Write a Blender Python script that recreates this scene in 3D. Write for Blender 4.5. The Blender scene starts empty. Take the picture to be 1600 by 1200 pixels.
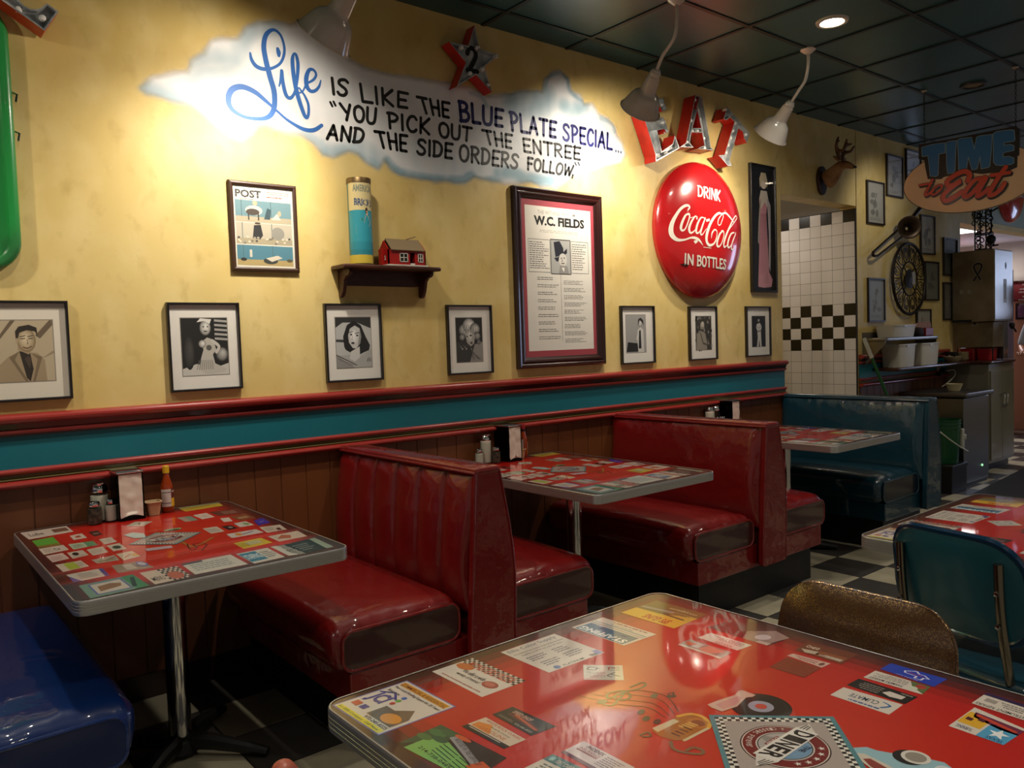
import bpy, bmesh, math, random
from mathutils import Vector, Matrix
from mathutils.geometry import tessellate_polygon
random.seed(7)
S = bpy.context.scene
COL = S.collection
PI = math.pi

# ------------------------------------------------------------------ camera
FPX, YAW, PITCH, ROLL = 1244.9, 0.88942, -0.05046, -0.033944
CAM = Vector((0.0, -3.4259, 1.3819))
_f = Vector((math.cos(YAW)*math.cos(PITCH), math.sin(YAW)*math.cos(PITCH), math.sin(PITCH)))
_r0 = Vector((math.sin(YAW), -math.cos(YAW), 0)); _u0 = _r0.cross(_f)
_r = math.cos(ROLL)*_r0 + math.sin(ROLL)*_u0
_u = -math.sin(ROLL)*_r0 + math.cos(ROLL)*_u0
cam = bpy.data.cameras.new('camera'); camo = bpy.data.objects.new('camera', cam); COL.objects.link(camo)
cam.sensor_width = 36.0; cam.lens = FPX/1600*36.0; cam.clip_start = 0.02
camo.matrix_world = Matrix(((_r.x, _u.x, -_f.x, CAM.x), (_r.y, _u.y, -_f.y, CAM.y), (_r.z, _u.z, -_f.z, CAM.z), (0, 0, 0, 1)))
S.camera = camo

# ------------------------------------------------------------------ view, world
S.view_settings.view_transform = 'Standard'; S.view_settings.look = 'None'
S.view_settings.gamma = 1.0; S.view_settings.use_curve_mapping = False
S.view_settings.exposure = 0.0
W_ = bpy.data.worlds.new('world'); S.world = W_; W_.use_nodes = True
bg = W_.node_tree.nodes['Background']; bg.inputs[0].default_value = (1.0, 0.90, 0.78, 1); bg.inputs[1].default_value = 0.165

# ------------------------------------------------------------------ lights of the place
def lamp(name, kind, loc, power, color, size=0.05, target=None, spot=None, blend=0.5, rect=None):
    l = bpy.data.lights.new(name, kind); l.energy = power; l.color = color
    if kind == 'AREA':
        l.shape = 'RECTANGLE' if rect else 'DISK'; l.size = rect[0] if rect else size
        if rect: l.size_y = rect[1]
    else: l.shadow_soft_size = size
    if kind == 'SPOT': l.spot_size = spot; l.spot_blend = blend
    o = bpy.data.objects.new(name, l); COL.objects.link(o); o.location = loc
    if target is not None:
        o.rotation_euler = (Vector(target)-Vector(loc)).to_track_quat('-Z', 'Y').to_euler()
    return o
WARM = (1.0, 0.80, 0.52); WHITE = (1.0, 0.93, 0.83)
CEIL = 3.0817
# recessed downlights of the ceiling (the fixtures are built further down)
DOWN = [(4.204, -1.12), (0.5, -1.12), (2.35, -1.12), (0.5, -2.95), (2.35, -2.95), (4.2, -2.95), (7.96, -2.95), (-1.3, -2.95), (2.35, -4.8), (0.5, -4.8), (6.13, -2.95), (7.96, -1.73)]  # unseen ones at the far right added to brighten the counter end
for (x, y) in DOWN:
    lamp('downlight_beam', 'SPOT', (x, y, CEIL-0.02), 56, (1.0, 0.92, 0.78), 0.055, (x, y, 0), math.radians(125), 0.9)
# light of the open kitchen behind the pass
lamp('kitchen_light', 'AREA', (10.6, 1.3, 2.44), 70, (1.0, 0.92, 0.94), rect=(1.4, 0.6), target=(10.6, 1.3, 0))
lamp('corridor_fill_light', 'AREA', (6.03, 0.85, 2.585), 5, (1.0, 0.93, 0.85), rect=(0.5, 0.3), target=(6.03, 0.85, 0))  # added fill, makes the corridor tiles brighter

# ------------------------------------------------------------------ rays of the photograph met with real planes
def ray(px, py): return _f + (px-800)/FPX*_r - (py-600)/FPX*_u
def at(px, py, x=None, y=None, z=None):
    d = ray(px, py)
    if x is not None: t = (x-CAM.x)/d.x
    elif y is not None: t = (y-CAM.y)/d.y
    else: t = (z-CAM.z)/d.z
    return CAM + d*t
def cr(ox, oy, s):            # a crop's own pixels -> pixels of the photograph
    return lambda p: (ox+p[0]/s, oy+p[1]/s)

# ------------------------------------------------------------------ colours and materials
def lin(c):
    if isinstance(c, str):
        c = c.lstrip('#'); c = [int(c[i:i+2], 16)/255 for i in (0, 2, 4)]
        return tuple(v/12.92 if v <= 0.04045 else ((v+0.055)/1.055)**2.4 for v in c)
    return tuple(c[:3])
MATS = {}
def mat(name, color='#808080', rough=0.5, metal=0.0, coat=0.0, coat_rough=0.03, spec=0.5, emit=0.0, emit_col=None,
        noise=None, bump=None, attr=False, alpha=None, sheen=0):
    if name in MATS: return MATS[name]
    m = bpy.data.materials.new(name); m.use_nodes = True; MATS[name] = m
    nt = m.node_tree; b = nt.nodes['Principled BSDF']
    b.inputs['Base Color'].default_value = (*lin(color), 1); b.inputs['Roughness'].default_value = rough
    b.inputs['Metallic'].default_value = metal; b.inputs['Coat Weight'].default_value = coat
    b.inputs['Coat Roughness'].default_value = coat_rough; b.inputs['Specular IOR Level'].default_value = spec
    if emit: b.inputs['Emission Color'].default_value = (*lin(emit_col or color), 1); b.inputs['Emission Strength'].default_value = emit
    tc = None
    def coords():
        nonlocal tc
        if tc is None: tc = nt.nodes.new('ShaderNodeTexCoord')
        return tc.outputs['Object']
    src = None
    if attr:
        a = nt.nodes.new('ShaderNodeAttribute'); a.attribute_name = 'Col'; src = a.outputs['Color']
        nt.links.new(src, b.inputs['Base Color'])
        if alpha == 'attr': nt.links.new(a.outputs['Alpha'], b.inputs['Alpha'])
    if noise:      # (second colour, scale, contrast lo, hi[, stretch])
        c2, sc, lo, hi = noise[:4]; st = noise[4] if len(noise) > 4 else (1, 1, 1)
        mp = nt.nodes.new('ShaderNodeMapping'); mp.inputs['Scale'].default_value = st; nt.links.new(coords(), mp.inputs[0])
        n = nt.nodes.new('ShaderNodeTexNoise'); n.inputs['Scale'].default_value = sc; n.inputs['Detail'].default_value = 6
        nt.links.new(mp.outputs[0], n.inputs['Vector'])
        mr = nt.nodes.new('ShaderNodeMapRange'); mr.inputs[1].default_value = lo; mr.inputs[2].default_value = hi
        nt.links.new(n.outputs[0], mr.inputs[0])
        mx = nt.nodes.new('ShaderNodeMix'); mx.data_type = 'RGBA'
        mx.inputs[6].default_value = (*lin(color), 1); mx.inputs[7].default_value = (*lin(c2), 1)
        if src: nt.links.new(src, mx.inputs[6])
        nt.links.new(mr.outputs[0], mx.inputs[0]); nt.links.new(mx.outputs[2], b.inputs['Base Color'])
    if bump:       # (scale, strength, distance[, stretch])
        sc, st, di = bump[:3]; sx = bump[3] if len(bump) > 3 else (1, 1, 1)
        mp = nt.nodes.new('ShaderNodeMapping'); mp.inputs['Scale'].default_value = sx; nt.links.new(coords(), mp.inputs[0])
        n = nt.nodes.new('ShaderNodeTexNoise'); n.inputs['Scale'].default_value = sc; n.inputs['Detail'].default_value = 4
        nt.links.new(mp.outputs[0], n.inputs['Vector'])
        bp = nt.nodes.new('ShaderNodeBump'); bp.inputs['Strength'].default_value = st; bp.inputs['Distance'].default_value = di
        nt.links.new(n.outputs[0], bp.inputs['Height']); nt.links.new(bp.outputs[0], b.inputs['Normal'])
        if coat: nt.links.new(bp.outputs[0], b.inputs['Coat Normal'])
    return m
def glass_mat(name, tint='#ffffff', rough=0.0, ior=1.45):
    if name in MATS: return MATS[name]
    m = bpy.data.materials.new(name); m.use_nodes = True; MATS[name] = m
    nt = m.node_tree; nt.nodes.remove(nt.nodes['Principled BSDF']); out = nt.nodes['Material Output']
    fr = nt.nodes.new('ShaderNodeFresnel'); ge = nt.nodes.new('ShaderNodeNewGeometry')
    ma = nt.nodes.new('ShaderNodeMath'); ma.operation = 'MULTIPLY_ADD'; nt.links.new(ge.outputs['Backfacing'], ma.inputs[0])
    ma.inputs[1].default_value = 1/ior-ior; ma.inputs[2].default_value = ior; nt.links.new(ma.outputs[0], fr.inputs[0])
    t = nt.nodes.new('ShaderNodeBsdfTransparent'); t.inputs[0].default_value = (*lin(tint), 1)
    g = nt.nodes.new('ShaderNodeBsdfGlossy'); g.inputs['Roughness'].default_value = rough
    mx = nt.nodes.new('ShaderNodeMixShader')
    nt.links.new(fr.outputs[0], mx.inputs[0]); nt.links.new(t.outputs[0], mx.inputs[1]); nt.links.new(g.outputs[0], mx.inputs[2])
    nt.links.new(mx.outputs[0], out.inputs[0]); return m

M_print = mat('printed_paper', attr=True, rough=0.55)
M_paint = mat('sign_paint', attr=True, rough=0.35, coat=0.3, coat_rough=0.1)
M_enamel = mat('enamel_print', attr=True, rough=0.25, coat=1.0, coat_rough=0.04)
M_mural = mat('mural_paint', attr=True, rough=0.6, alpha='attr', noise=None)
M_tabletop = mat('laminated_table_print', attr=True, rough=0.35, coat=1.0, coat_rough=0.035, spec=0.5)
M_glass = glass_mat('picture_glass')
M_jar = glass_mat('jar_glass', '#e9ece8', 0.02, 1.5)
M_chrome = mat('chrome', '#d8d8d8', 0.08, 1.0)
M_steel = mat('brushed_steel', '#8d8a84', 0.33, 1.0, bump=(40, 0.15, 0.001, (1, 1, 12)))
M_alu = mat('ribbed_aluminium', '#cfccc8', 0.34, 0.85)
M_black = mat('black_iron', '#0b0a0a', 0.45)
M_blackframe = mat('black_frame', '#140d0c', 0.3, coat=0.4)
M_dkwood = mat('dark_mahogany', '#2a0f0b', 0.28, coat=0.5, coat_rough=0.1)
M_shelfwood = mat('walnut_shelf', '#4a2110', 0.4, noise=('#2e1208', 9, 0.3, 0.7, (1, 6, 6)))
M_brownwood = mat('brown_wood_frame', '#3d2415', 0.45)
M_red_trim = mat('red_gloss_trim', '#8e2a24', 0.3, coat=0.5, coat_rough=0.12)
M_teal = mat('teal_paint', '#0b6470', 0.45)
M_gold = mat('olive_groove', '#55491f', 0.4)
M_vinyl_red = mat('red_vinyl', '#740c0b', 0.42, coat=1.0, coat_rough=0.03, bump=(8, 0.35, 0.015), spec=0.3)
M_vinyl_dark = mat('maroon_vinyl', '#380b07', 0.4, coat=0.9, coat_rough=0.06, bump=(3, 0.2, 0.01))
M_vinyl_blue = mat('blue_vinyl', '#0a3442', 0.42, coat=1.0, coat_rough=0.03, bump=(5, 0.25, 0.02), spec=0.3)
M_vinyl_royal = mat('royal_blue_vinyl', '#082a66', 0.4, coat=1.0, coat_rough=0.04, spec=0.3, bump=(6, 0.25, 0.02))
M_shade = mat('lamp_enamel', '#c9bdb0', 0.22, coat=0.5, coat_rough=0.06)
M_shade_in = mat('lamp_reflector', '#efe6d8', 0.5)

# ------------------------------------------------------------------ mesh builder
class MB:
    def __init__(s): s.v = []; s.f = []; s.mi = []; s.c = []; s.sm = []; s.m = 0; s.col = None; s.smooth = False; s.M = None
    def add(s, vs, fs, col=None):
        n = len(s.v)
        for p in vs:
            p = Vector(p)
            if s.M is not None: p = s.M @ p
            s.v.append(p)
        for f in fs:
            s.f.append([n+i for i in f]); s.mi.append(s.m); s.c.append(col if col is not None else s.col); s.sm.append(s.smooth)
        return s
    def box(s, x0, x1, y0, y1, z0, z1):
        vs = [(x, y, z) for z in (z0, z1) for y in (y0, y1) for x in (x0, x1)]
        return s.add(vs, [(0, 2, 3, 1), (4, 5, 7, 6), (0, 1, 5, 4), (2, 6, 7, 3), (0, 4, 6, 2), (1, 3, 7, 5)])
    def rbox(s, x0, x1, y0, y1, z0, z1, r, n=4, fn=None, dens=1):
        """box with fully rounded edges; fn moves each point"""
        hx, hy, hz = (x1-x0)/2, (y1-y0)/2, (z1-z0)/2; c = Vector(((x0+x1)/2, (y0+y1)/2, (z0+z1)/2))
        r = min(r, hx*.999, hy*.999, hz*.999)
        def ticks(h):
            a = [-h + r*(1-math.cos(PI/2*i/n)) for i in range(n)]
            k = max(1, int(round((2*(h-r))/0.06*dens))); k = min(k, 60)
            b = [-(h-r)+2*(h-r)*i/k for i in range(k+1)]
            return a+b+[-t for t in reversed(a)]
        T = [ticks(hx), ticks(hy), ticks(hz)]; H = (hx, hy, hz)
        idx = {}; vs = []; fs = []
        def vert(p):
            k = tuple(round(q, 5) for q in p)
            if k in idx: return idx[k]
            q = [max(-(H[i]-r), min(H[i]-r, p[i])) for i in range(3)]
            d = Vector([p[i]-q[i] for i in range(3)])
            if d.length > 1e-9: d = d.normalized()*r
            P = Vector(q)+d+c
            if fn: P = Vector(fn(P))
            idx[k] = len(vs); vs.append(P); return idx[k]
        for ax in range(3):
            a, b = (ax+1) % 3, (ax+2) % 3
            for sg in (-1, 1):
                for i in range(len(T[a])-1):
                    for j in range(len(T[b])-1):
                        q = []
                        for (ii, jj) in ((i, j), (i+1, j), (i+1, j+1), (i, j+1)):
                            p = [0, 0, 0]; p[ax] = sg*H[ax]; p[a] = T[a][ii]; p[b] = T[b][jj]; q.append(vert(p))
                        if sg < 0: q.reverse()
                        q2 = []
                        for t in q:
                            if t not in q2: q2.append(t)
                        if len(q2) > 2: fs.append(q2)
        sm = s.smooth; s.smooth = True; s.add(vs, fs); s.smooth = sm; return s
    def tube(s, pts, r, n=10, cap=True, closed=False):
        pts = [Vector(p) for p in pts]; R = r if isinstance(r, (list, tuple)) else [r]*len(pts)
        vs = []; up = None; N = len(pts)
        for i, p in enumerate(pts):
            if closed: t = (pts[(i+1) % N]-pts[i-1]).normalized()
            else: t = (pts[min(i+1, N-1)]-pts[max(i-1, 0)]).normalized()
            if up is None: up = Vector((0, 0, 1)) if abs(t.z) < .9 else Vector((1, 0, 0))
            a = t.cross(up)
            if a.length < 1e-6: a = t.orthogonal()
            a.normalize(); b = a.cross(t).normalized(); up = b
            for k in range(n):
                w = 2*PI*k/n; vs.append(p+(a*math.cos(w)+b*math.sin(w))*R[i])
        fs = []
        for i in range(N if closed else N-1):
            j = (i+1) % N
            for k in range(n): fs.append((i*n+k, i*n+(k+1) % n, j*n+(k+1) % n, j*n+k))
        if cap and not closed: fs.append(tuple(range(n))[::-1]); fs.append(tuple((N-1)*n+k for k in range(n)))
        sm = s.smooth; s.smooth = True; s.add(vs, fs); s.smooth = sm; return s
    def lathe(s, prof, n=24, c=(0, 0, 0), axis=(0, 0, 1), sq=None):
        ax = Vector(axis).normalized(); q = Vector((0, 0, 1)).rotation_difference(ax); c = Vector(c); vs = []; fs = []
        for (r, z) in prof:
            for k in range(n):
                w = 2*PI*k/n; rr = r
                if sq: rr = r/max(abs(math.cos(w)), abs(math.sin(w)))**sq if r else 0
                vs.append(c+q @ Vector((rr*math.cos(w), rr*math.sin(w), z)))
        for i in range(len(prof)-1):
            for k in range(n): fs.append((i*n+k, i*n+(k+1) % n, (i+1)*n+(k+1) % n, (i+1)*n+k))
        if prof[0][0] > 1e-6: fs.append(tuple(range(n))[::-1])
        if prof[-1][0] > 1e-6: fs.append(tuple((len(prof)-1)*n+k for k in range(n)))
        sm = s.smooth; s.smooth = True; s.add(vs, fs); s.smooth = sm; return s
    def openlathe(s, prof, n=24, c=(0, 0, 0), axis=(0, 0, 1)):
        ax = Vector(axis).normalized(); q = Vector((0, 0, 1)).rotation_difference(ax); c = Vector(c); vs = []; fs = []
        for (r, z) in prof:
            for k in range(n):
                w = 2*PI*k/n; vs.append(c+q @ Vector((r*math.cos(w), r*math.sin(w), z)))
        for i in range(len(prof)-1):
            for k in range(n): fs.append((i*n+k, i*n+(k+1) % n, (i+1)*n+(k+1) % n, (i+1)*n+k))
        sm = s.smooth; s.smooth = True; s.add(vs, fs); s.smooth = sm; return s
    def prism(s, poly, f0, f1, side_col=None, cap_col=None):
        """poly of 2D points; f0/f1 map a 2D point to the two 3D faces"""
        n = len(poly); vs = [f0(p) for p in poly]+[f1(p) for p in poly]
        tri = tessellate_polygon([[Vector((p[0], p[1], 0)) for p in poly]])
        s.add(vs, [t for t in tri], cap_col)
        s.add(vs, [tuple(n+i for i in t) for t in tri], cap_col)
        s.add(vs, [(i, (i+1) % n, n+(i+1) % n, n+i) for i in range(n)], side_col); return s
    def grid(s, fn, nu, nv, cfn=None):
        vs = [fn(i/nu, j/nv) for j in range(nv+1) for i in range(nu+1)]
        base = len(s.v)
        s.add(vs, [])
        for j in range(nv):
            for i in range(nu):
                a = base+j*(nu+1)+i
                s.f.append([a, a+1, a+nu+2, a+nu+1]); s.mi.append(s.m); s.sm.append(True)
                s.c.append(cfn((i+.5)/nu, (j+.5)/nv) if cfn else s.col)
        return s

ORIG = {}
def build(name, mb, m, parent=None, bevel=None, origin=None, sharp=35, fix=True):
    me = bpy.data.meshes.new(name)
    if parent is not None: org = ORIG[parent.name]
    else:
        if origin is None:
            xs = [v.x for v in mb.v]; ys = [v.y for v in mb.v]; zs = [v.z for v in mb.v]
            origin = ((min(xs)+max(xs))/2, (min(ys)+max(ys))/2, min(zs))
        org = Vector(origin)
    me.from_pydata([v-org for v in mb.v], [], mb.f)
    ms = m if isinstance(m, (list, tuple)) else [m]
    for q in ms: me.materials.append(q)
    me.polygons.foreach_set('material_index', mb.mi)
    me.polygons.foreach_set('use_smooth', mb.sm)
    if any(c is not None for c in mb.c):
        ca = me.color_attributes.new('Col', 'FLOAT_COLOR', 'CORNER'); buf = []
        for f, c in zip(mb.f, mb.c):
            c = c if c is not None else (0.5, 0.5, 0.5, 1)
            if len(c) == 3: c = (*c, 1)
            buf.extend(list(c)*len(f))
        if len(buf) == len(me.loops)*4: ca.data.foreach_set('color', buf)
    if fix:
        bm = bmesh.new(); bm.from_mesh(me); bmesh.ops.remove_doubles(bm, verts=bm.verts, dist=1e-6)
        bmesh.ops.recalc_face_normals(bm, faces=bm.faces); bm.to_mesh(me); bm.free()
    if any(mb.sm) and sharp: me.set_sharp_from_angle(angle=math.radians(sharp))
    o = bpy.data.objects.new(name, me); COL.objects.link(o)
    if parent is not None: o.parent = parent
    else: o.location = org
    ORIG[o.name] = org
    if bevel:
        b = o.modifiers.new('bevel', 'BEVEL'); b.width = bevel; b.segments = 2; b.limit_method = 'ANGLE'; b.angle_limit = math.radians(40)
    return o
def tag(o, label=None, cat=None, group=None, kind=None):
    for k, v in (('label', label), ('category', cat), ('group', group), ('kind', kind)):
        if v: o[k] = v
    return o
def thing(name, loc, label, cat, group=None):
    o = bpy.data.objects.new(name, None); COL.objects.link(o); o.location = loc; o.empty_display_size = 0.1
    ORIG[o.name] = Vector(loc); return tag(o, label, cat, group)
def dup(root, loc, label=None, group=None, parent=None):
    r = root.copy(); COL.objects.link(r)
    if parent is None: r.location = loc
    else: r.parent = parent
    ORIG[r.name] = Vector(loc) if parent is None else ORIG[parent.name]
    if label: r['label'] = label
    if group: r['group'] = group
    for ch in list(root.children): dup(ch, (0, 0, 0), parent=r)
    return r

# ------------------------------------------------------------------ flat artwork
def catmull(pts, k=6):
    if len(pts) < 3: return pts
    P = [pts[0]]+list(pts)+[pts[-1]]; out = []
    for i in range(1, len(P)-2):
        for j in range(k):
            t = j/k; a, b, c, d = P[i-1], P[i], P[i+1], P[i+2]
            out.append(tuple(0.5*((2*b[q])+(-a[q]+c[q])*t+(2*a[q]-5*b[q]+4*c[q]-d[q])*t*t+(-a[q]+3*b[q]-3*c[q]+d[q])*t**3) for q in range(len(b))))
    out.append(tuple(P[-2])); return out
TXT = {}
BOLD = {'D', 'I', 'N', 'E', 'R', 'POST', 'W.C. FIELDS', 'STAFFING', 'SPS GUNS', 'JCI', 'BRICKS', 'DINER', 'AMERICAN', 'PHOENIX'}
def text_tris(s):
    if s in TXT: return TXT[s]
    cu = bpy.data.curves.new('t', 'FONT'); cu.body = s; cu.resolution_u = 2; cu.offset = .035 if s in BOLD else .008
    o = bpy.data.objects.new('t', cu); COL.objects.link(o)
    dg = bpy.context.evaluated_depsgraph_get(); me = o.evaluated_get(dg).to_mesh(); me.calc_loop_triangles()
    vs = [(v.co.x, v.co.y) for v in me.vertices]; tr = [tuple(t.vertices) for t in me.loop_triangles]
    bpy.data.objects.remove(o); bpy.data.curves.remove(cu)
    x0 = min(v[0] for v in vs); x1 = max(v[0] for v in vs); y0 = min(v[1] for v in vs); y1 = max(v[1] for v in vs)
    r = ([((v[0]-x0)/(x1-x0), (v[1]-y0)/(y1-y0)) for v in vs], tr, (x1-x0)/(y1-y0)); TXT[s] = r; return r
class Art:
    """2D shapes on a surface: fn(u, v, h) gives the 3D point, h metres above the surface"""
    def __init__(s, fn, mb=None, step=0.00022): s.fn = fn; s.mb = mb or MB(); s.L = 0; s.step = step; s.k = 0
    def lay(s): s.L += 1; s.k = 0; return s
    def tri(s, pts, tris, col):
        s.k = min(s.k+1, 40); h = (s.L+s.k*.02)*s.step; s.mb.add([s.fn(p[0], p[1], h) for p in pts], tris, lin(col))
    def poly(s, pts, col):
        if len(pts) == 4: s.tri(pts, [(0, 1, 2, 3)], col)
        else: s.tri(pts, [tuple(t) for t in tessellate_polygon([[Vector((p[0], p[1], 0)) for p in pts]])], col)
        return s
    def rect(s, x0, y0, x1, y1, col): k = s.k; s.poly([(x0, y0), (x1, y0), (x1, y1), (x0, y1)], col); s.k = k; return s
    def ell(s, cx, cy, a, b, col, n=20, rot=0, a0=0, a1=2*PI):
        c, q = math.cos(rot), math.sin(rot)
        pts = []
        for k in range(n):
            t = a0+(a1-a0)*k/(n if a1-a0 > 6.2 else n-1); x, y = a*math.cos(t), b*math.sin(t)
            pts.append((cx+x*c-y*q, cy+x*q+y*c))
        s.tri([(cx, cy)]+pts, [(0, 1+k, 1+(k+1) % n) for k in range(n)], col) if a1-a0 > 6.2 else s.poly(pts, col)
        return s
    def soft(s, cx, cy, a, b, c0, c1, n=7, rot=0, dx=.18, dy=.18):
        # modelling of a printed round form: rim tone c1 to middle tone c0, middle pushed towards dx, dy
        k0, k1 = [lin(c) for c in (c0, c1)]
        for i in range(n):
            t = i/(n-1); c = [k1[j]+(k0[j]-k1[j])*t**.8 for j in range(3)]; q = 1-.78*t
            s.ell(cx+dx*a*t, cy+dy*b*t, a*q, b*q, tuple(c), 18, rot)
        return s
    def ring(s, cx, cy, a, b, w, col, n=28, a0=0, a1=2*PI):
        ps = []; 
        for k in range(n+1):
            t = a0+(a1-a0)*k/n; ps.append((cx+a*math.cos(t), cy+b*math.sin(t))); ps.append((cx+(a-w)*math.cos(t), cy+(b-w*b/a)*math.sin(t)))
        s.tri(ps, [(2*k, 2*k+1, 2*k+3, 2*k+2) for k in range(n)], col); return s
    def line(s, pts, w, col, smooth=False, cap=True):
        """w: one width or one per point"""
        W = w if isinstance(w, (list, tuple)) else [w]*len(pts)
        P = [(p[0], p[1], q) for p, q in zip(pts, W)]
        if smooth: P = catmull(P)
        vs = []; n = len(P)
        if smooth:
            for i in range(n):
                a = P[max(i-1, 0)]; b = P[min(i+1, n-1)]; dx, dy = b[0]-a[0], b[1]-a[1]; l = math.hypot(dx, dy) or 1
                nx, ny = -dy/l*P[i][2]/2, dx/l*P[i][2]/2
                vs += [(P[i][0]+nx, P[i][1]+ny), (P[i][0]-nx, P[i][1]-ny)]
            s.k = min(s.k+1, 40); h = (s.L+s.k*.02)*s.step
            s.mb.add([s.fn(p[0], p[1], h+i*(4e-6 if s.step > .0001 else 4e-7)) for i, p in enumerate(vs)], [(2*i, 2*i+1, 2*i+3, 2*i+2) for i in range(n-1)], lin(col))
            if cap:
                for q in (P[0], P[-1]): s.ell(q[0], q[1], q[2]/2, q[2]/2, col, 10)
        else:
            for i in range(n-1):
                a, b = P[i], P[i+1]; dx, dy = b[0]-a[0], b[1]-a[1]; l = math.hypot(dx, dy) or 1; nx, ny = -dy/l, dx/l
                s.poly([(a[0]+nx*a[2]/2, a[1]+ny*a[2]/2), (a[0]-nx*a[2]/2, a[1]-ny*a[2]/2), (b[0]-nx*b[2]/2, b[1]-ny*b[2]/2), (b[0]+nx*b[2]/2, b[1]+ny*b[2]/2)], col)
            if cap:
                for q in P: s.ell(q[0], q[1], q[2]/2, q[2]/2, col, 8)
        return s
    def text(s, t, quad, col, flip=False):
        """quad: BL, BR, TR, TL"""
        vs, tr, asp = text_tris(t); a, b, c, d = quad
        def mp(u, v): return tuple((a[k]*(1-u)+b[k]*u)*(1-v)+(d[k]*(1-u)+c[k]*u)*v for k in (0, 1))
        s.tri([mp(*p) for p in vs], tr, col); return s
    def textline(s, t, x0, y0, h, col, maxw=None):
        asp = text_tris(t)[2]; w = h*asp
        if maxw and w > maxw: w = maxw
        return s.text(t, ((x0, y0), (x0+w, y0), (x0+w, y0+h), (x0, y0+h)), col)
class Sub(Art):
    """unit square art laid into a quad (BL, BR, TR, TL) of another art"""
    def __init__(s, parent, quad):
        a, b, c, d = quad; pf = parent.fn
        def fn(u, v, h):
            p = [(a[k]*(1-u)+b[k]*u)*(1-v)+(d[k]*(1-u)+c[k]*u)*v for k in (0, 1)]
            return pf(p[0], p[1], h)
        super().__init__(fn, parent.mb, parent.step); s.L = parent.L+1
def textbars(A, x0, y0, x1, y1, n, col, w=0.45, seed=0):
    r = random.Random(seed); dy = (y1-y0)/n
    for i in range(n):
        x = x0; y = y1-(i+1)*dy+dy*(1-w)/2; end = x1-(x1-x0)*r.random()*0.35
        while x < end:
            l = (x1-x0)*r.uniform(.05, .16); A.rect(x, y, min(x+l, end), y+dy*w, col); x += l+(x1-x0)*.025
# hand lettered capitals as strokes: (width, [strokes]); a stroke starting with 's' is smooth
G = {
 'I': (.12, [[(.05, 0), (.05, 1)]]),
 'S': (.55, ['s', [(.5, .84), (.36, .97), (.14, .93), (.07, .74), (.2, .58), (.4, .42), (.47, .22), (.33, .03), (.1, .04), (0, .17)]]),
 'L': (.5, [[(.05, 1), (.05, .02), (.5, .02)]]),
 'K': (.55, [[(.05, 0), (.05, 1)], [(.5, 1), (.08, .45), (.52, 0)]]),
 'E': (.5, [[(.5, .98), (.06, .98), (.06, .02), (.5, .02)], [(.06, .5), (.42, .5)]]),
 'T': (.58, [[(0, .98), (.58, .98)], [(.29, .98), (.29, 0)]]),
 'H': (.58, [[(.05, 0), (.05, 1)], [(.53, 0), (.53, 1)], [(.05, .5), (.53, .5)]]),
 'B': (.55, [[(.06, 0), (.06, 1)], 's', [(.02, .98), (.35, .97), (.46, .8), (.35, .58), (.08, .53)], 's', [(.08, .53), (.4, .52), (.54, .3), (.4, .06), (.02, .02)]]),
 'U': (.56, ['s', [(.04, 1), (.03, .3), (.12, .05), (.28, 0), (.44, .06), (.52, .3), (.53, 1)]]),
 'P': (.52, [[(.08, 0), (.08, 1)], 's', [(0, .97), (.3, .98), (.5, .78), (.36, .52), (.08, .44)]]),
 'A': (.6, [[(0, 0), (.32, 1), (.58, 0)], [(.12, .35), (.48, .35)]]),
 'C': (.52, ['s', [(.5, .82), (.4, .98), (.2, .95), (.05, .65), (.04, .3), (.18, .02), (.38, .02), (.5, .16)]]),
 'Y': (.58, [[(0, 1), (.28, .5)], [(.56, 1), (.22, 0)]]),
 'O': (.62, ['s', [(.3, 1), (.1, .85), (.02, .5), (.1, .12), (.3, 0), (.5, .12), (.6, .5), (.52, .85), (.3, 1)]]),
 'D': (.58, [[(.06, 0), (.06, 1)], 's', [(0, .98), (.28, .97), (.5, .78), (.55, .45), (.4, .1), (.02, .02)]]),
 'N': (.58, [[(.05, 0), (.05, 1), (.53, 0), (.53, 1)]]),
 'R': (.56, [[(.06, 0), (.06, 1)], 's', [(0, .97), (.34, .98), (.5, .78), (.36, .54), (.08, .5)], [(.2, .5), (.54, 0)]]),
 'F': (.48, [[(.06, 0), (.06, .98), (.48, .98)], [(.06, .52), (.4, .52)]]),
 'W': (.8, [[(0, 1), (.18, .02), (.4, .8), (.6, .02), (.8, 1)]]),
 'V': (.5, [[(0, 1), (.25, 0), (.5, 1)]]), 'M': (.7, [[(0, 0), (.08, 1), (.35, .3), (.62, 1), (.7, 0)]]),
 '2': (.5, ['s', [(.02, .78), (.12, .97), (.36, .97), (.46, .74), (.34, .45), (.1, .14), (.02, .03)], [(.02, .03), (.5, .03)]]),
}
def letters(A, word, quad, w, col, gap=.17):
    """quad BL, BR, TR, TL in the art's own units"""
    tot = sum(G[c][0] for c in word)+gap*(len(word)-1); x = 0; a, b, c_, d = quad
    def mp(u, v): return tuple((a[k]*(1-u)+b[k]*u)*(1-v)+(d[k]*(1-u)+c_[k]*u)*v for k in (0, 1))
    for ch in word:
        sm = False
        for st in G[ch][1]:
            if st == 's': sm = True; continue
            A.line([mp((x+p[0])/tot, p[1]) for p in st], w, col, smooth=sm); sm = False
        x += G[ch][0]+gap
def wallfn(u, v, h): return Vector((u, -h, v))
def wpx(px, py, y=0.0):
    p = at(px, py, y=y); return (p.x, p.z)

# ================================================================== THE SETTING
def struct(name, mb, m, parent=None, **k):
    o = build(name, mb, m, parent, origin=(0, 0, 0) if parent is None else None, **k)
    if parent is None: o['kind'] = 'structure'
    return o
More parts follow.
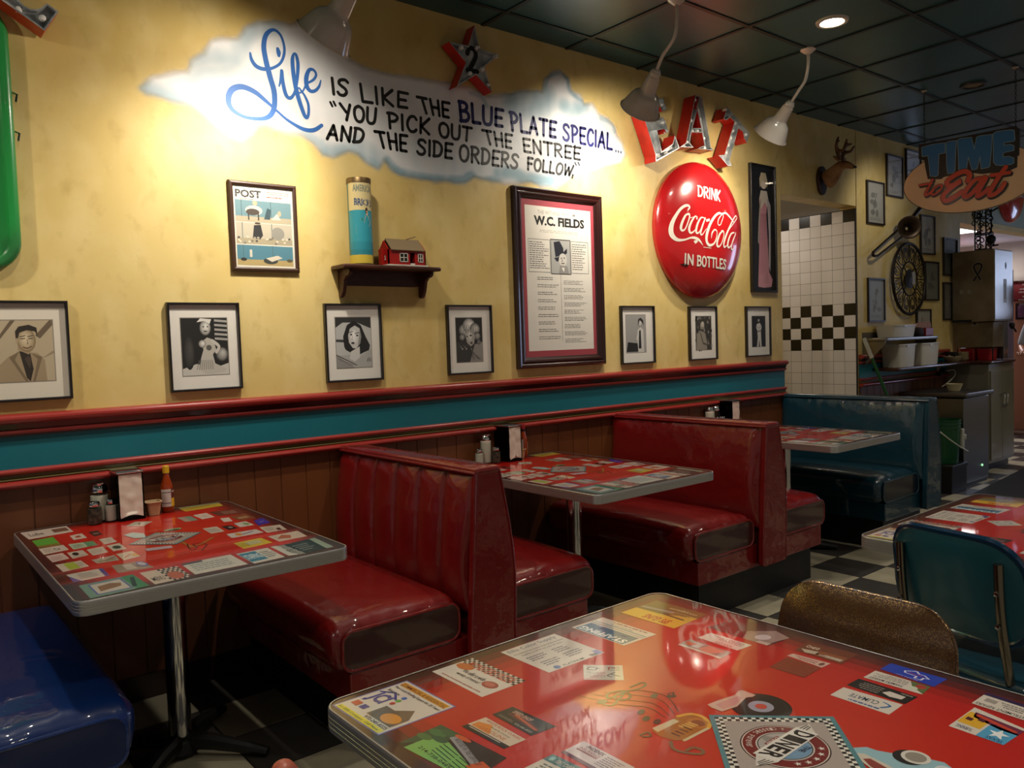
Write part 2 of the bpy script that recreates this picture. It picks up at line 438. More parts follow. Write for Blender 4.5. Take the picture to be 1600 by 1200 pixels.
# plaster, sponged in two yellows
M_wall = mat('sponged_yellow_plaster', '#d6be7c', 0.5, spec=0.35)
nt = M_wall.node_tree; b = nt.nodes['Principled BSDF']; tc = nt.nodes.new('ShaderNodeTexCoord')
prev = None
for sc, c2, lo, hi, st in ((1.6, '#c5a558', .36, .66, (1, 1, .6)), (5.5, '#dfca8f', .45, .75, (1, 1, .7)), (13, '#b09250', .55, .85, (1, 1, .7))):
    mp = nt.nodes.new('ShaderNodeMapping'); mp.inputs['Scale'].default_value = st; nt.links.new(tc.outputs['Object'], mp.inputs[0])
    n = nt.nodes.new('ShaderNodeTexNoise'); n.inputs['Scale'].default_value = sc; n.inputs['Detail'].default_value = 7; nt.links.new(mp.outputs[0], n.inputs['Vector'])
    mr = nt.nodes.new('ShaderNodeMapRange'); mr.inputs[1].default_value = lo; mr.inputs[2].default_value = hi; mr.inputs[4].default_value = 0.75; nt.links.new(n.outputs[0], mr.inputs[0])
    mx = nt.nodes.new('ShaderNodeMix'); mx.data_type = 'RGBA'; mx.inputs[7].default_value = (*lin(c2), 1)
    if prev is None: mx.inputs[6].default_value = (*lin('#d6be7c'), 1)
    else: nt.links.new(prev, mx.inputs[6])
    nt.links.new(mr.outputs[0], mx.inputs[0]); prev = mx.outputs[2]
nt.links.new(prev, b.inputs['Base Color'])
bp = nt.nodes.new('ShaderNodeBump'); bp.inputs['Strength'].default_value = .12; bp.inputs['Distance'].default_value = .01
nt.links.new(n.outputs[0], bp.inputs['Height']); nt.links.new(bp.outputs[0], b.inputs['Normal'])

OX0, OX1, OZ = 5.458, 6.592, 2.447          # the doorway
WX0, WX1, WXE = -3.5, 8.69, 12.6
w = MB(); w.box(WX0, OX0, 0, .15, 0, CEIL); w.box(OX0, OX1, 0, .15, OZ, CEIL); w.box(OX1+.012, WX1, 0, .15, 0, CEIL)
w.box(WX1, WXE, 0, .15, 2.45, CEIL)
struct('wall_left', w, M_wall)

M_floor = bpy.data.materials.new('checker_floor'); M_floor.use_nodes = True
nt = M_floor.node_tree; b = nt.nodes['Principled BSDF']; L = nt.links
tc = nt.nodes.new('ShaderNodeTexCoord'); sp = nt.nodes.new('ShaderNodeSeparateXYZ'); L.new(tc.outputs['Object'], sp.inputs[0])
def mth(op, a, c=None, c2=None):
    n = nt.nodes.new('ShaderNodeMath'); n.operation = op
    for i, q in enumerate((a, c, c2)):
        if q is None: continue
        if isinstance(q, (int, float)): n.inputs[i].default_value = q
        else: L.new(q, n.inputs[i])
    return n.outputs[0]
FT = .3048
us = [mth('DIVIDE', mth('SUBTRACT', sp.outputs[i], .0181), FT) for i in (0, 1)]
par = mth('ABSOLUTE', mth('MODULO', mth('ADD', mth('FLOOR', us[0]), mth('FLOOR', us[1])), 2.0))
fr = [mth('FRACT', u) for u in us]
edge = mth('MINIMUM', *[mth('MINIMUM', q, mth('SUBTRACT', 1.0, q)) for q in fr])
gr = mth('LESS_THAN', edge, .009)
nz = nt.nodes.new('ShaderNodeTexNoise'); nz.inputs['Scale'].default_value = 9; nz.inputs['Detail'].default_value = 8; L.new(tc.outputs['Object'], nz.inputs['Vector'])
mx = nt.nodes.new('ShaderNodeMix'); mx.data_type = 'RGBA'; L.new(par, mx.inputs[0]); mx.inputs[6].default_value = (*lin('#45413d'), 1); mx.inputs[7].default_value = (*lin('#b8ae94'), 1)
m2 = nt.nodes.new('ShaderNodeMix'); m2.data_type = 'RGBA'; m2.blend_type = 'MULTIPLY'; m2.inputs[0].default_value = .5; L.new(mx.outputs[2], m2.inputs[6]); L.new(nz.outputs[0], m2.inputs[7])
m3 = nt.nodes.new('ShaderNodeMix'); m3.data_type = 'RGBA'; L.new(gr, m3.inputs[0]); L.new(m2.outputs[2], m3.inputs[6]); m3.inputs[7].default_value = (*lin('#15110d'), 1)
L.new(m3.outputs[2], b.inputs['Base Color']); b.inputs['Roughness'].default_value = .38
f = MB(); f.box(WX0, 13.2, -7.5, 4.2, -.06, 0); struct('floor', f, M_floor)

M_ceil = mat('dark_green_ceiling_tile', '#1b5256', 0.36, spec=0.5, bump=(2.2, .3, .01), noise=('#173940', 1.3, .35, .7))
c = MB(); c.box(WX0, WXE, -7.5, .0, CEIL, CEIL+.05); ceil = struct('ceiling', c, M_ceil)
g = MB()
x = .2179-.61*6
while x < WXE: g.box(x-.012, x+.012, -7.5, -.001, CEIL-.006, CEIL-.0005); x += .61
y = -.2032
while y > -7.4: g.box(WX0, WXE, y-.012, y+.012, CEIL-.0055, CEIL-.001); y -= .61
ORIG['ceiling'] = Vector((0, 0, 0))
build('ceiling_grid', g, mat('black_grid_bar', '#0c1413', .5), ceil)

# chair rails, teal band and boarded dado; the same run goes on past the doorway
def rails(x0, x1, n):
    def run(name, segs, idx):
        m = MB()
        for mi, prof in segs:
            m.m = mi; m.prism(prof, lambda p: (x0, -p[0], p[1]), lambda p: (x1, -p[0], p[1]))
        struct(name, m, [M_red_trim, M_gold, M_teal, M_dkwood], sharp=None)
    def bead(d, z0, z1, base=.0):
        zc, h = (z0+z1)/2, (z1-z0)/2
        return [(0, z0)]+[(base+(d-base)*math.cos(t*PI/8), zc+h*math.sin(t*PI/8)) for t in range(-4, 5)]+[(0, z1)]
    run('trim_%d' % n, [(0, bead(.045, 1.150, 1.187, .02)), (3, [(0, 1.128), (.018, 1.128), (.028, 1.152), (0, 1.152)]), (0, bead(.026, 1.110, 1.129, .012)), (3, [(0, 1.102), (.012, 1.102), (.012, 1.110), (0, 1.110)])], 0)
    run('trim_%d' % (n+1), [(0, bead(.028, .962, .984, .012)), (1, [(0, .948), (.014, .948), (.016, .962), (0, .962)]), (1, bead(.022, .940, .949, .012)), (0, bead(.044, .912, .940, .02))], 0)
    t = MB(); t.box(x0, x1, -.008, 0, .984, 1.102); struct('trim_%d' % (n+2), t, M_teal)
rails(WX0, OX0+.004, 1); rails(OX1+.016, WX1-.35, 4)
M_board = mat('brown_beadboard', '#6b3a1a', .45, noise=('#532a10', 3, .35, .7, (1, 1, .15)))
M_board2 = mat('worn_orange_board', '#6b3c1c', .5, noise=('#3a1b0c', 7, .35, .7, (3, 1, .4)))
def boards(x0, x1, n, m):
    d = MB(); x = x0
    while x < x1-.01:
        e = min(x+.118, x1); d.box(x+.0015, e-.0015, -.012, 0, 0, .912); x += .12
    d.box(x0, x1, -.008, 0, 0, .912); struct('trim_%d' % n, d, m, bevel=.0015)
boards(WX0, OX0, 7, M_board); boards(OX1+.016, WX1-.35, 8, M_board2)
bb = MB(); bb.box(WX0, OX0, -.022, -.0125, 0, .1); struct('baseboard_left', bb, M_dkwood)

# corridor beyond the doorway: tiled wall square to the dining wall
TP = .1028; TZ0 = 1.628
tl = MB(); tl.smooth = False; nz0 = -15
for i in range(13):
    for k in range(-16, 8):
        z0 = TZ0+k*.0995; 
        if z0 < 0: continue
        row = 7-k   # 0 = top row
        blk = False
        if row == 0: blk = (i % 2 == 0)
        elif 8 <= row <= 11: blk = ((i+row) % 2 == 0)
        if (i, row) in ((3, 10),): blk = False
        y0 = .013+i*TP; colr = lin('#0a0a0b') if blk else lin(random.choice(('#d9d4cf', '#d5d0cb', '#dbd6d2')))
        tl.add([(OX1, y0+.0012, z0+.0012), (OX1, y0+TP-.0012, z0+.0012), (OX1, y0+TP-.0012, z0+.0983), (OX1, y0+.0012, z0+.0983)], [(0, 1, 2, 3)], colr)
tw = struct('wall_corridor', MB().box(OX1+.001, OX1+.0118, .002, 1.6, 0, 2.43), mat('dark_grout', '#2a2320', .8))
ORIG['wall_corridor'] = Vector((0, 0, 0))
build('wall_tiles', tl, mat('glazed_tile', attr=True, rough=.22, coat=.3), tw, sharp=None)
cw = MB(); cw.box(OX0-.15, OX0, .15, 1.6, 0, 2.9); struct('wall_corridor_left', cw, M_wall)
cw = MB(); cw.box(OX0-.15, OX1+.15, 1.6, 1.7, 0, 2.9); struct('wall_corridor_back', cw, M_wall)
M_white = mat('white_plaster', '#c9bfb0', .6)
cc = MB(); cc.box(OX0-.15, OX1, .15, 1.6, 2.62, 2.7); struct('ceiling_corridor', cc, M_white)
def flat_light(x0, x1, y0, y1, z, label):  # unseen panel added to go with the corridor fill lamp
    t = thing('corridor_fill_panel', ((x0+x1)/2, (y0+y1)/2, z-.025), label, 'ceiling light')
    m = MB(); m.box(x0, x1, y0, y1, z-.02, z-.0005); build('housing', m, M_white, t); m = MB(); m.add([(x0+.02, y0+.02, z-.021), (x1-.02, y0+.02, z-.021), (x1-.02, y1-.02, z-.021), (x0+.02, y1-.02, z-.021)], [(0, 1, 2, 3)]); build('diffuser', m, mat('corridor_fill_diffuser', '#ffffff', .5, emit=3, emit_col='#fff0dc'), t, sharp=None)
flat_light(5.75, 6.3, .68, 1.02, 2.62, 'added flat fill light in the tiled corridor, hidden above the doorway header')

# the open kitchen behind the pass at the far end
k = MB(); k.box(7.2, 12.6, .15, 4.2, 2.5, 2.56); struct('ceiling_kitchen', k, mat('kitchen_ceiling', '#d6cfd2', .6))
k = MB(); k.box(12.0, 12.1, .15, 4.2, 0, 1.98); struct('wall_kitchen_far', k, mat('kitchen_orange_wall', '#d99b7c', .5))
k = MB(); k.box(11.9, 12.1, .15, 4.2, 1.985, 2.8); struct('wall_kitchen_upper', k, M_white)
k = MB(); k.box(7.2, 12.6, 4.1, 4.2, 0, 2.8); struct('wall_kitchen_back', k, mat('kitchen_white_wall', '#cfc6c8', .5))
k = MB(); k.box(7.1, 7.2, .15, 4.2, 0, 2.8); struct('wall_kitchen_near', k, M_white)
k = MB(); k.box(12.5, 12.6, -7.5, 0, 0, CEIL); struct('wall_right', k, M_wall)
wn = MB(); wn.box(12.44, 12.498, -2.5, -1.2, .9, .96); wn.box(12.44, 12.498, -2.5, -1.2, 2.44, 2.5); wn.box(12.44, 12.498, -2.5, -2.44, .96, 2.44); wn.box(12.44, 12.498, -1.26, -1.2, .96, 2.44); wn.box(12.46, 12.49, -1.87, -1.83, .96, 2.44)  # unseen window, added so the dispenser's steel side reflects cool light
struct('window_added', wn, mat('added_window_frame', '#c9c9c9', .5)); ORIG['window_added'] = Vector((0, 0, 0))
wp = MB(); wp.add([(12.485, -2.44, .96), (12.485, -1.26, .96), (12.485, -1.26, 2.44), (12.485, -2.44, 2.44)], [(0, 1, 2, 3)]); build('window_added_glow', wp, mat('added_glow_pane', '#cfdcff', .3, emit=4.5, emit_col='#c4d6ff'), bpy.data.objects['window_added'], sharp=None)

# ================================================================== LIGHT FITTINGS
def downlight(x, y, lit, label):
    t = thing('recessed_downlight', (x, y, CEIL-.012), label, 'ceiling light', None)
    build('trim_ring', MB().openlathe([(.062, .011), (.064, 0), (.082, 0), (.086, .011)], 32, (x, y, CEIL-.012)), mat('downlight_ring', '#c8c0b0', .4) if lit else mat('dark_downlight_ring', '#1b201f', .4), t)
    d = MB().lathe([(0, .0105), (.063, .0105)], 32, (x, y, CEIL-.0115))
    build('lens', d, mat('lit_lens', '#fff6e6', .5, emit=14, emit_col='#fff0d8') if lit else mat('unlit_lens', '#6d5a44', .3, emit=.05, emit_col='#b08a60'), t, sharp=None)
    return t
downlight(4.204, -1.12, True, 'brightly lit round downlight in the dark ceiling, left of the hanging oval sign')
downlight(6.132, -1.10, False, 'dim unlit round downlight in the ceiling above the hanging oval sign')
for (x, y) in DOWN[1:]:
    o = dup(bpy.data.objects['recessed_downlight'], (x, y, CEIL-.012), 'unseen lit round downlight in the ceiling, out of the frame', 'unseen downlights')

def gooseneck(x, yh, mount, head, rim_dir, power, label, ty=-.8, cm=None):
    """mount on the ceiling, bent neck, bell shade that leans to the wall"""
    mount = Vector(mount); head = Vector(head); d = Vector(rim_dir).normalized()
    t = thing('gooseneck_wall_lamp', mount, label, 'lamp')
    neck_end = head-d*.20
    b0 = mount+Vector((0, 0, -.02)); L = (mount.z-neck_end.z)
    pts = catmull([tuple(mount), tuple(mount+Vector((0, 0, -.3*L))), tuple(mount+Vector((.0, .02, -.6*L))), tuple(neck_end-d*.09), tuple(neck_end)], 8)
    mm = cm or M_shade
    build('neck', MB().tube(pts, .0095, 12), mm, t)
    build('ceiling_flange', MB().lathe([(.0, 0), (.045, 0), (.045, -.008), (.016, -.03), (0, -.03)], 24, mount), mm, t)
    # socket: stepped cylinder; shade: bell
    build('socket_cup', MB().lathe([(0, -.012), (.02, -.012), (.026, 0), (.03, .004), (.03, .022), (.034, .025), (.037, .05), (.041, .085), (.043, .105), (0, .105)], 28, neck_end, d), mm, t)
    sh = MB().openlathe([(.040, .075), (.042, .100), (.045, .112), (.056, .122), (.070, .132), (.080, .148), (.094, .182), (.110, .222), (.114, .224), (.1145, .220)], 40, neck_end, d)
    build('shade', sh, mm, t)
    si = MB().openlathe([(.0, .100), (.036, .103), (.043, .116), (.054, .126), (.067, .136), (.077, .151), (.091, .184), (.107, .222), (.110, .223)], 40, neck_end, d)
    build('reflector', si, M_shade_in, t)
    build('bulb', MB().lathe([(0, .105), (.012, .107), (.014, .12), (.028, .14), (.033, .152), (.028, .168), (.014, .178), (0, .181)], 20, neck_end, d), mat('lit_bulb', '#fff2d8', .5, emit=30, emit_col='#ffdca8'), t)
    bl = neck_end+d*.215
    l = lamp('wall_beam', 'SPOT', bl, power, (1.0, .93, .80), .03, bl+d, math.radians(98), 1.0)
    lamp('gooseneck_spill', 'SPOT', bl, power*.30, (1.0, .92, .78), .03, bl+d, math.radians(158), .5)
    return t
gooseneck(0, 0, (1.438, -.81, CEIL), (1.44, -.60, 2.585), (-.26, .64, -.72), 64, 'taupe bell shaded gooseneck lamp shining on the blue script word')
gooseneck(0, 0, (3.268, -.81, CEIL), (3.34, -.50, 2.64), (.20, .70, -.68), 62, 'taupe bell shaded gooseneck lamp hanging in front of the letter E')
gooseneck(0, 0, (4.488, -.81, CEIL), (4.50, -.55, 2.65), (.08, .70, -.70), 36, 'white bell shaded gooseneck lamp between the letter T and the doorway', cm=mat('lamp_enamel_white', '#ded7cd', .22, coat=.5))
gooseneck(0, 0, (-.392, -.81, CEIL), (-.39, -.60, 2.62), (.1, .62, -.72), 45, 'bell shaded gooseneck lamp left of the frame, over the green sign')
lamp('wall_beam', 'SPOT', (6.7, -.75, 2.75), 12, (1.0, .93, .82), .04, (6.95, 0, 2.2), math.radians(100), .8)  # extra spot with no lamp built for it, brightens the wall past the doorway

# ================================================================== WALL PAINTING
def insidef(P, x, y):
    c = False; j = len(P)-1
    for i in range(len(P)):
        if (P[i][1] > y) != (P[j][1] > y) and x < (P[j][0]-P[i][0])*(y-P[i][1])/(P[j][1]-P[i][1])+P[i][0]: c = not c
        j = i
    return c
def dist(P, x, y):
    best = 1e9
    for i in range(len(P)):
        ax, ay = P[i-1]; bx, by = P[i]; dx, dy = bx-ax, by-ay; l = dx*dx+dy*dy or 1e-12
        t = max(0, min(1, ((x-ax)*dx+(y-ay)*dy)/l)); q = (ax+t*dx-x)**2+(ay+t*dy-y)**2
        if q < best: best = q
    return math.sqrt(best)
cloud_px = [(221, 138), (240, 122), (270, 118), (295, 113), (300, 95), (320, 85), (332, 66), (352, 63), (372, 62), (385, 45), (405, 37), (430, 35), (455, 42), (470, 37), (490, 40), (545, 95), (560, 105), (600, 117), (650, 125), (700, 132), (735, 140), (760, 152), (790, 150), (820, 143), (848, 145), (852, 125), (862, 115), (875, 112), (887, 123), (892, 142), (905, 150), (912, 165), (925, 163), (935, 180), (950, 186), (960, 200), (963, 212), (972, 225), (975, 240), (970, 252), (945, 255), (925, 262), (905, 268), (890, 272), (880, 285), (868, 292), (845, 290), (830, 282), (800, 285), (770, 282), (740, 275), (725, 285), (700, 283), (660, 278), (625, 272), (610, 260), (600, 250), (590, 262), (575, 255), (560, 240), (545, 235), (520, 243), (505, 240), (490, 222), (470, 210), (430, 200), (415, 190), (400, 195), (392, 207), (375, 215), (360, 212), (345, 200), (325, 180), (300, 165), (260, 152), (230, 145)]
cloud = [wpx(*p) for p in cloud_px]
from mathutils import noise as mnoise
# soft brush shadows inside the cloud, each a stroke with a width
brush = [([(300, 95), (325, 88), (350, 92), (372, 90), (375, 72)], .05, .7), ([(372, 88), (380, 62), (400, 46), (430, 40)], .05, .7), ([(305, 125), (315, 114), (345, 112), (358, 100)], .05, .6),
         ([(222, 141), (260, 149), (300, 163), (325, 178), (345, 200)], .05, 1.0), ([(350, 200), (375, 205), (392, 196), (412, 190)], .07, .8), ([(372, 170), (395, 172), (412, 184)], .03, .6),
         ([(415, 192), (440, 200), (475, 210), (500, 226)], .035, .9), ([(505, 238), (530, 238), (548, 236), (565, 245), (590, 258)], .05, 1.1), ([(555, 228), (575, 240), (592, 255)], .07, .8),
         ([(605, 252), (625, 270), (680, 280), (725, 281)], .035, 1.5), ([(725, 281), (737, 274), (750, 283), (780, 279)], .035, 1.4), ([(778, 272), (800, 270), (820, 278), (850, 282), (878, 282)], .05, 1.5),
         ([(800, 150), (830, 148), (855, 150), (845, 165), (800, 165)], .09, 1.0), ([(852, 140), (856, 122), (872, 114), (886, 124), (890, 142), (908, 158)], .018, 1.3), ([(880, 165), (895, 172), (912, 166)], .06, 1.1),
         ([(735, 145), (752, 152), (760, 165)], .018, 1.0), ([(938, 185), (955, 192), (960, 205)], .02, .9), ([(925, 255), (950, 243), (968, 246)], .06, .6), ([(650, 240), (690, 260), (760, 262)], .12, .35)]
brushw = [([wpx(*p) for p in catmull(b_[0], 4)], b_[1], b_[2]) for b_ in brush]
xs = [p[0] for p in cloud]; ys = [p[1] for p in cloud]
cx0, cx1, cy0, cy1 = min(xs)-.04, max(xs)+.04, min(ys)-.04, max(ys)+.04
NU, NV = 250, 84
cm_ = MB(); vcol = {}
def ccol(x, y):
    ins = insidef(cloud, x, y); dd = dist(cloud, x, y)
    sd = dd if ins else -dd
    a = max(0, min(1, (sd+.022)/.034+mnoise.noise((x*14, y*14, 3))*.25))
    if a <= 0: return (.7, .75, .8, 0)
    n = mnoise.noise((x*4, y*6, 1))*.5+.5; n2 = mnoise.noise((x*22, y*9, 7))*.5+.5
    wv = (.80-.10*n2, .80-.09*n2, .80-.07*n2); sh = 0
    for P, wd, st in brushw:
        bd = 9
        for i in range(1, len(P)):
            ax, ay = P[i-1]; bx, by = P[i]; dx, dy = bx-ax, by-ay; l = dx*dx+dy*dy or 1e-12
            t = max(0, min(1, ((x-ax)*dx+(y-ay)*dy)/l)); bd = min(bd, (ax+t*dx-x)**2+(ay+t*dy-y)**2)
        bd = math.sqrt(bd)
        if bd < wd: sh = max(sh, st*(1-(bd/wd)**2)*(.6+.5*n2))
    sh = min(1, sh*.80+.12*n*max(0, min(1, (x-2.2)/1.2)))
    bl = (.25, .38, .45)
    return tuple(wv[i]*(1-sh)+bl[i]*sh for i in range(3))+(a,)
cells = {}
for j in range(NV+1):
    for i in range(NU+1): cells[(i, j)] = ccol(cx0+(cx1-cx0)*i/NU, cy0+(cy1-cy0)*j/NV)
me = bpy.data.meshes.new('painted_cloud'); vs = []; fs = []; idx = {}; cols = []
def vid(i, j):
    if (i, j) not in idx: idx[(i, j)] = len(vs); vs.append((cx0+(cx1-cx0)*i/NU, -.0008, cy0+(cy1-cy0)*j/NV)); cols.append(cells[(i, j)])
    return idx[(i, j)]
for j in range(NV):
    for i in range(NU):
        if max(cells[(i+a, j+b_)][3] for a in (0, 1) for b_ in (0, 1)) > 0: fs.append((vid(i, j), vid(i+1, j), vid(i+1, j+1), vid(i, j+1)))
me.from_pydata(vs, [], fs); ca = me.color_attributes.new('Col', 'FLOAT_COLOR', 'POINT')
ca.data.foreach_set('color', [q for c_ in cols for q in c_]); me.materials.append(M_mural)
mural = thing('wall_mural', (2.2, 0, 2.3), 'cloud painted on the yellow wall with hand lettered saying in black and blue', 'mural')
o = bpy.data.objects.new('painted_cloud', me); COL.objects.link(o); o.parent = mural; o.location = -Vector((2.2, 0, 2.3))
A = Art(wallfn); A.L = 5
BK, BL = '#14110f', '#1d1f5e'
def word(w, tl_, tr_, br_, bl_, col=BK, lw=.0158, gap=.17): letters(A, w, [wpx(*p) for p in (bl_, br_, tr_, tl_)], lw, col, gap)
word('IS', (517, 122), (545, 125), (543, 151), (520, 147)); word('LIKE', (561, 131), (637, 146), (636, 169), (565, 159))
word('THE', (651, 151), (702, 161), (701, 184), (660, 176))
word('BLUE', (716, 158), (786, 172), (785, 198), (719, 189), BL, .0195); word('PLATE', (796, 175), (869, 191), (868, 215), (799, 204), BL, .0195)
word('SPECIAL', (879, 193), (957, 210), (956, 234), (880, 219), BL, .018)
word('YOU', (531, 162), (588, 170), (586, 194), (536, 187)); word('PICK', (605, 176), (672, 186), (671, 210), (607, 200)); word('OUT', (685, 191), (737, 200), (735, 221), (687, 214))
word('THE', (753, 203), (800, 211), (799, 232), (760, 225)); word('ENTREE', (816, 216), (907, 231), (906, 250), (818, 237))
word('AND', (512, 195), (570, 202), (566, 224), (511, 217)); word('THE', (585, 205), (636, 212), (635, 237), (593, 230)); word('SIDE', (652, 217), (707, 225), (706, 248), (652, 241))
word('ORDERS', (718, 226), (811, 242), (809, 264), (718, 251)); word('FOLLOW', (824, 246), (896, 259), (892, 275), (824, 265))
for a_, b_ in (((516, 160), (519, 166)), ((521, 159), (524, 165)), ((898, 254), (900, 258)), ((903, 254), (905, 258)), ((895, 273), (894, 278))): A.line([wpx(*a_), wpx(*b_)], .012, BK)
for q in ((962, 235), (966, 236), (970, 237)): A.line([wpx(*q), wpx(q[0], q[1]+2)], .010, BL)
A.line([wpx(895, 230), wpx(899, 227)], .009, BK)
build('lettering', A.mb, M_print, mural, sharp=None, fix=False)
A = Art(wallfn); A.L = 5; K = cr(340, 20, 6); BLU = '#2b62ab'; sc = .00046
def life(pts, ws):
    A.lay(); A.line([wpx(*K(p)) for p in pts], [w_*sc for w_ in ws], BLU, smooth=True)
life([(305, 378), (318, 440), (360, 500), (430, 528), (510, 520), (585, 475), (622, 390), (620, 300), (585, 205), (520, 160), (455, 205), (432, 310), (450, 440), (490, 600), (528, 740), (530, 880), (490, 965), (400, 995), (250, 975), (135, 905), (100, 810), (135, 720), (230, 695), (350, 745), (460, 835), (560, 925), (660, 1010), (800, 1090), (900, 1100), (975, 1055)],
     [20, 34, 40, 36, 28, 26, 28, 26, 26, 30, 42, 48, 52, 54, 54, 52, 46, 34, 30, 40, 52, 56, 52, 46, 34, 22, 26, 36, 40, 34])
life([(575, 690), (588, 640), (600, 545)], [14, 24, 34]); life([(600, 545), (612, 660), (640, 770), (680, 800), (720, 750), (742, 640), (752, 490), (735, 398), (712, 390), (700, 450), (712, 590), (745, 760), (800, 930), (830, 985), (850, 950), (848, 860), (815, 780), (780, 730), (760, 705), (745, 730), (765, 752), (800, 730), (830, 660)],
     [34, 38, 40, 34, 28, 32, 36, 30, 24, 40, 44, 46, 42, 34, 30, 28, 24, 20, 16, 14, 14, 18, 18])
life([(830, 665), (895, 630), (922, 580), (895, 535), (855, 540), (830, 610), (835, 690), (870, 735), (915, 730), (950, 690), (965, 635)], [20, 26, 26, 28, 36, 46, 46, 38, 32, 26, 14])
life([(562, 340), (570, 372), (572, 402)], [34, 46, 32])
build('script_lettering', A.mb, M_print, mural, sharp=None, fix=False)

# ================================================================== BOOTHS
def booth(name, cx, vin, vin_dark, label, left='plain', right='plain', y1=-1.10, group=None, sides=(-1, 1)):
    """double bench: two seats back to back, ends at y1, other end on the wall"""
    t = thing(name, (cx, (y1)/2, 0), label, 'booth', group)
    yw = -.016; ye = y1
    def hw(z, sx=1):      # half width of the end panel by height
        zz = max(0, min(1, (.93-z)/.62)); return .052+(.046*zz if sx < 0 else .072*math.sin(min(1, zz*1.25)*PI/2)**1.1-.018*zz*zz)
    # end panel, upholstered
    prof = [(cx+hw(.2+.73*i/14), .2+.73*i/14) for i in range(15)]
    prof = prof+[(cx-hw(p[1], -1), p[1]) for p in reversed(prof)]
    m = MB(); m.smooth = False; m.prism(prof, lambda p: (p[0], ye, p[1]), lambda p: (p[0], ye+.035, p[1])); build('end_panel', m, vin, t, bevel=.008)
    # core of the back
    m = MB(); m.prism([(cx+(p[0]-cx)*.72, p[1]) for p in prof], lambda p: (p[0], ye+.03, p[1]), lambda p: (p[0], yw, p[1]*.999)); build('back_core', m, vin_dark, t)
    # top cap with welts
    m = MB(); m.rbox(cx-.056, cx+.056, ye-.003, yw, .905, .934, .012); build('top_cap', m, vin, t)
    for sx in (-1, 1):
        m = MB(); m.tube([(cx+sx*.055, ye+.002, .914), (cx+sx*.055, yw, .914)], .0065, 8); m.tube([(cx+sx*(hw(z, sx)+.001), ye+.003, z) for z in [.914-.1*i for i in range(8)]], .005, 8); build('welt', m, vin, t)
    # padded backs
    for sx, kind in ((-1, left), (1, right)):
        if sx not in sides: continue
        n = 6
        def back(u, v):
            y = ye+.036+(yw-ye-.037)*u; z = .395+(.912-.395)*v
            base = hw(z, sx)*.86
            bul = .042*math.sin(PI*min(1, max(0, v))**.85)**.6
            if kind == 'channel':
                q = abs(math.sin(PI*(u*n % n)/1.0)) if True else 0
                ch = abs(math.sin(PI*((u*n) % 1.0)))**.36
                d = base-.014+(bul+.014)*(.12+.88*ch)*min(1, (1-v)*9+.3)
                y += .010*math.sin(v*6+int(u*n))*(1-ch)
            else:
                e = min(u, 1-u); d = base+bul*min(1, (e/.05))**.5+.004*mnoise.noise((u*9, v*4, cx*3+sx))
                if v > .86: d += .006*mnoise.noise((u*32, v*5, sx*2.0))
            return Vector((cx+sx*d, y, z))
        m = MB(); m.grid(back, 108 if kind == 'channel' else 60, 26)
        build('back_cushion', m, vin, t, sharp=None)
    # seats
    for sx in sides:
        xa, xb = (cx-.625, cx-.10) if sx < 0 else (cx+.10, cx+.60)
        ys = ye+.055
        def shp(p, xa=xa, xb=xb, sx=sx, ys=ys):
            u = (p.x-xa)/(xb-xa); u = u if sx < 0 else 1-u      # 0 at the nose
            v = (p.y-ys)/(yw-ys); top = (p.z-.30)/.16
            cr_ = .026*math.sin(PI*min(1, u*.9+.12))*math.sin(PI*min(1, max(0, v)*.94+.06))**.5
            z = p.z+cr_*max(0, top)
            # gathers near the open end
            e = math.exp(-max(0, (p.y-ys))/.07)
            if top > .4: z += .020*e*mnoise.noise((p.x*34+cx, p.y*10, sx*3.0))*min(1, max(0, u*4)) + .009*e*mnoise.noise((p.x*80+cx, p.y*22, 5.0)) - .012*e
            nose = math.exp(-u/.06); x = p.x-sx*0
            if top < .6: x += (1 if sx < 0 else -1)*.03*(.6-top)*nose
            return (x, p.y, z)
        m = MB(); m.rbox(xa, xb, ys, yw, .30, .47, .055, 6, shp, 2.0); build('seat_cushion', m, vin, t, sharp=None)
        # flat end of the cushion with its piping
        x0, x1 = xa+.035, xb-.02
        if sx > 0: x0, x1 = xa+.02, xb-.035
        pr = [];  r = .04
        for (cxx, cz, a0) in ((x1-r, .30+r+.012, -PI/2), (x1-r, .445-r, 0), (x0+r, .445-r, PI/2), (x0+r, .30+r+.012, PI)):
            for k_ in range(6): pr.append((cxx+r*math.cos(a0+k_*PI/10), cz+r*math.sin(a0+k_*PI/10)))
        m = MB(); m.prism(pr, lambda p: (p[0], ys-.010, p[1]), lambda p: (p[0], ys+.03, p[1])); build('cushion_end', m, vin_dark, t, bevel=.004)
        m = MB(); m.tube([(p[0], ys-.008, p[1]) for p in pr], .006, 8, closed=True); build('piping', m, vin, t)
        xs_ = (xa+.06, cx-.03) if sx < 0 else (cx+.03, xb-.06)
        m = MB(); m.box(xs_[0], xs_[1], ye+.05, yw, .19, .305); build('seat_frame', m, vin, t, bevel=.006)
        xs_ = (xa+.11, cx) if sx < 0 else (cx, xb-.11)
        m = MB(); m.box(xs_[0], xs_[1], ye+.09, yw, .0, .19); build('plinth', m, mat('black_plinth', '#0c0909', .5), t)
    return t
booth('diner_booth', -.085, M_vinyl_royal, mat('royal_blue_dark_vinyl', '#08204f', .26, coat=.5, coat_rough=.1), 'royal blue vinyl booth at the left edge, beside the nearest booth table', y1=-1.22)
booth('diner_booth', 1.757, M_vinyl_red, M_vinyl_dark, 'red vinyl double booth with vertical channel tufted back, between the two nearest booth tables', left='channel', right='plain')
booth('diner_booth', 3.60, M_vinyl_red, M_vinyl_dark, 'red vinyl double booth with smooth plain padded back, in front of the farthest booth table')
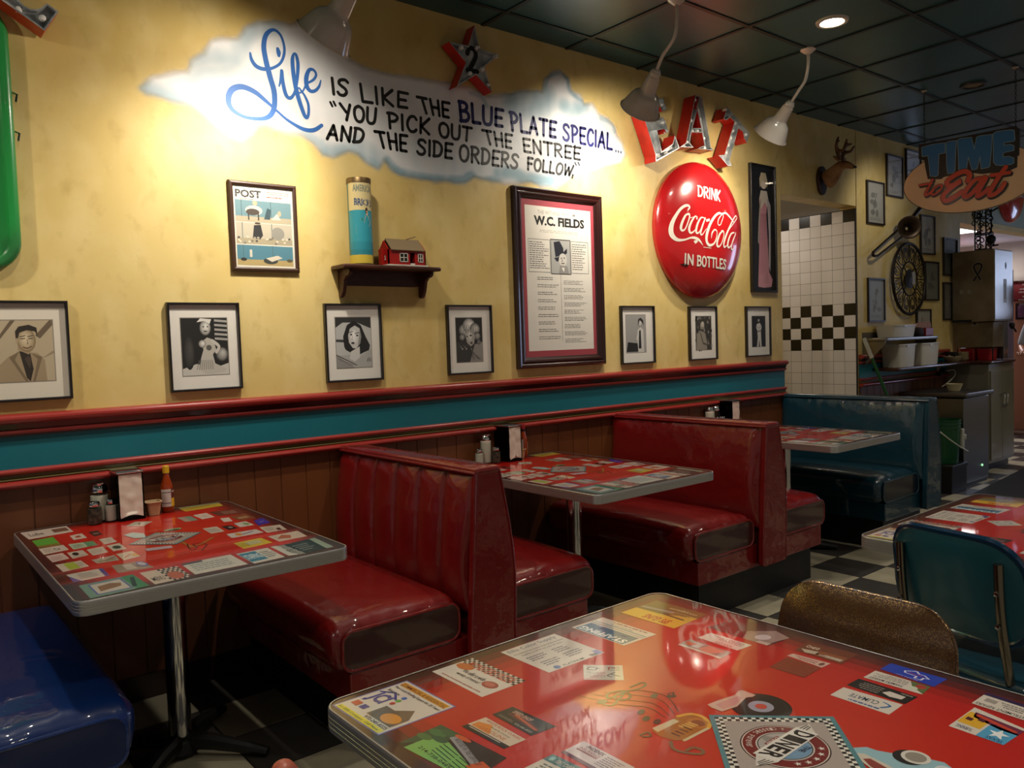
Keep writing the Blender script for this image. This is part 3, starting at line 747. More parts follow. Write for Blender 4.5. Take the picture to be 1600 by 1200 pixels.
booth('diner_booth', 5.46, M_vinyl_blue, mat('navy_dark_vinyl', '#040f1e', .25, coat=.5, coat_rough=.1), 'dark blue vinyl booth at the far end, beside the tiled doorway', sides=(-1,))

# ================================================================== TABLES
def rounded(x0, x1, y0, y1, r, n=8):
    P = []
    for (cx, cy, a) in ((x1-r, y1-r, 0), (x0+r, y1-r, PI/2), (x0+r, y0+r, PI), (x1-r, y0+r, 3*PI/2)):
        for k_ in range(n+1): P.append((cx+r*math.cos(a+k_*PI/2/n), cy+r*math.sin(a+k_*PI/2/n)))
    return P
TH = .755
def table(name, x0, x1, y0, y1, label, draw, edge=.04):
    cx, cy = (x0+x1)/2, (y0+y1)/2
    t = thing(name, (cx, cy, 0), label, 'table')
    P = rounded(x0+.002, x1-.002, y0+.002, y1-.002, .035)
    m = MB(); m.prism(P, lambda p: (p[0], p[1], TH-.0335), lambda p: (p[0], p[1], TH-.002), cap_col=lin('#1a0e0a'), side_col=lin('#1a0e0a'))
    # printed ground: red, maroon brown to the rim; orange centre paints in the wall's reflection
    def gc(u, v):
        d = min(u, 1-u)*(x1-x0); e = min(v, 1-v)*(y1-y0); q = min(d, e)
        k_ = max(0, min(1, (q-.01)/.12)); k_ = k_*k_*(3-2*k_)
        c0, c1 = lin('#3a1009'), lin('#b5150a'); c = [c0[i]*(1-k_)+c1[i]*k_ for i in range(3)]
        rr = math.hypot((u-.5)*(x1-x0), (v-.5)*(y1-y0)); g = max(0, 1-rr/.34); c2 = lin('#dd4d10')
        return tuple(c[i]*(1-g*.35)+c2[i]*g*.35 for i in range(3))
    n1, n2 = 36, 48; cs, vs, fs = [], [], []
    cell = []
    for j in range(n2):
        for i in range(n1):
            u0, u1_, v0, v1_ = i/n1, (i+1)/n1, j/n2, (j+1)/n2
            q = [(x0+.002+(x1-x0-.004)*u, y0+.002+(y1-y0-.004)*v) for u, v in ((u0, v0), (u1_, v0), (u1_, v1_), (u0, v1_))]
            # keep the corner cells inside the rounded corner
            def cl(p):
                x, y = p; R = .035; ax = max(x0+.002+R, min(x1-.002-R, x)); ay = max(y0+.002+R, min(y1-.002-R, y)); dx, dy = x-ax, y-ay; l = math.hypot(dx, dy)
                return (x, y) if l <= R else (ax+dx/l*R, ay+dy/l*R)
            q = [cl(p) for p in q]; cell.append(((u0+u1_)/2, (v0+v1_)/2, q))
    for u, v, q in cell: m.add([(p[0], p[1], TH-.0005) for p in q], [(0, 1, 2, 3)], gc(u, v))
    A = Art(lambda u, v, h: Vector((u, v, TH-.0005+h)), m, .0001); A.L = 2
    draw(A)
    build('tabletop', m, M_tabletop, t, sharp=None, fix=False)
    # ribbed metal band
    m = MB(); P = rounded(x0, x1, y0, y1, .037)
    zs = [TH, TH+.0008, TH-.003]+[TH-.003-edge*.2*i/1 for i in range(1, 1)]
    prof = [(-.003, .0005), (.0, .0008), (.0015, -.002)]
    for i in range(4): z = -.004-i*.0085; prof += [(.0019, z), (.0019, z-.0068), (.0015, z-.0072), (.0015, z-.0082)]
    prof += [(.0015, -.039), (-.0, -.040), (-.004, -.040)]
    vs = []; N = len(P)
    for i, p in enumerate(P):
        a = P[i-1]; b_ = P[(i+1) % N]; dx, dy = b_[0]-a[0], b_[1]-a[1]; l = math.hypot(dx, dy); nx, ny = dy/l, -dx/l
        for (o_, z) in prof: vs.append((p[0]+nx*o_, p[1]+ny*o_, TH+z))
    K_ = len(prof); m.smooth = True
    m.add(vs, [(i*K_+k_, i*K_+k_+1, ((i+1) % N)*K_+k_+1, ((i+1) % N)*K_+k_) for i in range(N) for k_ in range(K_-1)]); m.smooth = False
    build('metal_edge_band', m, M_alu, t, sharp=30)
    px_ = cx
    m = MB(); m.prism(rounded(x0+.004, x1-.004, y0+.004, y1-.004, .03), lambda p: (p[0], p[1], TH-.039), lambda p: (p[0], p[1], TH-.034)); build('underside', m, M_black, t)
    build('column', MB().lathe([(0, .04), (.037, .04), (.037, TH-.06), (0, TH-.06)], 32, (px_, cy, 0)), M_chrome, t)
    m = MB(); m.lathe([(0, TH-.045), (.10, TH-.045), (.10, TH-.052), (.05, TH-.07), (0, TH-.07)], 24, (px_, cy, 0)); build('top_plate', m, M_black, t)
    m = MB()
    for k_ in range(4):
        a = PI/4+k_*PI/2; c_, s_ = math.cos(a), math.sin(a)
        m.tube([(px_+c_*r_, cy+s_*r_, z_) for r_, z_ in ((.02, .055), (.12, .05), (.25, .03), (.31, .018))], [.032, .028, .02, .016], 10)
    m.lathe([(0, .02), (.06, .02), (.055, .06), (.04, .075), (0, .075)], 24, (px_, cy, 0)); build('cross_base', m, M_black, t)
    return t
# --- printed adverts, quads given as the photograph shows them and laid onto the real table plane
def onto(x0, x1, y0, y1, z=TH):
    def f(p): q = at(p[0], p[1], z=z); return ((q.x-x0)/(x1-x0), (q.y-y0)/(y1-y0))
    return f
FG = (.595, 1.498, -3.385, -2.125); T1 = (.385, 1.165, -1.145, -.03)
fg, t1 = onto(*FG), onto(*T1)
def Q(f, K, *pts): return [f(K(p)) if K else f(p) for p in pts]
c1 = cr(480, 1000, 5); c2 = cr(760, 920, 5); c3 = cr(1000, 920, 5); c4 = cr(1100, 900, 3.2); c5 = cr(1280, 1020, 5); c6 = cr(700, 900, 4); c7 = cr(760, 1060, 4.444); c8 = cr(1100, 1090, 5)
def ad_plain(a, cols, seed=0, hdr=None, hcol='#222222'):
    """cols: (ground, bands...) band = (x0,y0,x1,y1,col)"""
    a.rect(0, 0, 1, 1, cols[0])
    for b_ in cols[1:]: a.lay(); a.rect(*b_)
    a.lay(); return a
WH = '#cfc4b8'
def layoutA():
    """list of (quad BL,BR,TR,TL in unit table, painter)"""
    R = []
    def ad(q, fn): R.append((q, fn))
    # upright text for a guest on the far (wall) side unless said otherwise
    q = Q(fg, None, (519, 1101.6), (591, 1149), (713, 1104), (636, 1063))      # roofing card: reads from the left end
    def f(a):
        a.rect(0, 0, 1, 1, '#6f6aa0'); a.lay(); a.rect(.02, .02, .98, .98, WH); a.lay();
        a.lay(); a.rect(.05, .05, .95, .14, WH) if False else None
        S2 = Sub(a, [(0, 0), (1, 0), (1, 1), (0, 1)]); S2.L = a.L+1; S2.rect(.05, .86, .95, .95, '#c98a1e'); S2.rect(.05, .02, .95, .10, '#cfc234'); S2.lay()
        S2.text('COMMERCIAL & RESIDENTIAL', ((.06, .87), (.94, .87), (.94, .93), (.06, .93)), '#5d1d10')
        S2.text('Your Local Roofing Expert for 20 Years', ((.05, .77), (.95, .77), (.95, .83), (.05, .83)), '#1a1617')
        S2.text('JCI', ((.08, .33), (.34, .33), (.34, .62), (.08, .62)), '#2c2a86'); S2.line([(.06, .60), (.22, .70), (.38, .60)], .03, '#2c2a86')
        S2.text('Insurance', ((.07, .68), (.30, .68), (.30, .73), (.07, .73)), '#1a1617')
        for i, c_ in enumerate(('#2f62a8', '#5f9a3c', '#b6382c')): S2.ell(.42+.01*i, .69-.085*i, .035, .035, c_)
        S2.poly([(.45, .18), (.93, .18), (.93, .42), (.78, .60), (.62, .44), (.45, .44)], '#6a5648'); S2.lay(); S2.ell(.76, .3, .15, .1, '#d08a35')
        S2.rect(.08, .19, .2, .29, '#b8483a'); S2.rect(.24, .2, .34, .29, '#2c2a86')
        S2.text('972-245-8225', ((.5, .11), (.94, .11), (.94, .16), (.5, .16)), '#1a1617'); S2.text('A+ BBB Company  Call Now', ((.05, .03), (.9, .03), (.9, .08), (.05, .08)), '#3f5a20')
    ad(q, f)
    q = Q(fg, None, (675, 1049), (753, 1089), (822, 1063.6), (738, 1028))
    def f(a):
        a.rect(0, 0, 1, 1, WH); a.lay()
        for i in range(22):
            for j in range(5):
                if (i+j) % 2: a.rect(i/22, .70+j*.06, (i+1)/22, .76+j*.06, '#181312')
        a.lay(); a.text('MONSTERS PIZZA', ((.12, .66), (.92, .70), (.92, .93), (.12, .9)), '#c0503a'); a.ell(.16, .62, .14, .13, '#b8612c', rot=.4); a.ell(.80, .42, .12, .13, '#9a4236'); a.lay(); a.ell(.79, .43, .08, .08, '#b8665a')
        a.text('We offer a wide', ((.24, .42), (.66, .42), (.66, .55), (.24, .55)), '#1c1514'); a.text('variety of menus!', ((.24, .25), (.68, .25), (.68, .38), (.24, .38)), '#1c1514')
        a.text('www.monsterspizza.com', ((.12, .06), (.88, .06), (.88, .13), (.12, .13)), '#a2392a')
    ad(q, f)
    q = Q(fg, None, (858, 1051), (945, 1019.4), (866, 990), (782, 1019))
    def f(a):
        a.rect(0, 0, 1, 1, WH); a.lay(); a.rect(.86, .0, .985, .12, '#6a78b8') if False else None
        a.text('Ellis Color Supply', ((.06, .84), (.92, .84), (.92, .95), (.06, .95)), '#5b636e'); a.text('Providing Automotive Paint & Body Shop', ((.06, .74), (.94, .74), (.94, .79), (.06, .79)), '#2a2528')
        a.text('Supplies in DFW for over 50 years', ((.12, .66), (.86, .66), (.86, .71), (.12, .71)), '#2a2528')
        for (x, y, s_) in ((.1, .42, 1), (.55, .42, 2), (.14, .18, 3), (.56, .2, 4)): textbars(a, x, y, x+.32, y+.18, 3, '#4c4a55', .4, s_)
        a.rect(.78, .02, .97, .09, '#26242c'); a.lay(); a.rect(.90, .02, .99, .16, '#5560a8'); a.text('PLATINUM', ((.3, .03), (.66, .03), (.66, .08), (.3, .08)), '#2a2528'); a.ell(.2, .07, .05, .05, '#3a5f9a')
    ad(q, f)
    def turned(q): return [q[2], q[3], q[0], q[1]]
    q = turned(Q(fg, None, (893, 980), (975, 1008.6), (1026, 991), (942, 964.4)))
    def f(a):
        a.rect(0, 0, 1, 1, WH); a.lay(); a.rect(.05, .46, .95, .97, '#30657f'); a.lay(); a.rect(.02, .28, .98, .31, '#30657f'); a.rect(.02, .38, .98, .40, '#1c3c4c')
        a.text('STAFFING', ((.08, .72), (.92, .72), (.92, .93), (.08, .93)), '#dfe3e2'); a.text('MADE SIMPLE', ((.2, .52), (.92, .52), (.92, .66), (.2, .66)), '#1d4a88')
        a.text('Spherion', ((.3, .18), (.7, .18), (.7, .25), (.3, .25)), '#3a3432'); textbars(a, .12, .04, .88, .14, 1, '#8a4034', .5, 9)
    ad(q, f)
    q = turned(Q(fg, None, (970, 957), (1053, 982), (1106, 960), (1026, 938)))
    def f(a):
        a.rect(0, 0, 1, 1, '#6b5a24'); a.lay(); a.rect(0, .60, 1, 1, '#d9ab2c'); a.poly([(.0, .60), (.0, .30), (.55, .56), (1, .58), (1, .6)], '#c9a63a'); a.lay()
        a.text('SPS GUNS', ((.2, .70), (.66, .70), (.66, .93), (.2, .93)), '#b2361a'); a.line([(.12, .55), (.5, .52)], .05, '#241c10'); a.line([(.45, .36), (.95, .44)], .09, '#8f8b84')
        a.text('www.spsguns.com', ((.08, .12), (.6, .12), (.6, .22), (.08, .22)), '#c9b98a'); textbars(a, .08, .28, .5, .46, 2, '#b69a52', .3, 3)
    ad(q, f)
    q = turned(Q(fg, None, (912.4, 1062), (975, 1062.6), (972.4, 1039.4), (911, 1038.6)))
    def f(a):
        a.rect(0, 0, 1, 1, '#c2beb2'); a.lay(); a.line([(.1, .75), (.3, .62), (.2, .5), (.4, .7), (.3, .8)], .03, '#2d2c2b', True); a.line([(.6, .25), (.8, .15), (.9, .3), (.7, .35), (.65, .2)], .03, '#2d2c2b', True)
        textbars(a, .45, .45, .95, .85, 4, '#55524c', .25, 5); textbars(a, .08, .1, .5, .4, 3, '#55524c', .25, 6); a.line([(.2, .2), (.34, .14), (.36, .3)], .04, '#a03a28')
    ad(q, f)
    q = Q(fg, None, (768.8, 1116), (830, 1149.5), (869.5, 1135), (801, 1104))
    def f(a):
        a.rect(0, 0, 1, 1, '#1f1815'); a.lay(); a.poly([(.15, .45), (.8, .3), (.93, .45), (.4, .8), (.18, .8)], '#5a2014'); a.line([(.3, .6), (.88, .36)], .1, '#b0481e'); a.lay(); a.text('SPEED SHOP', ((.15, .66), (.6, .62), (.6, .82), (.15, .86)), '#c9a79a')
        a.text('972-446-0022', ((.5, .1), (.92, .1), (.92, .2), (.5, .2)), '#b9b3a6'); textbars(a, .08, .1, .46, .26, 2, '#8d8678', .35, 7)
    ad(q, f)
    q = Q(fg, None, (721, 1134.5), (787.5, 1170), (822, 1155.5), (759, 1120.5))
    def f(a):
        a.rect(0, 0, 1, 1, '#1f1815'); a.lay(); a.rect(0.0, .26, 1, 1, '#cdb79f'); a.line([(.1, .19), (.8, .19)], .04, '#c9b8a6'); a.lay(); a.poly([(.06, .3), (.5, .3), (.3, .8), (.05, .62)], '#cf7c34'); a.text('WHITE ROCK CLASSIC', ((.1, .83), (.95, .8), (.95, .93), (.1, .95)), '#a0281c')
        a.text('Road & Country', ((.34, .62), (.8, .6), (.8, .72), (.34, .73)), '#1c1514'); a.text('GASOLINE', ((.2, .36), (.8, .36), (.8, .54), (.2, .54)), '#b2602a')
    ad(q, f)
    q = Q(fg, None, (620, 1162), (735, 1222), (792, 1184), (689, 1132))
    def f(a):
        a.rect(0, 0, 1, 1, '#2b1a14'); a.lay(); a.poly([(0, .05), (.0, 1), (.32, 1), (.32, .6)], '#2f4a33'); a.poly([(.1, .0), (.95, .0), (.9, .30), (.35, .66), (.12, .5)], '#74a856'); a.lay()
        for (x, y, r_, c_) in ((.12, .75, .12, '#3c6b3e'), (.24, .62, .1, '#27503a'), (.08, .5, .1, '#466a3a'), (.2, .88, .1, '#34583a')): a.ell(x, y, r_, r_*.9, c_)
        a.poly([(.32, .93), (.94, .48), (.88, .34), (.28, .78)], '#8f8a8c'); a.poly([(.78, .3), (.98, .28), (1, .55), (.86, .62)], '#c2522a'); a.ell(.4, .93, .12, .06, '#c2522a'); a.lay()
        a.text('ROOTED IN TREE SERVICES', ((.34, .80), (.86, .44), (.9, .52), (.38, .88)), '#2f2a2c'); a.ell(.92, .36, .03, .05, '#20120c'); a.ell(.84, .22, .03, .04, '#20120c')
        a.text('214-738-0485', ((.2, .16), (.7, .04), (.7, .12), (.2, .25)), '#1c2a18'); 
        for i in range(4): a.line([(.34, .55-.09*i), (.6, .45-.09*i)], .02, '#2c3c22'); a.line([(.64, .43-.09*i), (.82, .36-.09*i)], .02, '#2c3c22')
    ad(q, f)
    q = Q(fg, None, (876, 1175), (950, 1216), (992, 1199), (912.5, 1157.5))
    def f(a):
        a.rect(0, 0, 1, 1, '#cbb9ba'); a.lay(); a.rect(0, 0, 1, .16, '#5b1a3a'); a.rect(.08, .48, .5, .56, '#7a1d22'); a.lay(); a.text('PHOENIX', ((.16, .74), (.5, .74), (.5, .92), (.16, .92)), '#56202a'); a.text('INSURANCE', ((.1, .58), (.5, .58), (.5, .7), (.1, .7)), '#8a2a2c')
        textbars(a, .56, .25, .96, .88, 6, '#4c4046', .32, 11)
    ad(q, f)
    q = Q(fg, None, (800, 1209), (868, 1246), (940, 1214), (864, 1178))
    def f(a):
        a.rect(0, 0, 1, 1, '#c3b9ab'); a.lay(); a.rect(.0, .74, 1, 1, '#3c6a6a'); a.lay(); a.text('GIFT CARDS AVAILABLE', ((.2, .8), (.95, .8), (.95, .92), (.2, .92)), '#c3b9ab'); textbars(a, .12, .3, .8, .68, 4, '#4a5a52', .4, 13); a.ell(.1, .87, .05, .08, '#7fb0ac')
    ad(q, f)
    # the group along the aisle side edge, reading from the right hand side
    def ad2(pts, fn): ad(turned(Q(fg, None, *pts)), fn)
    def f(a):
        a.rect(0, 0, 1, 1, '#4a1d1c'); a.lay(); a.poly([(.0, .2), (.3, .0), (.55, .5), (.4, 1), (.05, 1)], '#9a7a72'); a.ell(.25, .6, .1, .2, '#c9b2b4'); a.rect(.02, .84, .2, 1, '#c9a89c'); a.lay()
        for i in range(9): a.line([(.45+.06*i, .1+.03*(i % 3)), (.5+.05*i, .9)], .012, '#7a4438')
    ad2([(1104, 980), (1200, 1009), (1242, 994), (1148, 968)], f)
    def f(a):
        a.rect(0, 0, 1, 1, WH); a.lay(); a.text('ROCK CITY', ((.2, .62), (.6, .62), (.6, .84), (.2, .84)), '#a8332a'); textbars(a, .1, .12, .9, .5, 3, '#8d5a50', .4, 15); a.rect(0, .88, 1, 1, '#a8332a')
    ad2([(1088, 997), (1149, 1017.4), (1175, 1008), (1110, 988.4)], f)
    def f(a):
        a.rect(0, 0, 1, 1, '#8a8078'); a.lay(); a.poly([(.1, .2), (.5, .05), (.6, .7), (.3, .9)], '#c98a74'); a.rect(0, .82, 1, 1, '#cfc0ae'); a.poly([(.6, .1), (.85, .1), (.75, .75), (.6, .7)], '#b9b0a8'); a.lay(); a.poly([(.72, .3), (.95, .3), (.95, .6), (.8, .7)], '#c25a3a')
    ad2([(1058.6, 1007), (1124, 1029), (1145, 1019.4), (1078, 998.4)], f)
    def f(a):
        a.rect(0, 0, 1, 1, '#6a2e17'); a.lay(); a.rect(.05, .5, .6, .95, '#8a4824'); a.poly([(.6, .6), (.95, .7), (.8, .95), (.55, .85)], '#b9a58e'); a.line([(.1, .78), (.5, .82)], .1, '#9a9086'); a.lay(); a.text('BBQ', ((.66, .25), (.92, .25), (.92, .5), (.66, .5)), '#c9b9a0'); textbars(a, .08, .68, .45, .9, 2, '#d0c2ae', .4, 17)
    ad2([(1242, 1015.6), (1315.6, 1037.5), (1340.6, 1022), (1262.5, 1003)], f)
    def f(a): a.rect(0, 0, 1, 1, '#c9a798'); a.lay(); textbars(a, .25, .2, .9, .85, 2, '#9a4a3c', .45, 19); a.ell(.12, .5, .06, .3, '#6a3a30')
    ad2([(1229.7, 1024), (1284, 1043), (1297.8, 1036.6), (1239, 1021)], f)
    def f(a): 
        a.rect(0, 0, 1, 1, '#7d2c17'); a.lay()
        for i in range(5): a.line([(.04, .15+.17*i), (.96, .12+.18*i)], .05, '#8e4226')
    ad2([(1201.6, 1042), (1256, 1058.8), (1283, 1043.8), (1229.7, 1026.6)], f)
    def f(a):
        a.rect(0, 0, 1, 1, '#1f3aa8'); a.lay(); a.line([(.28, .8), (.40, .8), (.40, .58), (.62, .55), (.66, .38), (.5, .1), (.42, .3), (.32, .3), (.2, .5), (.28, .56), (.28, .8)], .035, '#d9d2e6'); a.line([(.34, .45), (.56, .42)], .06, '#8a3a7a'); a.text('THE HELPFUL PLACE', ((.3, .9), (.7, .9), (.7, .95), (.3, .95)), '#d9d2e6')
    ad2([(1375, 1045), (1459, 1073), (1480, 1061), (1392, 1036)], f)
    def f(a):
        a.rect(0, 0, 1, 1, WH); a.lay(); a.poly([(0, 0), (.35, .0), (.24, .5), (0, .95)], '#5a6a3a'); a.ell(.12, .3, .09, .22, '#a3352a'); a.lay(); a.ell(.2, .62, .07, .16, '#c7cdb4'); a.text('FARMERS MARKET', ((.36, .68), (.94, .68), (.94, .9), (.36, .9)), '#241a18'); textbars(a, .34, .1, .95, .6, 4, '#6a605a', .35, 21)
    ad2([(1349, 1058), (1441, 1085), (1454, 1073), (1368, 1047.6)], f)
    def f(a):
        a.rect(0, 0, 1, 1, '#150f0e'); a.lay(); a.poly([(.12, .35), (.4, .3), (.46, .62), (.3, .8), (.12, .7)], WH); textbars(a, .5, .15, .95, .9, 4, '#8f857c', .4, 23); textbars(a, .05, .05, .3, .25, 1, '#8f857c', .5, 24)
    ad2([(1323, 1070), (1414, 1100), (1434, 1089), (1342, 1060)], f)
    def f(a): a.rect(0, 0, 1, 1, WH); a.lay(); a.text('CLIMATE', ((.3, .28), (.78, .28), (.78, .6), (.3, .6)), '#1c3a54'); a.line([(.2, .7), (.12, .4), (.25, .25)], .05, '#3a6a9a', True); textbars(a, .2, .74, .8, .92, 1, '#4a5a8a', .6, 25)
    ad2([(1297, 1085.6), (1389, 1116.4), (1411, 1101), (1318, 1073.6)], f)
    def f(a):
        a.rect(0, 0, 1, 1, WH); a.lay(); a.rect(0, 0, 1, .2, '#2c1a44'); a.rect(.04, .35, .18, .62, '#3a2c30'); a.rect(.7, .35, .9, .6, '#9a9088'); a.text('INSTRUMENT REPAIRS', ((.06, .78), (.96, .78), (.96, .94), (.06, .94)), '#1c1412'); textbars(a, .24, .3, .66, .68, 3, '#4a4040', .4, 27)
    ad2([(1518, 1098.4), (1612, 1129), (1636, 1112), (1542, 1082)], f)
    def f(a):
        a.rect(0, 0, 1, 1, WH); a.lay(); a.rect(.55, .2, .98, .72, '#d8a52a'); a.rect(0, .35, .5, 1, '#4f9ac0'); a.poly([(.0, .1), (.9, .15), (.85, .35), (.3, .45), (0, .4)], '#6a2440'); a.lay(); a.poly([(.25, .42), (.29, .58), (.42, .6), (.31, .68), (.34, .84), (.24, .74), (.12, .82), (.17, .66), (.06, .58), (.2, .56)], '#e6e6e6'); a.line([(.1, .3), (.8, .24)], .1, '#c0402a'); a.rect(.62, .3, .74, .42, '#4a1422'); a.rect(.8, .42, .92, .54, '#4a1422')
        a.text('TEXAS', ((.05, .84), (.35, .84), (.35, .96), (.05, .96)), '#1c2a54'); a.text('TURNING', ((.62, .8), (.92, .8), (.92, .92), (.62, .92)), '#1c2a54')
    ad2([(1482, 1134), (1568, 1164), (1604, 1140), (1523, 1105)], f)
    return R
LA = layoutA()
def centre_logo(A, X, Y, s):
    """the diner badge: square on its point with a chequered rim, X,Y centre, s scale in metres"""
    e = (math.cos(-PI/4), math.sin(-PI/4)); n_ = (-e[1], e[0])          # right hand direction and up direction of the square
    def P(u, v): return (X-(e[0]*u+n_[0]*v)*s, Y-(e[1]*u+n_[1]*v)*s)
    B = Art(lambda u, v, h: A.fn(*P(u, v), h), A.mb, A.step); B.L = A.L+1
    B.rect(-1, -1, 1, 1, '#4f7f86'); B.lay(); B.rect(-.92, -.92, .92, .92, '#ddd8cc'); B.lay(); N = 28
    for i in range(N):
        for j in range(N):
            if (i+j) % 2 and (i < 2 or j < 2 or i > N-3 or j > N-3):
                q = 1.84/N; B.rect(-.92+i*q, -.92+j*q, -.92+(i+1)*q, -.92+(j+1)*q, '#14100f')
    B.rect(-.79, -.79, .79, .79, '#a79a92')
    L0 = B.L+1; B = Art(lambda u, v, h: A.fn(X-u*s, Y-v*s, h), A.mb, A.step); B.L = L0          # the badge itself stands upright
    for r_, c_ in ((.66, '#2a1012'), (.64, '#cfc6ba'), (.622, '#6f1714'), (.43, '#b9b2aa'), (.405, '#1c1514'), (.39, '#a9a29c')): B.ell(0, 0, r_, r_, c_, 40); B.lay()
    B.ell(0, 0, .385, .385, '#6f93b0', 22, a0=.35, a1=PI-.15); B.lay()
    for k_ in range(5):
        a = PI/2+(k_-2)*.33; cx_, cy_ = .525*math.cos(a), .525*math.sin(a)
        B.poly([(cx_+(.060 if i % 2 == 0 else .024)*math.cos(PI/2+i*PI/5), cy_+(.060 if i % 2 == 0 else .024)*math.sin(PI/2+i*PI/5)) for i in range(10)], '#d9cfc4')
    for i, ch in enumerate('A Classic Forever'):
        if ch == ' ': continue
        a = PI*1.20+i*.112; r0, r1 = .575, .485; w2 = .024; c_, s_ = math.cos(a), math.sin(a); tx, ty = -s_, c_
        B.text(ch, ((r0*c_-tx*w2, r0*s_-ty*w2), (r0*c_+tx*w2, r0*s_+ty*w2), (r1*c_+tx*w2, r1*s_+ty*w2), (r1*c_-tx*w2, r1*s_-ty*w2)), '#cbb9ae')
    B.poly([(-.14, -.12), (.14, -.12), (.05, -.38), (-.05, -.38)], '#8d8880'); B.rect(-.17, -.25, .17, -.15, '#7a1d18'); B.lay(); B.text('Dallas', ((-.14, -.235), (.14, -.235), (.14, -.165), (-.14, -.165)), '#d9cfc4'); B.lay()
    # winged banner across the badge
    rot = lambda p: ((p[0])*.985-(p[1])*.17-.06, p[0]*.0+p[1]*.985)
    B.poly([rot(p) for p in ((-.86, -.12), (-.60, -.20), (.60, -.14), (.90, .04), (.60, .20), (-.60, .12))], '#cfc8be'); B.lay()
    for i in range(3): B.line([rot((.62+.01*i, .14-.055*i)), rot((.84-.03*i, .06-.03*i))], .018, '#1a1413'); B.line([rot((-.62, -.14+.05*i)), rot((-.80+.02*i, -.12+.035*i))], .018, '#1a1413')
    B.lay(); B.poly([rot(p) for p in ((-.60, .16), (-.62, -.20), (.58, -.20), (.60, .20))], '#d9d3ca'); B.lay()
    for i, ch in enumerate('DINER'):
        a, b_ = -.56+1.12*(i/5+.016), -.56+1.12*((i+1)/5-.016)
        B.text(ch, (rot((a, -.15)), rot((b_, -.15)), rot((b_, .15)), rot((a, .15))), '#16100f')
    B.text('THE', (rot((-.14, .22)), rot((.10, .22)), rot((.10, .31)), rot((-.14, .31))), '#1c1f3a')
def centre_art(A, W2, H2, f, logo=(.5, .5), ls=.10):
    """jukebox, notes, record and car round the badge; f maps unit table to metres"""
    def Pm(px, py): u, v = fg((px, py)); return f(u, v)
    B = A
    st = '#5a2a12'
    B.lay()
    k7 = lambda p: Pm(*c7(p))
    for off in (0, 34, 70, 104):
        B.line([k7((640+off*2.6, 120-off*.55+off*.2)), k7((940+off*1.6, 150-off*.9+30)), k7((1120+off*1.3, 200-off*.7)), k7((1240+off*.9, 270-off*.4))], .0022, st, True)
    B.line([k7(p) for p in ((800, 165), (835, 185), (885, 180), (940, 120), (960, 100), (900, 120), (900, 145), (960, 150), (1000, 125), (960, 88), (870, 95), (835, 120), (860, 140), (930, 100), (1060, 70), (1105, 45), (1080, 28), (1000, 60))], .0045, '#3c2a18', True)
    B.ell(*k7((805, 160)), .011, .008, '#2a2016')
    for p in ((1075, 233), (1110, 278), (1165, 120), (1186, 300)): B.ell(*k7(p), .010, .006, '#3c2a18', rot=.4)
    B.line([k7((1270, 125)), k7((1262, 108)), k7((1300, 96)), k7((1296, 124))], .003, '#2a1c14'); 
    for p in ((1272, 124), (1298, 122)): B.ell(*k7(p), .006, .005, '#2a1c14')
    # jukebox
    J = [k7(p) for p in ((1150, 362), (1330, 262), (1420, 245), (1500, 262), (1550, 310), (1540, 345), (1375, 430), (1300, 430), (1200, 400))]
    B.poly(J, '#a8621c'); B.lay(); B.line([k7(p) for p in ((1330, 262), (1420, 246), (1505, 268), (1548, 318), (1540, 345))], .007, '#d8a238', True); B.line([k7((1540, 345)), k7((1375, 430))], .006, '#c9b690')
    B.poly([k7(p) for p in ((1150, 345), (1300, 280), (1340, 298), (1190, 372))], '#c9b690'); B.ell(*k7((1470, 310)), .016, .02, '#b8702a'); B.lay(); B.ell(*k7((1470, 310)), .010, .012, '#8a4a24')
    for i in range(4): B.line([k7((1290+i*28, 380-i*14)), k7((1340+i*28, 400-i*14))], .004, '#6a2c14'); B.line([k7((1340+i*22, 330-i*8)), k7((1400+i*22, 350-i*8))], .003, '#d9b25a')
    B.line([k7(p) for p in ((1070, 395), (1120, 375), (1140, 400), (1090, 405))], .004, '#5a4a2a', True); B.line([k7(p) for p in ((1280, 440), (1300, 490), (1380, 515), (1490, 525), (1500, 500), (1440, 480), (1390, 500))], .006, '#7a5a3a', True)
    # record and fifties shake
    B.lay(); r0 = Pm(1189, 1104); B.ell(r0[0], r0[1], .050*W2/.9, .050*W2/.9, '#191512', 30); B.lay(); B.ring(r0[0], r0[1], .042*W2/.9, .042*W2/.9, .0012, '#38322c'); B.ell(r0[0], r0[1], .021*W2/.9, .021*W2/.9, '#9a97a8', 20); B.lay(); B.ell(r0[0], r0[1], .010*W2/.9, .010*W2/.9, '#c04a3a', 16)
    k3 = lambda p: Pm(*c3(p))
    B.poly([k3(p) for p in ((525, 905), (620, 870), (740, 830), (770, 797), (800, 793), (905, 830), (880, 845), (830, 850), (760, 920), (640, 960), (560, 930))], '#cfa695'); B.lay(); B.poly([k3(p) for p in ((590, 905), (760, 840), (800, 850), (750, 905), (650, 945))], '#c98a86')
    # light blue car
    B.lay(); k5 = lambda p: Pm(*c5(p))
    B.poly([k5(p) for p in ((240, 745), (370, 738), (450, 765), (620, 795), (850, 830), (980, 860), (1040, 905), (1000, 1010), (700, 1010), (480, 960), (330, 850), (250, 790))], '#8fb3bd'); B.lay()
    B.poly([k5(p) for p in ((270, 785), (350, 790), (520, 870), (680, 960), (620, 1000), (460, 950), (330, 850))], '#c9bfae'); B.lay(); B.poly([k5(p) for p in ((340, 830), (400, 830), (560, 920), (520, 960), (400, 890))], '#8a3a30')
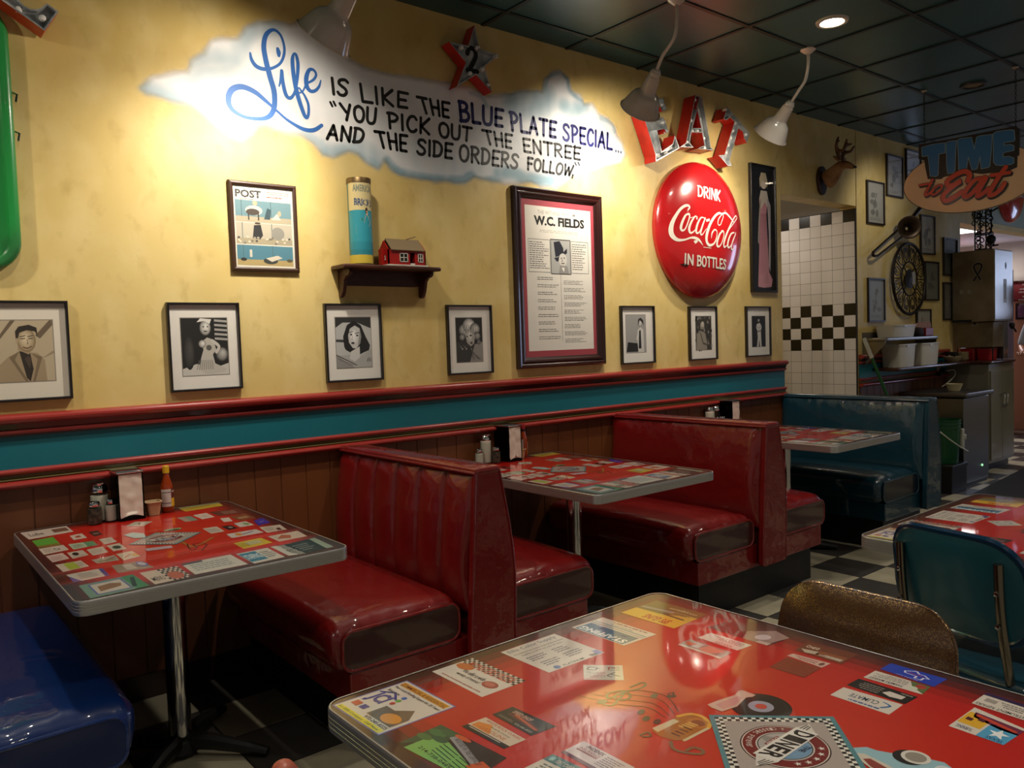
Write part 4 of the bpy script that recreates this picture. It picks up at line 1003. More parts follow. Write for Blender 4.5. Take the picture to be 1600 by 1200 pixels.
    w0 = k5((755, 820)); B.ell(k5((700, 820))[0], k5((700, 820))[1], .022, .022, '#1c1715'); B.lay(); B.ell(w0[0], w0[1], .020, .020, '#cfc9be', 22); B.lay(); B.ell(w0[0], w0[1], .0145, .0145, '#8d8478', 20); B.ell(*k5((960, 920)), .014, .010, '#c9cdd0')
    B.L += 1
    centre_logo(B, *f(*logo), ls)
def drawA(X0, X1, Y0, Y1):
    def draw(A):
        f = lambda u, v: (X0+(X1-X0)*u, Y0+(Y1-Y0)*v)
        for q, fn in LA:
            s_ = Sub(A, [f(*p) for p in q]); s_.L = A.L+1; fn(s_)
        # the near half repeats rows the photograph cannot show; keep a plain row of cards there
        centre_art(A, X1-X0, Y1-Y0, f, ((1.053-FG[0])/(FG[1]-FG[0]), (-2.757-FG[2])/(FG[3]-FG[2])), .100)
    return draw
table('laminate_dining_table', *FG, 'big red advert printed laminate table in the foreground, nearest the camera', drawA(*FG))
RT = (2.345, 3.25, -3.46, -2.2)
table('laminate_dining_table', *RT, 'red advert printed laminate table at the right edge, behind the teal chair', drawA(*RT))

# --- booth tables have another sheet of adverts
d1 = cr(0, 700, 4); d2 = cr(350, 680, 4)
cards = []
def cd(K, pts, g_, *bands): cards.append((Q(t1, K, *pts), g_, bands))
P_ = '#c4b5a6'
cd(d1, ((180, 572), (460, 522), (415, 487), (125, 530)), P_, ('r', .62, .3, .95, .8, '#6a4a3c'), ('t', 'Lube', .1, .3, .4, .7, '#3a3030'))
cd(d1, ((240, 625), (385, 605), (330, 555), (200, 580)), '#4c9a34', ('r', 0, 0, 1, .25, '#7a6a2a'))
cd(d1, ((460, 575), (545, 560), (510, 533), (435, 548)), P_, ('r', .3, .3, .7, .7, '#a04a34'))
cd(d1, ((590, 552), (640, 540), (610, 515), (550, 525)), '#3c1c16', ('r', .2, .3, .8, .6, '#7a5a4a'))
cd(d1, ((275, 668), (432, 635), (395, 605), (240, 630)), P_, ('t', 'Ce', .5, .3, .75, .7, '#3a3030'), ('b', .1, .2, .45, .8, '#8a7a70'))
cd(d1, ((460, 635), (610, 605), (580, 580), (425, 602)), '#a9b49a', ('r', .6, 0, 1, 1, '#5a8a64'), ('b', .1, .2, .55, .8, '#4a5048'))
cd(d1, ((655, 602), (732, 585), (695, 557), (617, 570)), P_, ('b', .1, .2, .9, .8, '#8a7a70'))
cd(d1, ((455, 692), (555, 668), (515, 637), (418, 655)), P_, ('e', .4, .6, .2, .25, '#1c1816'), ('b', .1, .1, .9, .35, '#8a7a70'))
cd(d1, ((582, 672), (678, 650), (640, 615), (540, 635)), P_, ('b', .1, .2, .9, .8, '#9a8a80'))
cd(d1, ((710, 645), (795, 630), (745, 593), (665, 610)), P_, ('e', .5, .5, .3, .25, '#3a4a3a'))
cd(d1, ((330, 715), (435, 690), (390, 655), (285, 675)), '#c9b0a8', ('b', .1, .15, .9, .7, '#a0645a'))
cd(d1, ((610, 722), (748, 700), (715, 668), (570, 700)), '#a99c8e', ('r', .1, .2, .9, .5, '#8a8a6a'), ('l', .5, .4, .95, .7, '#6a1c18'))
cd(d1, ((775, 702), (878, 675), (825, 643), (725, 662)), '#cbb9a4', ('l', .2, .3, .7, .6, '#b05a3a'), ('r', .7, .2, 1, .6, '#d0a24a'))
cd(d1, ((395, 775), (557, 738), (505, 702), (345, 730)), P_, ('r', .28, .05, .7, .95, '#9fae3c'), ('b', .72, .2, .95, .8, '#7a7068'))
cd(d1, ((740, 782), (965, 745), (880, 706), (695, 735)), '#8d8274', ('r', .3, .2, .6, .85, '#b9b0a4'), ('e', .88, .65, .16, .34, '#5a6098'), ('e', .88, .65, .12, .22, '#b9b9c4'))
cd(d1, ((460, 840), (685, 795), (640, 750), (415, 792)), '#c6bcb0', ('r', .88, 0, 1, 1, '#4a4a8a'), ('p', ((0, 0), (.22, 0), (.0, .8)), '#5a5a98'), ('b', .25, .2, .8, .85, '#7a7068'))
cd(d1, ((565, 940), (935, 860), (830, 790), (490, 860)), '#6f8a78', ('r', .14, .12, .74, .9, '#5a589a'), ('r', .17, .16, .71, .86, P_), ('r', .78, .0, 1, 1, '#3a7a4c'), ('p', ((.24, .3), (.62, .4), (.66, .6), (.5, .72), (.26, .66)), '#8a5a34'), ('l', .8, .2, .92, .8, '#12201a'))
cd(d1, ((970, 852), (1200, 802), (1105, 737), (870, 780)), '#c9b2a0', ('k', .45, .0, 1, 1), ('t', 'MENU', .08, .2, .4, .5, '#2a2020'), ('e', .7, .35, .2, .3, '#b4553c'))
cd(d1, ((1220, 790), (1550, 725), (1440, 665), (1130, 725)), '#c9bfb2', ('r', 0, .85, .4, 1, '#4a4a50'), ('b', .1, .2, .9, .8, '#7a8288'))
cd(d2, ((190, 802), (380, 760), (270, 703), (75, 742)), '#c9bfb2', ('r', .02, .15, .55, .92, '#2f7290'), ('t', 'STAFFING', .06, .35, .52, .75, '#c9d4d6'), ('b', .6, .2, .95, .8, '#5a5a5a'))
cd(d2, ((405, 753), (515, 738), (370, 685), (290, 697)), '#c2bcb0', ('k', .5, 0, 1, 1), ('t', 'ET', .4, .2, .8, .5, '#1a1614'))
cd(d2, ((515, 738), (690, 695), (570, 640), (370, 685)), '#1a1b1c', ('p', ((.72, .0), (.98, .0), (.98, 1), (.8, 1)), '#8f9a86'), ('b', .1, .2, .6, .8, '#8a8a88'))
cd(d2, ((50, 643), (250, 607), (200, 587), (15, 618)), '#c4bcb8', ('l', .3, .3, .8, .7, '#4a2a70'), ('e', .3, .5, .1, .3, '#c98a3a'))
cd(d2, ((125, 710), (305, 670), (230, 640), (58, 675)), '#c9b23c', ('r', .3, .3, .8, .8, '#b9b48a'), ('b', .05, .2, .4, .8, '#5a5a30'))
cd(d2, ((345, 665), (520, 630), (460, 597), (272, 632)), P_, ('p', ((.1, .4), (.5, .2), (.62, .6), (.4, .85)), '#b0644a'))
cd(d2, ((270, 610), (392, 588), (350, 558), (220, 575)), P_, ('b', .1, .2, .6, .8, '#5a5450'), ('r', .6, .1, .8, .5, '#4a1c28'))
cd(d2, ((215, 565), (290, 545), (240, 515), (185, 535)), '#3a2c98', ('l', .3, .5, .7, .5, '#8a84c0'))
cd(d1, ((1160, 397), (1395, 360), (1365, 340), (1110, 375)), '#b89a2c', ('l', .1, .4, .7, .6, '#5a4418'), ('r', .0, .7, 1, 1, '#8a8a52'))
cd(d1, ((1160, 462), (1240, 450), (1190, 425), (1105, 435)), '#a08a7c', ('r', .5, 0, 1, 1, '#6a8a7a'))
cd(d1, ((1265, 445), (1340, 430), (1290, 405), (1205, 420)), '#cbbdb0', ('b', .1, .2, .9, .8, '#a07a70'))
cd(d1, ((1370, 425), (1530, 405), (1480, 378), (1305, 400)), '#5a2a22', ('r', .3, .2, .8, .8, '#7a5044'))
cd(d1, ((1400, 463), (1455, 457), (1430, 433), (1375, 440)), '#cbbdb0')
cd(d1, ((1500, 455), (1600, 435), (1530, 408), (1430, 430)), '#7a4428', ('r', .2, .3, .8, .6, '#a07a5a'))
cd(d1, ((1500, 495), (1590, 480), (1535, 457), (1460, 470)), '#c4b9ae', ('e', .7, .5, .2, .3, '#7a9a6a'))
cd(d1, ((1320, 535), (1405, 520), (1355, 490), (1265, 503)), P_, ('b', .1, .2, .9, .8, '#6a6058'))
cd(d1, ((1430, 512), (1490, 500), (1440, 482), (1380, 490)), '#181312', ('e', .6, .5, .2, .2, '#a09488'))
cd(d1, ((895, 488), (955, 458), (845, 460), (785, 488)), '#b9ad9c', ('l', .3, .4, .7, .6, '#4a4238'))
def drawB(X0, X1, Y0, Y1):
    def draw(A):
        f = lambda u, v: (X0+(X1-X0)*u, Y0+(Y1-Y0)*v)
        for i, (q, g_, bands) in enumerate(cards):
            s_ = Sub(A, [f(*p) for p in q]); s_.L = A.L+1; s_.rect(0, 0, 1, 1, g_)
            for bd in bands:
                s_.lay()
                if bd[0] == 'r': s_.rect(*bd[1:])
                elif bd[0] == 'e': s_.ell(*bd[1:])
                elif bd[0] == 'b': textbars(s_, *bd[1:5], 4, bd[5], .35, i)
                elif bd[0] == 'l': s_.line([(bd[1], bd[2]), (bd[3], bd[4])], .08, bd[5])
                elif bd[0] == 'p': s_.poly(list(bd[1]), bd[2])
                elif bd[0] == 't': s_.text(bd[1], ((bd[2], bd[3]), (bd[4], bd[3]), (bd[4], bd[5]), (bd[2], bd[5])), bd[6])
                elif bd[0] == 'k':
                    for a in range(8):
                        for c_ in range(8):
                            if (a+c_) % 2: s_.rect(bd[1]+(bd[3]-bd[1])*a/8, bd[2]+(bd[4]-bd[2])*c_/8, bd[1]+(bd[3]-bd[1])*(a+1)/8, bd[2]+(bd[4]-bd[2])*(c_+1)/8, '#2a2422')
        A.L += 8
        g1 = lambda p: f(*t1(d1(p)))
        A.poly([g1(p) for p in ((770, 545), (830, 528), (900, 535), (915, 560), (840, 565))], '#9fb8b4'); A.ell(*g1((1080, 510)), .03, .022, '#8a9a70'); A.lay(); A.ell(*g1((1085, 512)), .02, .014, '#3a5a34')
        A.line([g1(p) for p in ((1140, 590), (1200, 620), (1260, 600), (1330, 560))], .012, '#a86a2c'); A.line([g1(p) for p in ((1170, 600), (1190, 635), (1230, 625), (1210, 600), (1290, 600), (1260, 640))], .004, '#2a1a12', True)
        A.poly([g1(p) for p in ((905, 630), (1070, 610), (1080, 625), (920, 645))], '#b9a8b0')
        c_ = t1(d1((1037, 565))); centre_logo(A, *f(*c_), .085)
    return draw
table('booth_table', *T1, 'red advert printed booth table nearest the left edge, holding a yellow capped sauce bottle', drawB(*T1))
T2 = (2.275, 3.06, -1.145, -.03); T3 = (4.135, 4.92, -1.145, -.03)
table('booth_table', *T2, 'red advert printed booth table between the two red booths', drawB(*T2))
table('booth_table', *T3, 'red advert printed booth table between the plain red booth and the dark blue booth', drawB(*T3))

# ================================================================== PICTURES AND SIGNS ON THE WALL
GREY = ['#0e0e0e', '#2a2a29', '#4d4c4a', '#767471', '#a3a09b', '#cbc8c2', '#e6e3dd']
def fig_man(a):            # smiling man in a light jacket, sepia
    a.rect(0, 0, 1, 1, '#b9a98c'); a.lay(); a.poly([(0, .62), (.3, 1), (.38, 1), (0, .56)], '#6a5a46'); a.poly([(.7, .75), (.95, 1), (1, 1), (1, .92), (.78, .7)], '#6a5a46'); a.poly([(.75, .35), (1, .5), (1, .45)], '#97876c')
    a.poly([(.02, 0), (.05, .25), (.25, .42), (.45, .5), (.72, .46), (.84, .34), (.86, 0)], '#a08c6e'); a.lay(); a.poly([(.42, .5), (.60, .46), (.64, .2), (.58, 0), (.52, .06)], '#2c231b'); a.poly([(.42, .5), (.34, .36), (.55, 0), (.50, .0), (.25, .40)], '#7a684e'); a.poly([(.62, .46), (.72, .36), (.62, 0), (.66, 0), (.80, .4)], '#7a684e')
    a.lay(); a.poly([(.40, .52), (.58, .44), (.62, .6), (.4, .62)], '#a58e6f'); a.lay(); a.soft(.55, .68, .155, .20, '#d8c6a4', '#8f7a5a', 7, .1, -.15, .1); a.lay(); a.poly([(.38, .66), (.37, .82), (.43, .90), (.6, .93), (.73, .88), (.74, .74), (.70, .82), (.56, .84), (.44, .80), (.41, .70)], '#2b2119')
    for x in (.49, .62): a.line([(x-.035, .70), (x+.035, .705)], .014, '#3c2f24'); a.line([(x-.045, .735), (x+.04, .75)], .014, '#3c2f24')
    a.line([(.56, .69), (.575, .62), (.55, .615)], .010, '#6f5c46'); a.line([(.49, .565), (.56, .545), (.63, .575)], .016, '#6a4a3c', True); a.ell(.395, .67, .02, .045, '#b39c7c'); a.poly([(.5, .37), (.56, .42), (.62, .38), (.58, .2)], '#4a3c30')
def fig_showgirl(a):
    a.rect(0, 0, 1, 1, '#171615'); a.lay()
    for i in range(5): a.poly([(.72, .62+.08*i), (1, .6+.08*i), (1, .64+.08*i), (.72, .66+.08*i)], '#a8a59f')
    a.poly([(0, 0), (0, .12), (.3, .2), (.7, .12), (1, .2), (1, 0)], '#c4c0b8'); a.soft(.15, .4, .12, .3, '#45433f', '#1c1b1a'); a.soft(.86, .36, .14, .13, '#b5b2ac', '#3a3835'); a.lay()
    a.poly([(.34, .10), (.40, .3), (.46, .45), (.42, .58), (.55, .66), (.68, .62), (.74, .44), (.66, .36), (.70, .2), (.95, .1), (.9, .04), (.5, .02)], '#b9b4aa'); a.lay(); a.soft(.52, .83, .12, .13, '#e4e1da', '#7d7973'); a.poly([(.34, .93), (.42, 1), (.66, .98), (.62, .9), (.5, .95)], '#dedad2'); a.line([(.66, .6), (.80, .5), (.74, .4)], .06, '#c4bfb6', True); a.soft(.44, .55, .08, .07, '#dedbd3', '#77736d'); a.lay()
    for x in (.48, .57): a.ell(x, .85, .02, .012, '#1b1a19')
    a.line([(.49, .77), (.55, .77)], .02, '#2b2928'); a.ell(.58, .48, .06, .05, '#5a5752'); 
    for i in range(8): a.line([(.30+.05*i, .1), (.36+.04*i, .26)], .012, '#6b6862')
def fig_darkhair(a):
    a.rect(0, 0, 1, 1, '#b9b9b6'); a.lay(); a.poly([(0, .80), (0, 1), (1, 1), (1, .78), (.6, .9), (.2, .9)], '#2c2c2c'); a.poly([(0, .52), (.35, .5), (.35, .56), (0, .57)], '#3c3c3c'); a.lay(); a.poly([(0, 0), (.04, .25), (.4, .26), (.55, .18), (.72, .24), (1, .36), (1, 0)], '#a9a8a4'); a.lay()
    a.poly([(.22, .42), (.20, .62), (.32, .85), (.52, .94), (.72, .84), (.84, .62), (.96, .44), (.93, .34), (.78, .30), (.66, .26), (.40, .30), (.26, .36)], '#161516'); a.lay(); a.poly([(.40, .32), (.36, .18), (.5, .12), (.66, .2), (.66, .42)], '#c9c7c3'); a.lay(); a.poly([(.34, .64), (.36, .50), (.46, .39), (.56, .38), (.68, .48), (.72, .62), (.68, .78), (.54, .84), (.40, .78)], '#c4c2be'); a.soft(.51, .62, .13, .17, '#efedea', '#c4c2be', 6, 0, -.2, .2); a.poly([(.60, .42), (.68, .48), (.72, .62), (.68, .78), (.66, .62)], '#8f8d89'); a.lay()
    for x, y in ((.43, .66), (.60, .64)): a.ell(x, y, .035, .016, '#1a1a1a'); a.line([(x-.06, y+.04), (x+.05, y+.06)], .014, '#242424')
    a.line([(.47, .63), (.44, .555), (.48, .55)], .010, '#8a8986'); a.ell(.47, .49, .05, .022, '#3a3436'); a.poly([(0, .24), (.06, .22), (.5, .0), (.0, .0)], '#8d8b88'); a.lay()
    for i in range(10): a.ell(.06+.04*i, .18-.014*i, .012, .012, '#3c3a39'); a.ell(.86+.012*i, .12+.02*(i % 4), .01, .012, '#3c3a39')
    a.line([(.0, .26), (.55, .05)], .02, '#5a5856')
def fig_blonde(a):
    a.rect(0, 0, 1, 1, '#1b1a19'); a.lay(); a.poly([(0, 0), (.0, .45), (.4, .5), (1, .3), (1, 0)], '#34322f'); a.poly([(.5, 0), (.7, .4), (1, .45), (1, 0)], '#8d8983'); a.lay()
    for (x, y, r_, c_) in ((.30, .72, .2, 4), (.5, .82, .24, 5), (.72, .74, .2, 4), (.80, .58, .14, 3), (.22, .56, .12, 3), (.86, .45, .08, 3)): a.soft(x, y, r_, r_*.72, GREY[min(6, c_+1)], GREY[c_-2])
    a.lay(); a.poly([(.34, .62), (.40, .44), (.54, .35), (.68, .42), (.72, .6), (.6, .74), (.42, .74)], '#a19d96'); a.soft(.50, .58, .13, .15, '#d6d2cb', '#a19d96', 6); a.lay(); a.ell(.55, .60, .045, .02, '#181716'); a.ell(.42, .58, .03, .016, '#181716'); a.ell(.57, .43, .05, .022, '#3c3633'); a.line([(.48, .57), (.47, .5)], .01, '#7a7671')
    for i in range(6): a.line([(.34+.08*i, .84), (.26+.1*i, .66)], .016, '#6f6c67')
    for i in range(7): a.line([(.5+.02*i, .38-.03*i), (.62+.05*i, .05)], .014, GREY[1+i % 4]); a.ell(.12+.05*i, .38-.04*(i % 3), .03, .02, GREY[2+i % 3])
def fig_seated(a):
    a.rect(0, 0, 1, 1, '#9d9b97'); a.lay(); a.poly([(.0, .02), (.08, .28), (.6, .24), (.8, .02)], '#161514'); a.poly([(.6, 0), (.56, .3), (.58, .6), (.74, .68), (.88, .6), (.9, 0)], '#c9c6c0'); a.lay(); a.poly([(.62, .1), (.66, .58), (.74, .6), (.76, .1)], '#141313'); a.soft(.72, .78, .11, .10, '#dedbd5', '#85817b'); a.lay(); a.poly([(.60, .70), (.62, .88), (.74, .93), (.88, .86), (.9, .72), (.82, .8), (.70, .86)], '#232120'); a.line([(.60, .5), (.54, .36)], .06, '#cfcbc5'); a.ell(.69, .79, .012, .01, '#111'[:4]+'111'); a.ell(.76, .79, .012, .01, '#111111')
def fig_crowd(a):
    a.rect(0, 0, 1, 1, '#39352f'); a.lay(); rr = random.Random(4)
    for i in range(60): a.ell(rr.random(), rr.random(), .05, .05, rr.choice(('#5f594f', '#2a2723', '#85807a', '#1b1917')), 8)
    a.lay(); a.poly([(.02, 0), (.06, .45), (.3, .58), (.6, .5), (.72, .2), (.7, 0)], '#8f877a'); a.soft(.42, .74, .15, .14, '#cdc5b5', '#6a6255'); a.lay(); a.poly([(.27, .76), (.3, .9), (.5, .94), (.6, .84), (.4, .85)], '#37322b'); a.line([(.3, .5), (.45, .2), (.7, .15)], .06, '#5b554b'); a.ell(.38, .75, .015, .01, '#1c1a17'); a.ell(.47, .75, .015, .01, '#1c1a17'); a.line([(.4, .67), (.46, .67)], .014, '#4a443c')
def fig_white(a):
    a.rect(0, 0, 1, 1, '#191816'); a.lay(); a.poly([(.34, .0), (.42, .3), (.38, .55), (.3, .62), (.36, .74), (.6, .78), (.72, .66), (.66, .5), (.7, .0), (.58, .0), (.54, .24), (.48, .0)], '#cbc7bf'); a.soft(.5, .88, .08, .08, '#cfc9bf', '#6f6a62'); a.lay(); a.poly([(.42, .9), (.46, .97), (.56, .97), (.58, .9)], '#2a2825'); a.poly([(.38, .52), (.66, .56), (.66, .50), (.40, .46)], '#8d8a83'); a.line([(.36, .66), (.5, .6), (.66, .66)], .03, '#9a968f')
def frame_px(l, label, art_fn, mat_in=.055, fr=.011, dep=.022, group='black framed portraits in the row above the rail', tilt=0, photo=None):
    x0, x1, z0, z1 = l
    return frame_w('framed_picture', x0, x1, z0, z1, label, art_fn, fr, dep, M_blackframe, '#cfc8ba', photo, group, 'picture')
def frame_w(name, x0, x1, z0, z1, label, fn, fr, dep, fm, matcol, photo, group=None, cat='picture', prof=None, glass=True):
    t = thing(name, ((x0+x1)/2, -.001, z0), label, cat, group)
    P = prof or [(0, 0), (0, dep*.9), (fr*.15, dep), (fr*.85, dep), (fr, dep*.8), (fr, dep*.3)]
    m = MB(); n = len(P); vs = []
    for (sx, sz) in ((0, 0), (1, 0), (1, 1), (0, 1)):
        for (o_, d_) in P: vs.append(((x0+o_) if sx == 0 else (x1-o_), -.001-d_, (z0+o_) if sz == 0 else (z1-o_)))
    for c_ in range(4):
        for k_ in range(n-1): a, b_ = c_*n+k_, ((c_+1) % 4)*n+k_; m.add([], []); m.f.append([a, a+1, b_+1, b_]); m.mi.append(0); m.c.append(None); m.sm.append(False)
    m.v = [Vector(v) for v in vs]
    build('frame', m, fm, t)
    o_ = fr*.9; yb = -.001-dep*.35
    A = Art(lambda u, v, h: Vector((x0+o_+(x1-x0-2*o_)*u, yb-h, z0+o_+(z1-z0-2*o_)*v)), None, .00012)
    w_, h_ = x1-x0-2*o_, z1-z0-2*o_
    if photo:
        A.rect(0, 0, 1, 1, matcol); build('mat_board', A.mb, M_print, t, sharp=None, fix=False)
        u0, v0, u1, v1 = photo; A2 = Art(A.fn, None, .00012); A2.L = 2; A2.rect(u0-.012, v0-.010, u1+.012, v1+.010, '#8b857a'); s_ = Sub(A2, [(u0, v0), (u1, v0), (u1, v1), (u0, v1)]); s_.L = 4; fn(s_)
        build('photograph', A2.mb, M_print, t, sharp=None, fix=False)
    else:
        fn(A); build('printed_sheet', A.mb, M_print, t, sharp=None, fix=False)
    if glass:
        g = MB(); yg = -.001-dep*.62; g.add([(x0+o_, yg, z0+o_), (x1-o_, yg, z0+o_), (x1-o_, yg, z1-o_), (x0+o_, yg, z1-o_)], [(0, 1, 2, 3)]); build('glass_pane', g, M_glass, t, sharp=None)
    return t
PH = 'black framed portraits in the row above the red rail'
frame_w('framed_picture', .31, .611, 1.231, 1.601, 'black framed sepia portrait of a smiling man in a light jacket', fig_man, .010, .022, M_blackframe, '#e0d7c6', (.16, .18, .84, .82), PH)
frame_w('framed_picture', .968, 1.266, 1.229, 1.598, 'black framed photo of a blonde person in a pale gown before dark foliage', fig_showgirl, .010, .022, M_blackframe, '#e4dfd6', (.16, .16, .84, .84), PH)
frame_w('framed_picture', 1.663, 1.961, 1.229, 1.597, 'black framed portrait of a dark haired person looking up, under the wooden shelf', fig_darkhair, .010, .022, M_blackframe, '#e4dfd6', (.17, .16, .83, .84), PH)
frame_w('framed_picture', 2.348, 2.640, 1.229, 1.594, 'black framed portrait of a curly blonde person, left of the big pink matted poster', fig_blonde, .010, .022, M_blackframe, '#e4dfd6', (.18, .16, .80, .83), PH)
frame_w('framed_picture', 3.652, 3.964, 1.229, 1.594, 'black framed photo of a seated person in white and black, right of the poster', fig_seated, .010, .022, M_blackframe, '#e4dfd6', (.14, .18, .76, .86), PH)
frame_w('framed_picture', 4.318, 4.620, 1.227, 1.593, 'black framed photo of a person in a crowded dark scene, under the round red sign', fig_crowd, .010, .022, M_blackframe, '#e4dfd6', (.23, .17, .83, .83), PH)
frame_w('framed_picture', 4.967, 5.274, 1.227, 1.595, 'black framed photo of a person standing in a white suit, nearest the doorway', fig_white, .010, .022, M_blackframe, '#e4dfd6', (.24, .18, .82, .82), PH)
def post(a):
    a.rect(0, 0, 1, 1, '#dbd4c4'); a.lay(); a.text('POST', ((.05, .85), (.47, .85), (.47, .945), (.05, .945)), '#3c3a38')
    for i in range(4): a.rect(.055+.107*i, .885, .13+.107*i, .888, '#c9c0ac')
    textbars(a, .56, .90, .95, .95, 2, '#8c6a60', .3, 1); textbars(a, .56, .86, .95, .89, 1, '#a0463a', .4, 2); textbars(a, .12, .825, .4, .84, 1, '#6f6a60', .5, 8)
    for (z0, z1, g_, fl) in ((.555, .82, '#6f8f97', '#b2a68c'), (.29, .545, '#b9b09c', '#a89c80'), (.03, .275, '#4f7f90', '#b09a66')):
        a.rect(.04, z0, .96, z1, g_); a.lay(); a.rect(.04, z0, .96, z0+.07, fl)
        for x in (.14, .62): a.line([(x, z0+.07), (x, z1)], .01, '#4a6468')
    a.lay(); a.ell(.34, .70, .14, .06, '#cfc8b8'); a.ell(.32, .68, .11, .04, '#4a4038'); a.rect(.24, .58, .26, .66, '#3c342c'); a.rect(.40, .58, .42, .66, '#3c342c'); a.ell(.36, .79, .04, .03, '#b9a88c'); a.poly([(.5, .6), (.56, .74), (.62, .72), (.6, .6)], '#3a5058'); a.poly([(.62, .6), (.72, .68), (.78, .6)], '#d4cdbc'); a.ell(.76, .68, .03, .035, '#b9a88c')
    a.poly([(.3, .36), (.33, .52), (.44, .53), (.47, .4), (.42, .35)], '#2c2c2c'); a.ell(.72, .43, .11, .08, '#8f8c82'); a.ell(.39, .545, .05, .012, '#4a3c2c')
    rr = random.Random(5)
    for i in range(26): a.ell(rr.uniform(.06, .94), rr.uniform(.30, .38), .022, .014, rr.choice(('#7a7466', '#cfc6b2', '#4c4a44', '#a0988a')), 7)
    a.rect(.24, .13, .28, .22, '#c9c4b4'); a.ell(.58, .09, .12, .04, '#3a3c36'); a.poly([(.5, .12), (.7, .16), (.78, .13), (.6, .08)], '#cfc6b2'); a.ell(.14, .10, .05, .02, '#2a2a26'); a.ell(.9, .1, .05, .02, '#5a5236')
frame_w('framed_magazine_cover', 1.247, 1.554, 1.735, 2.123, 'brown framed magazine cover headed POST, hanging left of the shelf', post, .018, .02, M_brownwood, '#cfc6b4', None, None, 'picture', [(0, 0), (0, .012), (.004, .018), (.011, .02), (.018, .016), (.018, .005)])
def wit(a):
    a.rect(0, 0, 1, 1, '#a03c46'); a.lay(); a.rect(.055, .045, .945, .955, '#ded8cd'); a.lay()
    a.text('THE WIT AND WISDOM OF', ((.22, .905), (.80, .905), (.80, .93), (.22, .93)), '#a8a094'); 
    a.text('W.C. FIELDS', ((.17, .835), (.85, .835), (.85, .895), (.17, .895)), '#141110'); a.L += 0
    a.text('W.C. FIELDS', ((.174, .836), (.854, .836), (.854, .893), (.174, .893)), '#141110')
    textbars(a, .24, .79, .78, .81, 2, '#b5ad9f', .4, 1)
    for (x0, x1) in ((.085, .37), (.655, .90)): 
        for q in ((x0, .54, x1, .543), (x0, .745, x1, .748), (x0, .54, x0+.004, .748), (x1-.004, .54, x1, .748)): a.rect(*q, '#3c3834')
    textbars(a, .10, .56, .36, .735, 13, '#4a4540', .35, 2); textbars(a, .67, .56, .89, .735, 12, '#4a4540', .35, 3)
    a.rect(.375, .53, .65, .755, '#26231f'); a.lay(); a.rect(.383, .536, .642, .749, '#a9a7a3'); a.lay(); a.poly([(.44, .64), (.42, .735), (.50, .745), (.55, .70), (.55, .66)], '#1b1c2a'); a.poly([(.42, .635), (.46, .61), (.60, .67), (.60, .70), (.55, .675), (.47, .64)], '#1b1c2a'); a.ell(.54, .625, .055, .042, '#c9c4bc'); a.poly([(.48, .536), (.5, .59), (.6, .585), (.62, .536)], '#8d8a86'); a.lay(); a.ell(.52, .635, .007, .005, '#1a1a1a'); a.ell(.56, .637, .007, .005, '#1a1a1a'); a.line([(.53, .625), (.53, .615)], .01, '#7a6a60'); a.line([(.52, .602), (.56, .602)], .006, '#2a2020'); a.poly([(.52, .575), (.56, .575), (.55, .545)], '#e0dcd4')
    a.rect(.502, .10, .506, .53, '#7a746a')
    for i in range(9): textbars(a, .19, .49-.047*i, .49, .515-.047*i, 2, '#5b564f', .3, 20+i); textbars(a, .54, .465-.047*i, .86, .495-.047*i, 3, '#5b564f', .3, 40+i)
frame_w('framed_poster', 2.812, 3.499, 1.240, 2.25, 'tall dark framed poster with pink mat headed W.C. FIELDS', wit, .062, .035, M_dkwood, '#cfc6b8', None, None, 'poster', [(0, 0), (0, .022), (.008, .034), (.02, .03), (.026, .026), (.036, .032), (.046, .028), (.054, .018), (.062, .014), (.062, .008)])
def gown(a):
    a.rect(0, 0, 1, 1, '#0e0d0e'); a.lay(); a.rect(.04, .012, .96, .988, '#161516'); a.lay()
    a.poly([(.25, .03), (.32, .3), (.36, .5), (.40, .62), (.36, .72), (.46, .79), (.66, .80), (.74, .74), (.66, .62), (.70, .4), (.74, .15), (.9, .09), (.84, .03), (.5, .02)], '#c08890'); a.lay(); a.poly([(.40, .65), (.36, .74), (.44, .81), (.70, .81), (.78, .72), (.72, .68), (.6, .72)], '#cdc2b4'); a.ell(.56, .86, .13, .035, '#d6c8b8'); a.lay(); a.poly([(.40, .83), (.38, .9), (.46, .955), (.66, .955), (.74, .89), (.72, .83), (.68, .88), (.5, .89)], '#bdb094')
    a.poly([(.7, .76), (.86, .7), (.84, .4), (.8, .15), (.74, .2), (.76, .45)], '#b3a8ac'); a.line([(.42, .72), (.34, .55), (.3, .4)], .05, '#a59a8e', True); a.lay()
    for i in range(7): a.line([(.32+.06*i, .06), (.42+.035*i, .62)], .012, '#7a4650'); a.line([(.3+.07*i, .03), (.33+.06*i, .12)], .02, '#b88a90')
frame_w('framed_picture', 5.045, 5.364, 1.70, 2.632, 'tall narrow black picture of a figure in a long pink gown', gown, .016, .025, M_blackframe, '#0e0d0e', None, None, 'picture')

